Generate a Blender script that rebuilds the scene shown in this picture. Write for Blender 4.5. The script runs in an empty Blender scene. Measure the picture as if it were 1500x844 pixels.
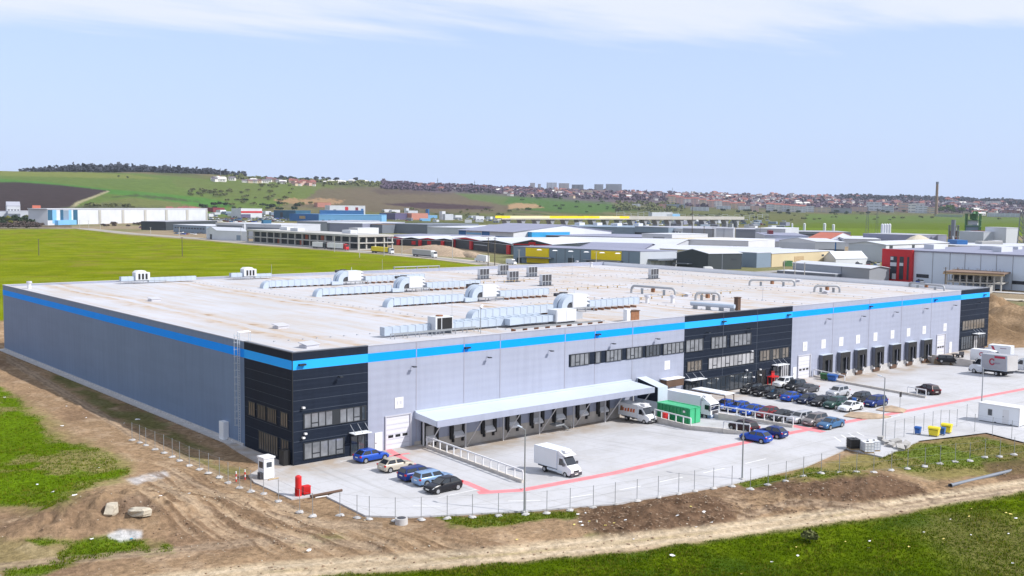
import bpy, math, random
import numpy as np
from mathutils import Vector, Matrix
R = math.radians
rnd = random.Random(7)
S = bpy.context.scene
COL = S.collection

# ------------------------------------------------------------------ camera
CP = np.array([-56.6, -104.207, 29.769]); YAW, PIT, ROL, FPX = 0.706952, -0.0793812, 0.0106222, 1519.64
_fw = np.array([math.cos(PIT)*math.sin(YAW), math.cos(PIT)*math.cos(YAW), math.sin(PIT)])
_r0 = np.array([math.cos(YAW), -math.sin(YAW), 0.0]); _u0 = np.cross(_r0, _fw)
_rt = _r0*math.cos(ROL)+_u0*math.sin(ROL); _up = -_r0*math.sin(ROL)+_u0*math.cos(ROL)
cam = bpy.data.cameras.new('camera'); cam.sensor_width = 36; cam.lens = FPX*36/1500
cam.clip_start = 1; cam.clip_end = 60000
cob = bpy.data.objects.new('camera', cam); COL.objects.link(cob)
M4 = Matrix.Identity(4)
for i in range(3):
    M4[i][0] = _rt[i]; M4[i][1] = _up[i]; M4[i][2] = -_fw[i]; M4[i][3] = CP[i]
cob.matrix_world = M4
S.camera = cob

# ------------------------------------------------------------------ world, sun, exposure
SUN = Vector((0.38, -0.62, 0.69)).normalized()
S.view_settings.view_transform = 'Standard'; S.view_settings.look = 'None'
S.view_settings.exposure = 0.32; S.view_settings.gamma = 1; S.view_settings.use_curve_mapping = False
W = bpy.data.worlds.new('World'); S.world = W; W.use_nodes = True
nt = W.node_tree; N = nt.nodes; L = nt.links; N.clear()
sky = N.new('ShaderNodeTexSky'); sky.sky_type = 'NISHITA'; sky.sun_disc = False
sky.sun_elevation = math.asin(SUN.z); sky.sun_rotation = math.atan2(SUN.x, SUN.y)
sky.altitude = 100; sky.air_density = 1.0; sky.dust_density = 1.2; sky.ozone_density = 1.5
tc = N.new('ShaderNodeTexCoord'); sx = N.new('ShaderNodeSeparateXYZ'); L.new(tc.outputs['Generated'], sx.inputs[0])
zc = N.new('ShaderNodeMath'); zc.operation = 'MAXIMUM'; L.new(sx.outputs['Z'], zc.inputs[0]); zc.inputs[1].default_value = 0.02
dv = N.new('ShaderNodeVectorMath'); dv.operation = 'DIVIDE'
cz = N.new('ShaderNodeCombineXYZ')
for k in range(3): L.new(zc.outputs[0], cz.inputs[k])
L.new(tc.outputs['Generated'], dv.inputs[0]); L.new(cz.outputs[0], dv.inputs[1])
mp = N.new('ShaderNodeMapping'); mp.inputs['Rotation'].default_value = (0, 0, YAW); mp.inputs['Scale'].default_value = (.35, 1.0, 0)
mp.inputs['Location'].default_value = (3.3, 1.35, 0)
L.new(dv.outputs[0], mp.inputs[0])
cn = N.new('ShaderNodeTexNoise'); cn.inputs['Scale'].default_value = 1.1; cn.inputs['Detail'].default_value = 9; cn.inputs['Roughness'].default_value = .55
L.new(mp.outputs[0], cn.inputs['Vector'])
# cloud deck: densest high up, fading towards the horizon
el = N.new('ShaderNodeMapRange'); el.inputs[1].default_value = .125; el.inputs[2].default_value = .165; el.inputs[3].default_value = -.34; el.inputs[4].default_value = .17
L.new(sx.outputs['Z'], el.inputs[0])
ad = N.new('ShaderNodeMath'); ad.operation = 'ADD'; L.new(cn.outputs['Fac'], ad.inputs[0]); L.new(el.outputs[0], ad.inputs[1])
cr = N.new('ShaderNodeMapRange'); cr.interpolation_type = 'SMOOTHSTEP'; cr.inputs[1].default_value = .42; cr.inputs[2].default_value = .74; cr.inputs[3].default_value = 0; cr.inputs[4].default_value = .85
L.new(ad.outputs[0], cr.inputs[0])
hz = N.new('ShaderNodeMapRange'); hz.inputs[1].default_value = 0; hz.inputs[2].default_value = .5; hz.inputs[3].default_value = .90; hz.inputs[4].default_value = .25
L.new(sx.outputs['Z'], hz.inputs[0])
SKYK = 0.145
mh = N.new('ShaderNodeMix'); mh.data_type = 'RGBA'; L.new(hz.outputs[0], mh.inputs[0]); L.new(sky.outputs[0], mh.inputs[6]); mh.inputs[7].default_value = (3.25, 4.05, 5.9, 1)
mx = N.new('ShaderNodeMix'); mx.data_type = 'RGBA'; L.new(cr.outputs[0], mx.inputs[0]); L.new(mh.outputs[2], mx.inputs[6]); mx.inputs[7].default_value = (4.85, 5.1, 5.6, 1)
bg = N.new('ShaderNodeBackground'); bg.inputs['Strength'].default_value = SKYK
L.new(mx.outputs[2], bg.inputs['Color'])
wo = N.new('ShaderNodeOutputWorld'); L.new(bg.outputs[0], wo.inputs[0])
sl = bpy.data.lights.new('sun', 'SUN'); sl.energy = 4.2; sl.angle = R(.5); sl.color = (1, .965, .91)
so = bpy.data.objects.new('sun', sl); COL.objects.link(so); so.rotation_euler = SUN.to_track_quat('Z', 'Y').to_euler(); so.location = (0, 0, 300)

# ------------------------------------------------------------------ pixel <-> world (survey of the photograph)
def ray(u, v):
    d = _fw+_rt*(u-750)/FPX-_up*(v-422)/FPX
    return d
def at(u, v, z=0.0):
    d = ray(u, v); t = (z-CP[2])/d[2]; p = CP+d*t
    return Vector((p[0], p[1], z))
def wall(u, v, y=0.0):
    d = ray(u, v); t = (y-CP[1])/d[1]; p = CP+d*t
    return p[0], p[2]
def wallx(u, v, x=0.0):
    d = ray(u, v); t = (x-CP[0])/d[0]; p = CP+d*t
    return p[1], p[2]
def height(u, v, vt, z=0.0):
    b = at(u, v, z); d = ray(u, vt); t = math.hypot(b.x-CP[0], b.y-CP[1])/math.hypot(d[0], d[1])
    return CP[2]+d[2]*t-z
def proj_np(X, Y, Z):
    dx, dy, dz = X-CP[0], Y-CP[1], Z-CP[2]
    z = dx*_fw[0]+dy*_fw[1]+dz*_fw[2]; z = np.where(z < 1, 1, z)
    a = dx*_rt[0]+dy*_rt[1]+dz*_rt[2]; b = dx*_up[0]+dy*_up[1]+dz*_up[2]
    return 750+FPX*a/z, 422-FPX*b/z

# ------------------------------------------------------------------ numpy noise
_rs = np.random.RandomState(3); _G = _rs.rand(256, 256)
def vnoise(x, y):
    xi = np.floor(x).astype(int); yi = np.floor(y).astype(int); fx = x-xi; fy = y-yi
    fx = fx*fx*(3-2*fx); fy = fy*fy*(3-2*fy)
    a = _G[xi & 255, yi & 255]; b = _G[(xi+1) & 255, yi & 255]; c = _G[xi & 255, (yi+1) & 255]; d = _G[(xi+1) & 255, (yi+1) & 255]
    return (a*(1-fx)+b*fx)*(1-fy)+(c*(1-fx)+d*fx)*fy
def fbm(x, y, o=4):
    s = 0; a = .5; t = 0
    for k in range(o):
        s = s+a*vnoise(x*2**k+17*k, y*2**k+31*k); t += a; a *= .5
    return s/t
def inpoly(px, py, poly):
    ins = np.zeros(px.shape, bool); n = len(poly)
    for i in range(n):
        x0, y0 = poly[i]; x1, y1 = poly[(i+1) % n]
        if y0 == y1: continue
        c = ((y0 > py) != (y1 > py)) & (px < (x1-x0)*(py-y0)/(y1-y0)+x0); ins ^= c
    return ins
def sdpoly(px, py, poly):
    d = np.full(px.shape, 1e9); n = len(poly)
    for i in range(n):
        x0, y0 = poly[i]; x1, y1 = poly[(i+1) % n]; ex, ey = x1-x0, y1-y0; l2 = ex*ex+ey*ey+1e-9
        t = np.clip(((px-x0)*ex+(py-y0)*ey)/l2, 0, 1); d = np.minimum(d, np.hypot(px-x0-t*ex, py-y0-t*ey))
    return np.where(inpoly(px, py, poly), d, -d)
def sstep(a, b, x):
    t = np.clip((x-a)/(b-a), 0, 1); return t*t*(3-2*t)

# ------------------------------------------------------------------ materials
MATS = {}
def mat(name, col, rough=.7, metal=0.0, var=.10, scale=.4, bump=0.0, bscale=6.0, spec=.5, emit=0, trans=0, rib=None, alpha=1, world=False):
    """rib=(axis, spacing, depth): profiled sheet lines as bump and a faint groove tone"""
    if name in MATS: return MATS[name]
    m = bpy.data.materials.new(name); m.use_nodes = True; t = m.node_tree; n = t.nodes; l = t.links
    b = n['Principled BSDF']; b.inputs['Roughness'].default_value = rough; b.inputs['Metallic'].default_value = metal
    b.inputs['Specular IOR Level'].default_value = spec
    co = n.new('ShaderNodeTexCoord'); src = co.outputs['Object']
    if world:
        g = n.new('ShaderNodeNewGeometry'); src = g.outputs['Position']
    if var > 0:
        no = n.new('ShaderNodeTexNoise'); no.inputs['Scale'].default_value = scale; no.inputs['Detail'].default_value = 6
        l.new(src, no.inputs['Vector'])
        mr = n.new('ShaderNodeMapRange'); mr.inputs[1].default_value = .25; mr.inputs[2].default_value = .75; mr.inputs[3].default_value = 1-var; mr.inputs[4].default_value = 1+var
        l.new(no.outputs['Fac'], mr.inputs[0])
        vm = n.new('ShaderNodeVectorMath'); vm.operation = 'SCALE'; vm.inputs[0].default_value = col[:3]; l.new(mr.outputs[0], vm.inputs['Scale'])
        l.new(vm.outputs[0], b.inputs['Base Color'])
    else:
        b.inputs['Base Color'].default_value = (*col[:3], 1)
    if bump > 0:
        nb = n.new('ShaderNodeTexNoise'); nb.inputs['Scale'].default_value = bscale; nb.inputs['Detail'].default_value = 8; l.new(src, nb.inputs['Vector'])
        bp = n.new('ShaderNodeBump'); bp.inputs['Strength'].default_value = bump; bp.inputs['Distance'].default_value = .1
        l.new(nb.outputs['Fac'], bp.inputs['Height']); l.new(bp.outputs[0], b.inputs['Normal'])
    if rib:
        ax, sp, dp = rib
        sp_ = n.new('ShaderNodeSeparateXYZ'); l.new(src, sp_.inputs[0])
        ma = n.new('ShaderNodeMath'); ma.operation = 'MULTIPLY'; ma.inputs[1].default_value = 2*math.pi/sp; l.new(sp_.outputs[ax], ma.inputs[0])
        si = n.new('ShaderNodeMath'); si.operation = 'SINE'; l.new(ma.outputs[0], si.inputs[0])
        bp = n.new('ShaderNodeBump'); bp.inputs['Strength'].default_value = dp; bp.inputs['Distance'].default_value = .05
        l.new(si.outputs[0], bp.inputs['Height']); l.new(bp.outputs[0], b.inputs['Normal'])
    if emit:
        b.inputs['Emission Color'].default_value = (*col[:3], 1); b.inputs['Emission Strength'].default_value = emit
    if alpha < 1: b.inputs['Alpha'].default_value = alpha
    MATS[name] = m
    return m

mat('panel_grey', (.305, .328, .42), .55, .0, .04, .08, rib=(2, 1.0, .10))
mat('panel_dark', (.013, .019, .034), .6, .0, .08, .1, spec=.12, rib=(2, .5, .08))
mat('panel_seam', (.055, .07, .10), .5, .0, .05)
mat('joint', (.30, .30, .36), .6, var=.05)
mat('blue_stripe', (.0, .29, .98), .6, 0, .03, spec=.15)
mat('blue_light', (.022, .38, .98), .6, 0, .03, spec=.15)
mat('coping', (.12, .13, .16), .4, .3, .05)
mat('coping_grey', (.52, .52, .57), .45, .2, .05)
mat('glass', (.035, .045, .06), .06, .0, .25, .35, spec=.9)
mat('glass_warm', (.14, .12, .10), .12, .0, .35, .6, spec=.8)
mat('glass_mid', (.17, .18, .20), .10, .0, .4, .8, spec=.8)
mat('frame_dark', (.02, .024, .03), .5, var=.05)
mat('door_white', (.60, .60, .66), .5, var=.03, rib=(2, .6, .15))
mat('white_paint', (.78, .79, .82), .45, var=.05)
mat('white_sheet', (.74, .76, .80), .5, var=.05, scale=.2)
mat('white_plain', (.66, .66, .68), .6, var=.03)
mat('rubber', (.016, .016, .018), .8, var=.15)
mat('black', (.012, .012, .014), .5, var=.1)
mat('steel', (.42, .44, .48), .45, .4, .08)
mat('galv', (.56, .62, .70), .42, .35, .08, .6)
mat('duct', (.46, .53, .63), .45, .2, .06, .6)
mat('duct_seam', (.40, .45, .52), .5, .3, .06)
mat('ahu_white', (.58, .60, .64), .45, var=.04)
mat('concrete_old', (.46, .42, .38), .85, var=.15, scale=1.2, bump=.3)
mat('concrete_new', (.45, .44, .44), .8, var=.10, scale=.8, bump=.15)
mat('canopy', (.55, .61, .70), .45, .2, .05, .2)
mat('canopy_under', (.30, .31, .34), .6, var=.06)
mat('post', (.55, .55, .57), .5, .2, .06)
mat('red', (.58, .018, .02), .4, var=.08)
mat('orange', (.55, .12, .03), .5, var=.1)
mat('yellow', (.74, .60, .02), .45, var=.08)
mat('green', (.015, .26, .10), .45, var=.10, scale=.7, rib=(1, .45, .25))
mat('green_light', (.05, .40, .19), .45, var=.08, scale=.7)
mat('bin_green', (.02, .10, .03), .45, var=.08)
mat('bin_blue', (.015, .10, .36), .45, var=.08)
mat('brown', (.10, .055, .035), .7, var=.2)
mat('rust', (.26, .12, .06), .85, var=.3, scale=2)
mat('timber', (.42, .31, .18), .85, var=.2, scale=2)
mat('chrome', (.5, .5, .52), .25, .8, .05)
mat('rim', (.45, .46, .48), .35, .6, .05)
mat('carglass', (.018, .022, .028), .06, 0, 0, spec=.9)
mat('lamp_red', (.42, .012, .012), .25, 0, 0)
mat('lamp_clear', (.75, .77, .80), .12, 0, 0)
mat('plate', (.72, .72, .68), .5, 0, 0)
mat('stone', (.46, .41, .33), .9, var=.2, scale=1.5, bump=.5)
mat('rubble', (.36, .35, .34), .9, var=.35, scale=1.2, bump=.6)
mat('wire', (.34, .36, .37), .5, .4, 0)
mat('pole', (.34, .36, .38), .45, .5, .08)
mat('pipe_grey', (.17, .19, .23), .5, .2, .1)
mat('wood_pole', (.11, .09, .07), .9, var=.2)
mat('pink_line', (.66, .20, .22), .8, var=.18, scale=.9, world=True)
mat('white_line', (.66, .66, .66), .8, var=.15, scale=.9, world=True)
mat('grime', (.42, .39, .37), .9, var=.15, world=True)

# ------------------------------------------------------------------ mesh builder and scene helpers
class MB:
    def __init__(s): s.v = []; s.f = []; s.m = []; s.M = Matrix.Identity(4)
    def pts(s, ps):
        b = len(s.v)
        for p in ps:
            q = s.M @ Vector(p); s.v.append((q.x, q.y, q.z))
        return b
    def face(s, ids, m=0): s.f.append(tuple(ids)); s.m.append(m)
    def poly(s, ps, m=0):
        b = s.pts(ps); s.face(range(b, b+len(ps)), m)
    def box(s, x0, x1, y0, y1, z0, z1, m=0, top=None):
        b = s.pts([(x0, y0, z0), (x1, y0, z0), (x1, y1, z0), (x0, y1, z0), (x0, y0, z1), (x1, y0, z1), (x1, y1, z1), (x0, y1, z1)])
        for q in ((0, 3, 2, 1), (0, 1, 5, 4), (1, 2, 6, 5), (2, 3, 7, 6), (3, 0, 4, 7)): s.face([b+i for i in q], m)
        s.face([b+i for i in (4, 5, 6, 7)], m if top is None else top)
    def prism(s, ps, vec, m=0, cap=None):
        """closed outline ps swept along vec"""
        n = len(ps); b = s.pts(ps); vec = Vector(vec); c = s.pts([Vector(p)+vec for p in ps])
        for i in range(n):
            j = (i+1) % n; s.face((b+i, b+j, c+j, c+i), m)
        k = m if cap is None else cap
        s.face([b+i for i in reversed(range(n))], k); s.face([c+i for i in range(n)], k)
    def tube(s, p, q, r0, r1=None, seg=8, m=0, caps=True):
        p = Vector(p); q = Vector(q); r1 = r0 if r1 is None else r1
        d = (q-p).normalized(); a = d.orthogonal().normalized(); c = d.cross(a)
        A = s.pts([p+(a*math.cos(2*math.pi*i/seg)+c*math.sin(2*math.pi*i/seg))*r0 for i in range(seg)])
        B = s.pts([q+(a*math.cos(2*math.pi*i/seg)+c*math.sin(2*math.pi*i/seg))*r1 for i in range(seg)])
        for i in range(seg):
            j = (i+1) % seg; s.face((A+i, A+j, B+j, B+i), m)
        if caps:
            s.face([A+i for i in reversed(range(seg))], m); s.face([B+i for i in range(seg)], m)
    def loft(s, rings, m=0, caps=True, closed=True):
        n = len(rings[0]); bs = [s.pts(r) for r in rings]
        for a, b in zip(bs[:-1], bs[1:]):
            for i in range(n if closed else n-1):
                j = (i+1) % n; s.face((a+i, a+j, b+j, b+i), m)
        if caps and closed:
            s.face([bs[0]+i for i in reversed(range(n))], m); s.face([bs[-1]+i for i in range(n)], m)
    def lump(s, c, r, m=0, seed=0, flat=.6, seg=7, rings=4):
        g = random.Random(seed); c = Vector(c); rr = []
        for k in range(rings+1):
            t = math.pi*k/rings; ring = []
            for i in range(seg):
                q = r*(.75+.5*g.random()); w = 2*math.pi*i/seg+k*.3
                ring.append(c+Vector((math.cos(w)*math.sin(t)*q, math.sin(w)*math.sin(t)*q, -math.cos(t)*q*flat)))
            if k in (0, rings): ring = [c+Vector((0, 0, -math.cos(t)*r*flat*.9))+ (p-c)*.02 for p in ring]
            rr.append(ring)
        s.loft(rr, m)
    def build(s, name, mats, parent=None, smooth=0, loc=None):
        me = bpy.data.meshes.new(name); me.from_pydata(s.v, [], s.f)
        if not isinstance(mats, (list, tuple)): mats = [mats]
        for k in mats: me.materials.append(MATS[k] if isinstance(k, str) else k)
        if len(mats) > 1: me.polygons.foreach_set('material_index', s.m)
        me.update()
        if smooth:
            me.polygons.foreach_set('use_smooth', [True]*len(me.polygons)); me.set_sharp_from_angle(angle=R(smooth))
        o = bpy.data.objects.new(name, me); COL.objects.link(o)
        if parent is not None: o.parent = parent
        if loc is not None: o.location = loc
        return o
def boxes(name, mt, par, *bs):
    for b_ in bs: m = MB(); m.box(*b_); m.build(name, mt, par)
def thing(name, label, cat, loc=(0, 0, 0), rz=0, group=None, sc=1):
    o = bpy.data.objects.new(name, None); COL.objects.link(o); o.location = loc; o.rotation_euler = (0, 0, rz)
    o.empty_display_size = .5
    if sc != 1: o.scale = (sc, sc, sc)
    return tag(o, label, cat, group)
def tag(o, label, cat, group=None, kind=None):
    if label: o['label'] = label
    if cat: o['category'] = cat
    if group: o['group'] = group
    if kind: o['kind'] = kind
    return o
def struct(o, kind='structure'):
    o['kind'] = kind; return o
def copy_tree(o, parent=None):
    c = o.copy(); COL.objects.link(c)
    if parent is not None: c.parent = parent
    for ch in list(o.children): copy_tree(ch, c)
    return c
def text_mesh(name, s, size, m, parent, mtx):
    cu = bpy.data.curves.new(name, 'FONT'); cu.body = s; cu.size = size; cu.align_x = 'CENTER'; cu.align_y = 'CENTER'; cu.resolution_u = 2; cu.extrude = .004
    tmp = bpy.data.objects.new(name, cu); me = bpy.data.meshes.new_from_object(tmp); bpy.data.objects.remove(tmp)
    me.materials.clear(); me.materials.append(MATS[m])
    o = bpy.data.objects.new(name, me); COL.objects.link(o); o.parent = parent; o.matrix_local = mtx
    return o

# ------------------------------------------------------------------ terrain: one sheet from the camera's feet to beyond the skyline
HU = [-900, -300, 0, 100, 200, 300, 400, 500, 600, 700, 800, 900, 1000, 1150, 1300, 1400, 1500, 1800, 2400]
HD0 = [1800, 1800, 1800, 1800, 1850, 2150, 2250, 2250, 2300, 2400, 2600, 2800, 3000, 3200, 3400, 3500, 3500, 3500, 3500]
HD1 = [3300, 3300, 3300, 3300, 3400, 3500, 3600, 3800, 4200, 4600, 5000, 5400, 5800, 6200, 6500, 6800, 7000, 7000, 7000]
HV = [256, 253, 249.5, 251, 252.5, 255.5, 260.5, 265.5, 270, 274, 277.5, 280.5, 283, 286, 289, 291.5, 295, 299, 303]
def hillparam(x, y):
    dx = x-CP[0]; dy = y-CP[1]; d = np.hypot(dx, dy); th = np.arctan2(dx, dy)-YAW
    th = (th+np.pi) % (2*np.pi)-np.pi; tc_ = np.clip(th, -.9, .9); u = 750+FPX*np.tan(tc_)
    d0 = np.interp(u, HU, HD0); d1 = np.interp(u, HU, HD1); vc = np.interp(u, HU, HV)
    vh = 422+FPX*math.tan(PIT)+math.sin(ROL)*(u-750)
    zc_ = CP[2]+d1*(vh-vc)/FPX*np.cos(tc_)
    return d, u, d0, d1, zc_, np.abs(th)
PX = lambda L_, z=0.0: [tuple(at(u, v, z)[:2]) for u, v in L_]
WH_L, WH_D, WH_H = 169.93, 118.15, 13.0
PAD_EDGE = [(303, 630), (345, 659), (386, 682), (364, 696), (372, 706), (427, 731), (498, 719), (478, 727), (535, 755), (600, 757), (770, 748), (900, 738), (1060, 711), (1180, 683), (1240, 657), (1292, 669), (1345, 646), (1398, 622), (1445, 634), (1500, 648)]
PADW = PX(PAD_EDGE)
PAD_POLY = PADW+[(96, -52), (300, -60), (300, -8), (176, -1), (172, 0.5), (-1.0, 0.5)]
SITE = PADW+[(96, -52), (300, -60), (300, -8), (176, -1), (172, 121), (-2, 121)]
MOUNDS = [(170, 762, 5.5, 1.3), (110, 770, 4.5, .8), (235, 748, 5, .8), (300, 752, 4, .5), (60, 775, 4, .7), (150, 735, 4, .6), (1230, 716, 5, .9), (1180, 722, 4, .6), (1290, 712, 4, .5), (1000, 742, 6, .5), (920, 752, 5, .5), (960, 730, 4, .4), (1498, 681, 3, .8)]
MW = [(*at(u, v)[:2], r, h) for u, v, r, h in MOUNDS]
# heaps of dug earth beyond the far end of the warehouse
FAR_M = [(182, 8, 9, 5.0), (195, 20, 12, 6), (186, 30, 9, 4.5), (205, 8, 12, 6), (200, 42, 14, 6), (222, 24, 16, 6), (215, -8, 10, 4), (228, 50, 18, 6), (240, 5, 16, 6)]
ROADS = PX([(0, 333), (120, 334.5), (190, 342), (300, 350), (380, 357.5), (480, 364.5), (575, 372), (650, 379), (720, 387), (760, 389)])
def Tz(x, y, bumps=True):
    d, u, d0, d1, zc_, th = hillparam(x, y)
    t = (d-d0)/(d1-d0); tt = np.clip(t, 0, 1)
    z = zc_*(.75*tt+.25*tt*tt*(3-2*tt))*np.where(t > 1, np.clip(1-(t-1)*.25, 0, 1), 1)
    z = z*(1-sstep(.75, 1.4, th))
    z = z+np.where(t > .02, (fbm(x/420, y/420, 4)-.5)*16*np.clip(t*3, 0, 1)*np.clip((1.25-t)*4, .15, 1), 0)
    near = sstep(420, 250, d)
    z = z-.16
    if bumps:
        b = (fbm(x/5.0, y/5.0, 5)-.5)*.9+(fbm(x/1.1+9, y/1.1, 3)-.5)*.22
        sd = sdpoly(x, y, SITE)
        z = z+b*near*sstep(-.5, -5.0, sd)
        for mx_, my_, r, h in MW:
            q = np.exp(-((x-mx_)**2+(y-my_)**2)/(r*r)); z = z+h*q*(.55+.9*fbm(x/1.6, y/1.6, 4))*sstep(-1.0, -4, sd)
        for mx_, my_, r, h in FAR_M:
            q = np.exp(-((x-mx_)**2+(y-my_)**2)/(r*r)); z = np.maximum(z, -.2+h*q*(.5+1.0*fbm(x/6, y/6, 4)))
    return z
def T1(x, y):
    return float(Tz(np.array([x]), np.array([y]))[0])
def onT(u, v, dmax=9000):
    """where the line of sight through a point of the photograph meets the land"""
    d = ray(u, v); d = d/math.hypot(d[0], d[1])
    t = np.concatenate([np.arange(40, 600, 2.0), np.arange(600, dmax, 12.0)])
    X = CP[0]+d[0]*t; Y = CP[1]+d[1]*t; Z = CP[2]+d[2]*t
    h = Tz(X, Y, False)-Z; k = np.argmax(h > 0)
    if h[k] <= 0: return None
    if k > 0: a = h[k-1]/(h[k-1]-h[k]); tt = t[k-1]+a*(t[k]-t[k-1])
    else: tt = t[k]
    x, y = CP[0]+d[0]*tt, CP[1]+d[1]*tt
    return Vector((x, y, T1(x, y)))

def build_terrain():
    az = np.concatenate([np.linspace(-180, -36, 60, endpoint=False), np.linspace(-36, 36, 1000), np.linspace(36, 180, 60)[1:]])
    hc = CP[2]+.16
    vv = np.arange(900, 30, -1.25); dd = FPX*hc/vv
    dd = dd[dd < 1400]
    dd = np.concatenate([[6, 15, 25, 35, 42], dd[dd > 45], np.geomspace(dd[-1]*1.004, 9000, 210)])
    A, D = np.meshgrid(np.radians(az)+YAW, dd)
    X = CP[0]+np.sin(A)*D; Y = CP[1]+np.cos(A)*D
    Z = Tz(X, Y)
    far = D > 9000; Z = np.where(far, np.minimum(Z, -20), Z)
    U, V = proj_np(X, Y, Z)
    infront = (np.abs(A-YAW) < R(40)) & (D > 60)
    # the earth is lower under the sloping dock yards
    dep = ((X > 17.6) & (X < 62.8) & (Y > -23.4) & (Y < 2)) | ((X > 98.3+(Y+2)*.32) & (X < 143.3) & (Y > -25.5) & (Y < 2))
    Z = np.where(dep, np.minimum(Z, -1.9), Z)
    # ---- soil, grass and field colours
    n1 = fbm(X/9, Y/9, 5); n2 = fbm(X/2.2+40, Y/2.2, 4); n3 = fbm(X/38+5, Y/38+80, 4); nfar = fbm(X/160+3, Y/160, 5)
    C = np.empty(X.shape+(3,)); G_ = np.zeros(X.shape)
    def mixc(c, w): C[...] = C*(1-w[..., None])+np.array(c)*w[..., None]
    C[...] = (.272, .186, .115)
    mixc((.195, .128, .083), sstep(.45, .72, n1)*.8); mixc((.39, .29, .20), sstep(.52, .75, n2)*.55)
    wob = (n1-.5)*30+(n2-.5)*30; npat = fbm(X/6.5+70, Y/6.5+11, 5)
    def region(poly, col, soft=3.0, w=1.0, grass=0.0, wobble=1.0):
        nonlocal G_
        us = np.array([p[0] for p in poly]); vs = np.array([p[1] for p in poly])
        k = (U > us.min()-40) & (U < us.max()+40) & (V > vs.min()-30) & (V < vs.max()+30) & infront
        if not k.any(): return
        sd = sdpoly(U[k], V[k], poly)+wob[k]*wobble
        a = np.zeros(U.shape); a[k] = sstep(-soft, soft, sd)*w
        if grass >= .6 and V[k].mean() > 500: a = a*(1-.75*sstep(.56, .66, npat))
        mixc(col, a); G_ = G_*(1-a)+grass*a
    # middle distance: trodden industrial ground, then rough meadow towards the hills
    mid = (D > 320)
    a = np.where(mid, 1.0, 0); mixc((.25, .20, .14), a); mixc((.15, .16, .07), a*sstep(.45, .62, nfar)*.8)
    hill = sstep(1500, 1800, D); mixc((.13, .14, .055), hill); mixc((.085, .10, .045), hill*sstep(.48, .62, nfar)*.8); mixc((.20, .16, .10), hill*sstep(.56, .70, fbm(X/90, Y/300, 4))*.6)
    farw = dict(wobble=.12)
    gcrop = (.155, .185, .007)
    field = [(-60, 336.5), (110, 335.5), (185, 344), (300, 352.5), (380, 360), (480, 367), (575, 374.5), (640, 381), (700, 389), (720, 392), (640, 412), (300, 440), (0, 470), (-60, 470)]
    region(field, gcrop, 1.0, 1, .35, .02)
    fa = (X-CP[0])*_rt[0]+(Y-CP[1])*_rt[1]; fb = (X-CP[0])*_fw[0]+(Y-CP[1])*_fw[1]
    fs = fbm(fa/75+3, fb/5.0, 4); fk = np.where(G_ > .3, 1.0, 0)*np.where(D > 230, 1, 0)
    mixc((.115, .150, .005), fk*sstep(.50, .66, fs)*.75); mixc((.165, .195, .02), fk*sstep(.46, .34, fs)*.6); mixc((.17, .15, .03), fk*sstep(.60, .72, fbm(fa/20, fb/12, 4))*.6)
    region([(-60, 318), (100, 322), (105, 334), (-60, 335)], (.11, .085, .065), 1.5, .8, **farw)
    region([(1160, 326.5), (1500, 326), (1560, 326), (1560, 346), (1165, 346), (1120, 340)], (.115, .165, .022), .8, 1, .3, .05)
    region([(1180, 314), (1500, 318), (1500, 327), (1170, 327)], (.11, .17, .035), 1.5, .9, .3, .15)
    region([(980, 318), (1180, 312), (1180, 330), (980, 330)], (.13, .14, .05), 2, .8, .3, .2)
    # the left hill: ploughed land, green corn, pasture
    region([(-80, 252), (200, 254), (300, 262), (420, 268), (470, 280), (420, 300), (330, 318), (-80, 318)], (.115, .17, .04), 1.0, 1, .2, .05)
    region([(-80, 249), (120, 252), (190, 256), (240, 262), (200, 262), (60, 259), (-80, 256)], (.19, .21, .055), 1.2, .8, .2, .1)
    region([(-80, 257), (60, 266), (160, 277), (230, 283), (300, 290), (345, 299), (330, 306), (280, 303), (220, 291), (150, 283), (60, 272), (-80, 268)], (.075, .19, .035), 1.0, .95, .2, .04)
    region([(-80, 267.5), (30, 267), (90, 271.5), (162, 279.5), (110, 300), (60, 318), (-80, 318)], (.052, .038, .038), .6, 1, 0, .03)
    region([(162, 280), (158, 279.6), (112, 296), (100, 305), (108, 305), (120, 297)], (.36, .33, .20), .6, 1, 0, .03)
    region([(150, 289), (200, 285), (250, 289), (300, 297), (250, 293), (200, 288)], (.07, .085, .04), 1, .9, 0, .1)
    region([(120, 300), (190, 290), (260, 296), (300, 305), (200, 315), (120, 312)], (.15, .16, .06), 1, .8, 0, .1)
    region([(250, 262), (480, 270), (520, 285), (470, 296), (330, 290), (260, 275)], (.125, .16, .045), 2, .85, 0, .3)
    # the brown middle slope
    region([(470, 276), (560, 274), (700, 282), (770, 296), (740, 312), (560, 312), (430, 302)], (.145, .115, .08), 1.5, .9, 0, .2)
    region([(540, 278), (640, 276), (660, 284), (560, 285)], (.10, .075, .065), 1, .8, 0, .2)
    region([(560, 299), (620, 296.5), (680, 300), (725, 303), (715, 307), (620, 306)], (.07, .045, .05), .8, 1, 0, .05)
    region([(655, 279), (720, 282), (800, 296), (740, 301), (690, 292)], (.105, .155, .05), 1.2, .9, 0, .1)
    region([(750, 283), (830, 285), (900, 293), (935, 308), (860, 313), (780, 308), (740, 296)], (.07, .145, .035), 1.5, .9, 0, .15)
    region([(745, 300), (760, 297.5), (785, 299), (797, 304), (745, 306)], (.38, .25, .14), .8, .95, 0, .1)
    region([(400, 292), (480, 291), (505, 294), (500, 299), (410, 298)], (.36, .23, .13), .8, .85, 0, .2)
    region([(895, 294), (920, 293), (922, 298), (900, 299)], (.30, .19, .12), .8, .7, 0, .2)
    region([(90, 303), (160, 297), (200, 304), (300, 304), (300, 312), (90, 312)], (.085, .085, .06), 1.5, .7, 0, .3)
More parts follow.
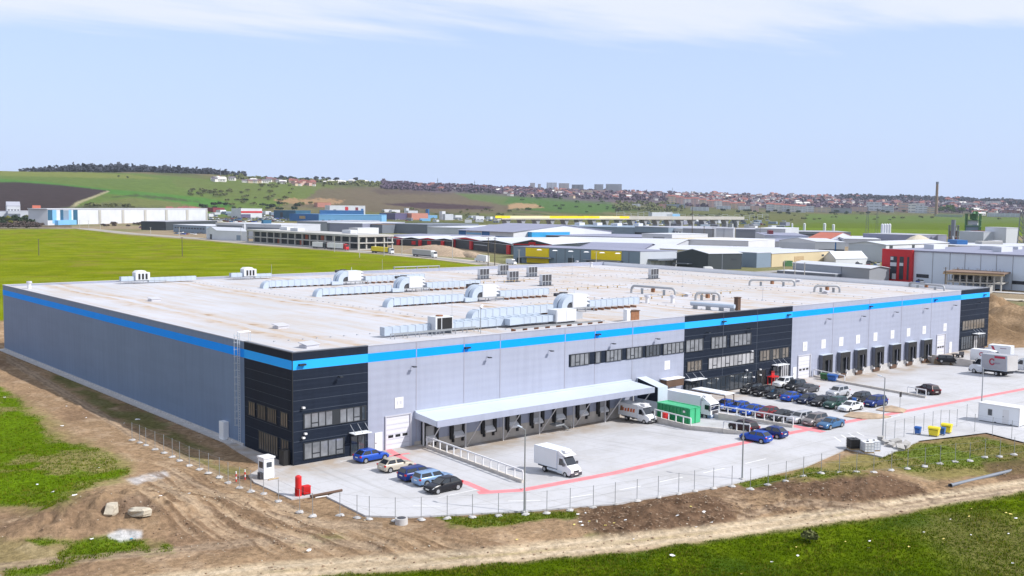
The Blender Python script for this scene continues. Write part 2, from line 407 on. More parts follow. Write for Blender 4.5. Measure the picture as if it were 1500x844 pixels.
    C[...] = C*np.where(D > 1700, .78, 1.0)[..., None]
    skv = np.interp(U, HU, HV); tw = np.where((D > 1900) & infront, sstep(540, 640, U), 0)
    mixc((.095, .074, .092), tw*sstep(np.interp(U, [560, 760, 1000, 1500], [9, 13, 22, 21])+2, np.interp(U, [560, 760, 1000, 1500], [7, 10, 19, 17])-1, V-skv+(nfar-.5)*8)*.9)
    # near ground, left
    gr = (.090, .150, .006)
    dry = (.20, .17, .07)
    region([(-80, 545), (20, 575), (70, 608), (110, 640), (165, 655), (200, 683), (185, 702), (140, 712), (90, 742), (30, 748), (-80, 740)], dry, 10, .7, .4, .6)
    region([(-80, 560), (0, 565), (60, 615), (105, 648), (160, 660), (190, 685), (175, 700), (120, 712), (70, 738), (0, 742), (-80, 735)], gr, 7, 1, 1, .55)
    region([(-80, 800), (30, 788), (80, 793), (150, 790), (240, 792), (250, 802), (120, 820), (60, 838), (-80, 850)], gr, 6, .95, 1, .5)
    region([(55, 530), (120, 560), (200, 600), (310, 660), (270, 655), (170, 610), (80, 560)], (.09, .11, .03), 6, .7, .6, .5)
    region([(250, 655), (360, 690), (330, 700), (260, 672)], (.10, .13, .03), 5, .6, .5, .5)
    region([(640, 757), (760, 752), (845, 748), (850, 758), (760, 770), (660, 772)], gr, 5, .8, 1, .5)
    region([(850, 780), (930, 782), (910, 800), (860, 798)], (.13, .15, .04), 6, .6, .6, .6)
    region([(430, 792), (500, 780), (520, 790), (440, 800)], (.11, .14, .03), 5, .6, .6, .5)
    # dug earth
    dk = (.115, .072, .048)
    region([(845, 752), (900, 738), (1000, 722), (1045, 728), (1080, 748), (1090, 765), (1000, 785), (900, 785), (850, 775)], dk, 6, .9, 0, .5)
    region([(1100, 712), (1180, 700), (1290, 690), (1330, 705), (1370, 722), (1330, 735), (1220, 738), (1160, 728)], dk, 6, .9, 0, .5)
    region([(1060, 705), (1160, 690), (1240, 668), (1390, 640), (1500, 650), (1560, 660), (1560, 690), (1380, 705), (1300, 690), (1180, 703)], (.19, .165, .06), 5, .9, .5, .4)
    region([(1090, 712), (1150, 700), (1270, 690), (1290, 680), (1180, 688)], gr, 4, .7, 1, .5)
    region([(1290, 672), (1400, 636), (1500, 655), (1560, 664), (1560, 675), (1430, 680), (1330, 690)], (.10, .16, .02), 6, .75, 1, .5)
    region([(1440, 678), (1560, 660), (1560, 712), (1460, 706)], dk, 5, .7, 0, .5)
    region([(150, 735), (210, 725), (230, 745), (180, 760), (140, 755)], (.16, .11, .08), 6, .8, 0, .5)
    region([(185, 702), (240, 690), (248, 696), (200, 708)], (.42, .41, .42), 3, .8, 0, .3)
    region([(160, 785), (175, 777), (208, 778), (208, 788), (175, 792)], (.46, .46, .47), 3, .9, 0, .2)
    # beaten track with wheel ruts and the grass bank
    tr_u = [-100, 200, 380, 560, 760, 900, 1050, 1200, 1350, 1500, 1700]; tr_v = [880, 858, 838, 826, 811, 796, 780, 759, 735, 713, 684]
    tv = np.interp(U, tr_u, tr_v)+(n3-.5)*8; half = np.interp(U, [0, 900, 1500], [13, 12, 9])
    w = np.where(infront & (D < 200), sstep(1.35, .8, np.abs(V-tv)/half), 0)
    mixc((.43, .34, .235), w*.92); G_ *= 1-w
    rut = np.where(infront & (D < 200), sstep(.3, .0, np.abs(np.abs(V-tv)/half-.5)), 0); mixc((.50, .41, .30), rut*.7*w)
    mixc((.30, .25, .13), np.where(infront & (D < 200), sstep(.22, .0, np.abs(V-tv)/half), 0)*w*sstep(.4, .6, n1)*.8)
    bank = np.where((infront & (D < 200)) | (D < 60), sstep(-4, 7, V-tv-half-1-wob*.28), 0); bank = np.where(D < 60, 1, bank)
    mixc((.070, .110, .003), bank); mixc((.115, .160, .006), bank*sstep(.42, .66, n2)*.6); G_ = G_*(1-bank)+bank
    mixc((.15, .135, .05), bank*sstep(.54, .68, n3)*.75); mixc((.04, .08, .010), bank*sstep(.55, .72, n1)*.7)
    # wheel tracks across the raw earth
    for off, ln in ((0, [(0, 830), (260, 805), (420, 790), (560, 800)]), (1, [(230, 705), (300, 745), (380, 775), (470, 800)]), (2, [(1080, 760), (1160, 735), (1300, 745), (1500, 716)]), (3, [(10, 525), (110, 585), (200, 640), (330, 700), (470, 765)]), (4, [(250, 690), (350, 740), (440, 768), (560, 770)])):
        uu = [p[0] for p in ln]; v2 = [p[1] for p in ln]
        k = infront & (D < 260) & (U > uu[0]) & (U < uu[-1])
        dd_ = np.abs(V-np.interp(U, uu, v2)+(n2-.5)*5)
        a = np.where(k & (bank < .3), sstep(7, 4, dd_)*.5, 0); mixc((.40, .31, .225), a)
        a = np.where(k & (bank < .3), sstep(2.0, .6, np.abs(dd_-3)), 0)*.5; mixc((.17, .12, .085), a)
    ra = math.atan2(*(np.array(at(520, 790)[:2])-np.array(at(330, 715)[:2]))[::-1]); ca, sa = math.cos(ra), math.sin(ra)
    al, ac = X*ca+Y*sa, -X*sa+Y*ca
    st = fbm(al/7.0+3, (ac+(fbm(al/9, ac/9, 2)-.5)*2.5)/.55, 4); rm_ = sdpoly(U, V, [(230, 690), (330, 705), (470, 760), (600, 790), (720, 800), (600, 812), (380, 806), (250, 770), (200, 720)]); rw = np.where(infront & (D < 230), sstep(-25, 15, rm_), 0)*(1-bank)
    mixc((.15, .098, .062), rw*sstep(.53, .66, st)*.8); mixc((.40, .30, .205), rw*sstep(.50, .36, st)*.55); Z = Z+rw*(st-.5)*.5
    rm_ = sdpoly(U, V, [(850, 745), (1050, 725), (1380, 705), (1420, 725), (1100, 765), (880, 790)]); rw = np.where(infront & (D < 230), sstep(-10, 10, rm_), 0)*(1-bank); st2 = fbm(X/.9+5, Y/.9, 4)
    mixc((.085, .052, .034), rw*sstep(.52, .64, st2)*.7); Z = Z+rw*(st2-.5)*.45
    # pale edge of the far road is its own mesh; earth heaps beyond the warehouse
    hp = np.zeros(X.shape)
    for mx_, my_, r, h in FAR_M: hp = np.maximum(hp, np.exp(-((X-mx_)**2+(Y-my_)**2)/(r*r*1.4)))
    mixc((.17, .115, .070), sstep(.15, .5, hp)); mixc((.27, .19, .12), sstep(.15, .5, hp)*sstep(.45, .7, fbm(X/4, Y/4, 4)))
    nr, nc = X.shape
    co = np.stack([X, Y, Z], -1).reshape(-1, 3).astype(np.float32)
    ii = np.arange(nr*nc).reshape(nr, nc)
    q = np.stack([ii[:-1, :-1], ii[:-1, 1:], ii[1:, 1:], ii[1:, :-1]], -1).reshape(-1, 4)[:, ::-1]
    me = bpy.data.meshes.new('ground'); me.vertices.add(len(co)); me.vertices.foreach_set('co', co.ravel())
    me.loops.add(q.size); me.loops.foreach_set('vertex_index', q.ravel().astype(np.int32)); me.polygons.add(len(q))
    me.polygons.foreach_set('loop_start', np.arange(0, q.size, 4, dtype=np.int32)); me.polygons.foreach_set('loop_total', np.full(len(q), 4, np.int32))
    me.polygons.foreach_set('use_smooth', np.ones(len(q), bool))
    at_ = me.color_attributes.new('soil', 'FLOAT_COLOR', 'POINT')
    rgba = np.concatenate([C.reshape(-1, 3), G_.reshape(-1, 1)], 1).astype(np.float32); at_.data.foreach_set('color', rgba.ravel())
    me.update(); me.validate()
    m = bpy.data.materials.new('ground'); m.use_nodes = True; t = m.node_tree; n = t.nodes; l = t.links; b = n['Principled BSDF']
    b.inputs['Roughness'].default_value = 1; b.inputs['Specular IOR Level'].default_value = 0
    ca = n.new('ShaderNodeVertexColor'); ca.layer_name = 'soil'; ge = n.new('ShaderNodeNewGeometry')
    a1 = n.new('ShaderNodeTexNoise'); a1.inputs['Scale'].default_value = 1.7; a1.inputs['Detail'].default_value = 9; a1.inputs['Roughness'].default_value = .68; l.new(ge.outputs['Position'], a1.inputs['Vector'])
    a2 = n.new('ShaderNodeTexNoise'); a2.inputs['Scale'].default_value = .055; a2.inputs['Detail'].default_value = 7; l.new(ge.outputs['Position'], a2.inputs['Vector'])
    m1 = n.new('ShaderNodeMapRange'); m1.inputs[1].default_value = .3; m1.inputs[2].default_value = .7; m1.inputs[3].default_value = .62; m1.inputs[4].default_value = 1.42; l.new(a1.outputs['Fac'], m1.inputs[0])
    m2 = n.new('ShaderNodeMapRange'); m2.inputs[1].default_value = .3; m2.inputs[2].default_value = .7; m2.inputs[3].default_value = .86; m2.inputs[4].default_value = 1.14; l.new(a2.outputs['Fac'], m2.inputs[0])
    pr = n.new('ShaderNodeMath'); pr.operation = 'MULTIPLY'; l.new(m1.outputs[0], pr.inputs[0]); l.new(m2.outputs[0], pr.inputs[1])
    vs_ = n.new('ShaderNodeVectorMath'); vs_.operation = 'SCALE'; l.new(ca.outputs['Color'], vs_.inputs[0]); l.new(pr.outputs[0], vs_.inputs['Scale']); l.new(vs_.outputs[0], b.inputs['Base Color'])
    bp = n.new('ShaderNodeBump'); bp.inputs['Strength'].default_value = .75; bp.inputs['Distance'].default_value = .35; l.new(a1.outputs['Fac'], bp.inputs['Height']); l.new(bp.outputs[0], b.inputs['Normal'])
    me.materials.append(m)
    o = bpy.data.objects.new('ground', me); COL.objects.link(o); struct(o)
    return dict(X=X, Y=Y, Z=Z, U=U, V=V, G=G_, D=D, C=C)
TG = build_terrain()

# ------------------------------------------------------------------ concrete yard
def shader_mat(name, build, rough=.8, spec=.3):
    m = bpy.data.materials.new(name); m.use_nodes = True; t = m.node_tree; b = t.nodes['Principled BSDF']
    b.inputs['Roughness'].default_value = rough; b.inputs['Specular IOR Level'].default_value = spec
    build(t, t.nodes, t.links, b); MATS[name] = m; return m
def pos_node(n): return n.new('ShaderNodeNewGeometry').outputs['Position']
def noise(n, l, src, scale, detail=6, rough=.55):
    q = n.new('ShaderNodeTexNoise'); q.inputs['Scale'].default_value = scale; q.inputs['Detail'].default_value = detail; q.inputs['Roughness'].default_value = rough
    l.new(src, q.inputs['Vector']); return q.outputs['Fac']
def remap(n, l, src, a, b, c, d):
    q = n.new('ShaderNodeMapRange'); q.interpolation_type = 'SMOOTHSTEP'
    for i, v in zip((1, 2, 3, 4), (a, b, c, d)): q.inputs[i].default_value = v
    l.new(src, q.inputs[0]); return q.outputs[0]
def mix(n, l, fac, ca, cb):
    q = n.new('ShaderNodeMix'); q.data_type = 'RGBA'; l.new(fac, q.inputs[0])
    for s, i in ((ca, 6), (cb, 7)):
        if isinstance(s, tuple): q.inputs[i].default_value = (*s, 1)
        else: l.new(s, q.inputs[i])
    return q.outputs[2]
def math_(n, l, op, a, b=None):
    q = n.new('ShaderNodeMath'); q.operation = op
    for i, s in enumerate((a, b)):
        if s is None: continue
        if isinstance(s, (int, float)): q.inputs[i].default_value = s
        else: l.new(s, q.inputs[i])
    return q.outputs[0]
def yard_nodes(t, n, l, b):
    p = pos_node(n); s = n.new('ShaderNodeSeparateXYZ'); l.new(p, s.inputs[0])
    a = noise(n, l, p, .12, 7, .6); c = noise(n, l, p, 1.3, 8, .65); w = noise(n, l, p, .35, 5)
    col = mix(n, l, remap(n, l, a, .42, .68, 0, 1), (.465, .465, .49), (.405, .40, .41))
    col = mix(n, l, remap(n, l, c, .52, .75, 0, .5), col, (.32, .305, .29))
    # tawny dust that gathers by the docks
    e = remap(n, l, s.outputs['Y'], -9, -1.0, 0, 1); e = math_(n, l, 'MULTIPLY', e, remap(n, l, w, .35, .65, .15, .85))
    col = mix(n, l, e, col, (.34, .27, .205))
    for vec, lo_, hi_ in (((.05, 1.1, 0), -20, -24), ((1.1, .045, 0), -24, -18)):
        sv = n.new('ShaderNodeVectorMath'); sv.operation = 'MULTIPLY'; sv.inputs[1].default_value = vec; l.new(p, sv.inputs[0]); tk = noise(n, l, sv.outputs[0], 1.0, 5, .6)
        col = mix(n, l, math_(n, l, 'MULTIPLY', remap(n, l, tk, .54, .70, 0, .38), remap(n, l, s.outputs['Y'], min(lo_, hi_), max(lo_, hi_), 1 if hi_ < lo_ else 0, 0 if hi_ < lo_ else 1)), col, (.27, .265, .27))
    oil = noise(n, l, p, .9, 3, .5); col = mix(n, l, remap(n, l, oil, .71, .76, 0, .45), col, (.20, .19, .185))
    # saw-cut slab joints every 5.5 m
    for ax in ('X', 'Y'):
        f = math_(n, l, 'FRACT', math_(n, l, 'DIVIDE', s.outputs[ax], 5.5)); f = math_(n, l, 'ABSOLUTE', math_(n, l, 'SUBTRACT', f, .5))
        j = remap(n, l, f, .004, .012, .45, 0); col = mix(n, l, j, col, (.27, .26, .25))
    l.new(col, b.inputs['Base Color'])
    bp = n.new('ShaderNodeBump'); bp.inputs['Strength'].default_value = .12; bp.inputs['Distance'].default_value = .05; l.new(c, bp.inputs['Height']); l.new(bp.outputs[0], b.inputs['Normal'])
shader_mat('yard', yard_nodes, .85, .2)
mat('kerb', (.52, .48, .44), .9, var=.2, scale=.8, bump=.3, world=True)

def yslope(y, top, bot=-1.15):  # height of a yard that falls towards the docks
    t = min(1, max(0, (y-top)/(-2.5-top))); return bot*t
Y1X0, Y1X1, LX1, Y2X0, Y2X1 = 17.4, 53.9, 62.2, 92.6, 143.6
YTOP1, YTOP2, YTOPL = -22.5, -26.0, -20.5
_wa, _wd = at(1192, 552), at(1356, 583.5)
def WB(y): return _wa.x+(y-_wa.y)*(_wd.x-_wa.x)/(_wd.y-_wa.y)+.1
def yz(x, y):
    if Y1X0 < x < Y1X1: return yslope(y, YTOP1)
    if Y1X1 <= x < LX1: return yslope(y, YTOPL)
    if WB(y) < x < Y2X1 and y < .1: return yslope(y, YTOP2)
    return 0.0
def aty(u, v):
    z = 0.0
    for k in range(12):
        p = at(u, v, z); z = .5*z+.5*yz(p.x, p.y)
    return p
def clip(poly, ax, lim, keep_less):
    out = []
    for i in range(len(poly)):
        a, b = poly[i], poly[(i+1) % len(poly)]; ia = (a[ax] <= lim) == keep_less; ib = (b[ax] <= lim) == keep_less
        if ia: out.append(a)
        if ia != ib:
            t = (lim-a[ax])/(b[ax]-a[ax]); out.append(tuple(a[k]+t*(b[k]-a[k]) for k in range(2)))
    return out
def yard():
    m = MB()
    edge = [p for p in PADW if p[0] < 82]+[(96, -52), (300, -60), (300, -8), (176, 6), (170.2, 6), (170.2, 0), (0, 0), (0, 14.15), (-.9, 14.15)]
    xs = [-50, Y1X0, Y1X1, LX1, 400]
    tops = [None, YTOP1, YTOPL]
    p = clip(clip(edge, 0, LX1, False), 1, YTOP2, True); m.poly([(x, y, 0) for x, y in p])
    p = clip(clip(edge, 0, Y2X1, False), 1, YTOP2, False); m.poly([(x, y, 0) for x, y in p])
    m.poly([(LX1, YTOP2, 0), (WB(YTOP2), YTOP2, 0), (WB(0), 0, 0), (LX1, 0, 0)])
    steps = [YTOP2+(-2.5-YTOP2)*k/6 for k in range(7)]+[0.0]
    for a, b in zip(steps[:-1], steps[1:]):
        m.poly([(WB(a), a, yslope(a, YTOP2)), (Y2X1, a, yslope(a, YTOP2)), (Y2X1, b, yslope(b, YTOP2)), (WB(b), b, yslope(b, YTOP2))])
        m.poly([(WB(a), a, 0), (WB(b), b, 0), (WB(b), b, yslope(b, YTOP2)), (WB(a), a, yslope(a, YTOP2))])
    for i in range(3):
        p = clip(clip(edge, 0, xs[i], False), 0, xs[i+1], True)
        if tops[i] is None: m.poly([(x, y, 0) for x, y in p])
        else:
            f = clip(p, 1, tops[i], True); m.poly([(x, y, 0) for x, y in f])
            steps = [tops[i]+(-2.5-tops[i])*k/6 for k in range(7)]+[0.0]
            for a, b in zip(steps[:-1], steps[1:]):
                m.poly([(xs[i], a, yslope(a, tops[i])), (xs[i+1], a, yslope(a, tops[i])), (xs[i+1], b, yslope(b, tops[i])), (xs[i], b, yslope(b, tops[i]))])
    # retaining faces where a ramp is lower than its neighbour
    for x, ta, tb in ((Y1X0, None, YTOP1), (LX1, YTOPL, None), (Y2X1, YTOP2, None), (Y1X1, YTOP1, YTOPL)):
        y = -26.0
        ys = [-26+1.3*k for k in range(21)]
        for a, b in zip(ys[:-1], ys[1:]):
            za, zb = [yslope(a, t) if t else 0 for t in (ta, tb)], [yslope(b, t) if t else 0 for t in (ta, tb)]
            if abs(za[0]-za[1])+abs(zb[0]-zb[1]) > .002: m.poly([(x, a, za[0]), (x, b, zb[0]), (x, b, zb[1]), (x, a, za[1])])
    # outer skirt
    for a, b in zip(edge[:-12] if False else PADW[:-2], PADW[1:-1]):
        m.poly([(a[0], a[1], 0), (b[0], b[1], 0), (b[0], b[1], -1.2), (a[0], a[1], -1.2)])
    return struct(m.build('yard', 'yard'))
yard()
# apron of concrete slabs along the shaded side wall
m = MB(); m.prism([(-.02, 14.2, -.1), (-1.1, 14.2, -.1), (-1.1, 119, -.1), (-.02, 119, -.1)], (0, 0, .16)); struct(m.build('side_path', 'concrete_new'))

def ribbon(name, pts, w, m, z=.004, dash=None):
    mb = MB(); P = [Vector((p[0], p[1], 0)) for p in pts]
    for i, (a, b) in enumerate(zip(P[:-1], P[1:])):
        n = max(1, int((b-a).length/2)); d = (b-a).normalized(); s = Vector((-d.y, d.x, 0))*w/2
        ea = eb = s
        for k in range(n):
            p = a.lerp(b, k/n); q = a.lerp(b, (k+1)/n)
            zz = lambda r: yz(r.x, r.y)+z
            mb.poly([(*(p-s)[:2], zz(p)), (*(q-s)[:2], zz(q)), (*(q+s)[:2], zz(q)), (*(p+s)[:2], zz(p))])
    return struct(mb.build(name, m))
red = PX([(700, 722), (765, 718), (900, 693), (1060, 655), (1160, 634), (1230, 620), (1340, 600), (1420, 585), (1500, 570), (1600, 552)])
ribbon('painted_line', red, 1.1, 'pink_line')
ribbon('painted_line', PX([(566, 657), (620, 690), (680, 706), (718, 722)]), .9, 'pink_line', .008)
ribbon('painted_line', PX([(1160, 623.5), (1206, 633)]), 1.4, 'pink_line', .008)
ribbon('painted_line', PX([(566, 669), (600, 664)]), .5, 'pink_line', .008)
for seg in ([(744, 734), (792, 733)], [(835, 729), (868, 724)], [(907, 718), (939, 712)], [(966, 706), (1000, 699)], [(1030, 693), (1062, 686)], [(1092, 679), (1122, 672)],
            [(605, 741), (650, 742)], [(1222, 640), (1232, 647)], [(1232, 637), (1243, 644)], [(1243, 635), (1255, 642)], [(1255, 633), (1266, 639)]):
    ribbon('painted_line', PX(seg), .16, 'white_line')
for k in range(5):
    y = -2.4-k*4.1 if k < 2 else -9.6-(k-2)*2.7
for y in (-1.6, -6.3, -11.3, -14.6, -17.4, -20.6): ribbon('painted_line', [(5.2, y), (10.4, y)], .12, 'white_line')
for k in range(11): ribbon('painted_line', [(77.6, -2.9-2.5*k), (82.8, -2.9-2.5*k)], .12, 'white_line')
for cx_, cy_, r, a0, a1 in ((34, -13, 4.6, 60, 260), (34.5, -13.2, 6.2, 70, 250), (33.8, -12.6, 4.1, 80, 230)):
    ribbon('tyre_mark', [(cx_+r*math.cos(R(a)), cy_+r*1.15*math.sin(R(a))) for a in range(a0, a1, 8)], .10, 'grime')
mat('bare_earth', (.36, .27, .19), .95, var=.3, scale=.8, bump=.8, bscale=3, world=True)
q2 = lambda x, y: (1180+x/8.44, 550+y/8.44)
for poly in ([(470, 510), (560, 460), (750, 468), (900, 490), (1060, 515), (1000, 530), (900, 540), (700, 545)], [(870, 432), (960, 395), (1060, 380), (1160, 405), (1250, 430), (1225, 455), (1200, 468), (1100, 462), (1000, 455)]):
    P = PX([q2(*p) for p in poly]); c = (sum(p[0] for p in P)/len(P), sum(p[1] for p in P)/len(P)); m = MB()
    ring = lambda f, z: [(c[0]+(p[0]-c[0])*f, c[1]+(p[1]-c[1])*f, z) for p in P]
    m.loft([ring(1, -.05), ring(1, .14), ring(.93, .14), ring(.6, .34), ring(.25, .42)], 0)
    struct(m.build('earth_island', 'bare_earth', smooth=35))

# kerb walls with white railings beside the ramps
def rail(name, label, p, q, h0, h1, rail_to, wall_w=.3, group=None, gap=1.55):
    """p, q: ends of the wall (x, y, base z); h0/h1: wall heights above the base at each end; rail_to: share of the length that carries the rail"""
    P = Vector(p); Q = Vector(q); t = thing(name, label, 'railing', P, 0, group)
    d = Q-P; n = Vector((-d.y, d.x, 0)).normalized()*wall_w/2; m = MB()
    o = Vector((0, 0, -1.3))
    a = [Vector((0, 0, h0))-n, Vector((0, 0, h0))+n, d+Vector((0, 0, h1))+n, d+Vector((0, 0, h1))-n]
    lo = [-n+o, n+o, d+n+o, d-n+o]
    b = m.pts(lo+a)
    for f in ((0, 3, 2, 1), (0, 1, 5, 4), (1, 2, 6, 5), (2, 3, 7, 6), (3, 0, 4, 7), (4, 5, 6, 7)): m.face([b+i for i in f])
    m.build('kerb_wall', 'kerb', t)
    if rail_to > 0:
        L_ = d.length*rail_to; k = max(1, round(L_/gap)); top = MB()
        f = lambda s: d*s*rail_to+Vector((0, 0, h0+(h1-h0)*s*rail_to))
        w = .075
        for i in range(k):
            A, B = f(i/k), f((i+1)/k)
            u = d.normalized()
            top.prism([A+Vector((0, 0, .92))-n.normalized()*w, A+Vector((0, 0, .92))+n.normalized()*w, A+Vector((0, 0, 1.06))+n.normalized()*w, A+Vector((0, 0, 1.06))-n.normalized()*w], B-A)
        top.build('handrail', 'white_plain', t)
        for i in range(k+1):
            A = f(i/k); pm = MB(); pm.box(A.x-w*.8, A.x+w*.8, A.y-w*.8, A.y+w*.8, A.z, A.z+.915); pm.build('post', 'white_plain', t)
    return t
rail('ramp_railing', 'long white railing on a kerb wall from the canopy end down to the box truck', (17.2, -2.0, 0), (15.7, -21.7, 0), .35, .35, 1.0)
rail('ramp_railing', 'white railing on a kerb wall in front of the green container', (54.4, -6.0, -.55), (52.8, -14.0, -.3), .45, .40, 1.0)
rail('ramp_railing', 'bare kerb wall running from the green container towards the black hatchback', (52.8, -14.0, -.3), (53.8, -19.0, 0), .40, .42, 0)
rail('ramp_railing', 'short white railing of two bays beside the black hatchback on the ramp', (53.5, -19.0, 0), (54.8, -22.3, 0), .42, .38, 1.0)
rail('ramp_railing', 'white railing on the grey retaining wall below the row of blue cars', (61.9, -11.6, -.75), (63.2, -23.2, 0), 1.1, .40, 1.0)
a, b, c, d = at(1192, 552), at(1237, 561.5), at(1329, 578.5), at(1356, 583.5)
rail('ramp_railing', 'short white railing behind the green and blue bins', (a.x, a.y, 0), (b.x, b.y, 0), .32, .32, 1.0, gap=2.1)
rail('ramp_railing', 'long bare kerb wall from the bins to the dark car on the right yard', (b.x-.02, b.y-.1, 0), (c.x, c.y, 0), .36, .36, 0)
rail('ramp_railing', 'short white railing beside the dark hatchback on the right yard', (c.x-.02, c.y-.1, 0), (d.x, d.y, 0), .36, .34, 1.0, gap=1.9)
rail('ramp_railing', 'bare concrete wall between the black estate and the white panel van', (143.7, -1.0, 0), (142.6, -12.5, 0), .55, .5, 0)

# ------------------------------------------------------------------ the warehouse
def roof_nodes(t, n, l, b):
    p = pos_node(n); s = n.new('ShaderNodeSeparateXYZ'); l.new(p, s.inputs[0])
    w = noise(n, l, p, .05, 5); a = noise(n, l, p, .35, 7, .6); c = noise(n, l, p, 2.0, 5)
    sv = n.new('ShaderNodeVectorMath'); sv.operation = 'MULTIPLY'; sv.inputs[1].default_value = (.5, .04, 0); l.new(p, sv.inputs[0])
    st = noise(n, l, sv.outputs[0], 1.2, 6, .6)
    xx = math_(n, l, 'ADD', s.outputs['X'], math_(n, l, 'MULTIPLY', math_(n, l, 'SUBTRACT', w, .5), 5.0))
    f = math_(n, l, 'FRACT', math_(n, l, 'DIVIDE', math_(n, l, 'ADD', xx, 2.5), 23.6)); f = math_(n, l, 'ABSOLUTE', math_(n, l, 'SUBTRACT', f, .5))
    near = remap(n, l, f, .03, .19, 1, 0)
    edge = math_(n, l, 'MULTIPLY', remap(n, l, f, .02, .045, 0, 1), near)
    more = remap(n, l, s.outputs['X'], 20, 90, .55, 1.0)
    wash = math_(n, l, 'MULTIPLY', remap(n, l, st, .42, .62, 0, .8), more)
    dirt = math_(n, l, 'MAXIMUM', math_(n, l, 'MULTIPLY', edge, remap(n, l, a, .36, .62, .45, 1)), math_(n, l, 'MULTIPLY', wash, remap(n, l, a, .3, .6, .2, 1)))
    col = mix(n, l, remap(n, l, w, .35, .65, 0, 1), (.475, .48, .525), (.43, .43, .455))
    col = mix(n, l, dirt, col, (.42, .325, .24))
    spot = math_(n, l, 'MULTIPLY', edge, remap(n, l, a, .56, .68, 0, .8)); col = mix(n, l, spot, col, (.26, .17, .10))
    # welded seams of the membrane
    g = math_(n, l, 'FRACT', math_(n, l, 'DIVIDE', s.outputs['Y'], 2.0)); g = math_(n, l, 'ABSOLUTE', math_(n, l, 'SUBTRACT', g, .5))
    col = mix(n, l, remap(n, l, g, .01, .03, .12, 0), col, (.38, .37, .38))
    l.new(col, b.inputs['Base Color'])
shader_mat('roof_membrane', roof_nodes, .75, .25)
WL, WD, WH = WH_L, WH_D, WH_H
wh = thing('warehouse', 'huge grey warehouse with a bright blue stripe, dark corner offices and a white flat roof', 'warehouse', (0, 0, 0))
DK = [(0, 9.98), (67.7, 96.3), (156.9, WL)]         # dark office fronts
def zwin(l_): return l_
# walls are 0.3 thick slabs; the front is split where the cladding changes
def slab(name, x0, x1, mt, back=0.3, y=0.0):
    m = MB(); m.box(x0, x1, y, y+back, -1.3, 10.95); m.box(x0, x1, y, y+back, 12.0, 12.9); return m.build(name, mt, wh)
for a, b in ((9.98, 67.7), (96.3, 156.9)): slab('front_wall', a, b, 'panel_grey')
for a, b in DK: slab('office_front', a, b, 'panel_dark', .31, -.012)
for a, b in ((9.98, 67.7), (96.3, 156.9)):
    m = MB(); m.box(a, b, -.006, .3, 10.952, 11.998); m.build('blue_stripe', 'blue_stripe', wh)
for a, b in DK:
    m = MB(); m.box(a-.015 if a == 0 else a, b, -.02, .3, 10.952, 11.998); m.build('blue_stripe', 'blue_light', wh)
def side(name, y0, y1, mt, x=0.0, w=.3):
    m = MB(); m.box(x, x+w, y0, y1, -.4, 10.95); m.box(x, x+w, y0, y1, 12.0, 12.9); return m.build(name, mt, wh)
mat('panel_side', (.155, .22, .34), .55, .0, .05, .1, spec=.25)  # darker panel, with the blue of sky-lit shade mixed into its base colour
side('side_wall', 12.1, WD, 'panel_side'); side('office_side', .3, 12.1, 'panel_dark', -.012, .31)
m = MB(); m.box(-.006, .3, 12.1, WD, 10.952, 11.998); m.build('blue_stripe', 'blue_stripe', wh)
m = MB(); m.box(-.018, .3, .3, 12.1, 10.952, 11.998); m.build('blue_stripe', 'blue_light', wh)
m = MB(); m.box(WL-.3, WL, .31, WD, -.4, 12.9); m.build('side_wall', 'panel_grey', wh)
m = MB(); m.box(.3, WL-.3, WD-.3, WD, -.4, 12.9); m.build('rear_wall', 'panel_grey', wh)
m = MB(); m.box(WL-.36, WL-.302, .4, WD-.36, 11.9, 12.9); m.build('parapet_lining', 'white_sheet', wh)
m = MB(); m.poly([(.3, .3, 12.62), (WL-.3, .3, 11.95), (WL-.3, WD-.3, 11.95), (.3, WD-.3, 12.62)]); m.build('roof', 'roof_membrane', wh)
boxes('parapet_cap', 'coping_grey', wh, (-.05, .38, 12.1, WD+.05, 12.903, 13.0), (.38, WL+.05, WD-.36, WD+.05, 12.903, 13.0), (WL-.36, WL+.05, .4, WD-.36, 12.903, 13.0), (9.98, 67.7, -.05, .38, 12.903, 13.0), (96.3, 156.9, -.05, .38, 12.903, 13.0))
boxes('parapet_cap', 'coping', wh, (-.06, 9.98, -.06, .39, 12.903, 13.0), (-.06, .39, .39, 12.1, 12.903, 13.0), (67.7, 96.3, -.06, .39, 12.903, 13.0), (156.9, WL+.06, -.06, .39, 12.903, 13.0))
def rz_at(x): return 12.62-.67*x/WL
# vertical joints of the cladding, light seams of the dark cladding, base flashing
m = MB()
for u, v in [(610, 505), (680, 500), (733, 495), (828, 483), (872, 480), (927, 475)]:
    x = wall(u, v)[0]; boxes('panel_joint', 'joint', wh, (x-.05, x+.05, -.03, -.007, -1.2, 12.9))
for x in (108.9, 121.1, 132.9, 144.6): boxes('panel_joint', 'joint', wh, (x-.05, x+.05, -.03, -.007, -1.2, 12.9))
for a, b in DK:
    for k in range(9): z = 1.5+k*1.18; boxes('panel_seam', 'panel_seam', wh, (a+.02, b-.02, -.028, -.0135, z-.02, z+.02))
for k in range(9): boxes('panel_seam', 'panel_seam', wh, (-.026, -.0135, .4, 12.0, 1.5+k*1.18-.012, 1.5+k*1.18+.012))
for x in (77.3, 86.3): boxes('panel_joint', 'panel_seam', wh, (x-.05, x+.05, -.034, -.0285, 0, 12.9))
m = MB(); m.box(-.06, -.021, -.06, .1, -.1, 12.9); m.build('corner_trim', 'frame_dark', wh)
m = MB(); m.box(-.16, -.001, 12.3, WD, -.3, .32); m.build('plinth', 'concrete_new', wh)
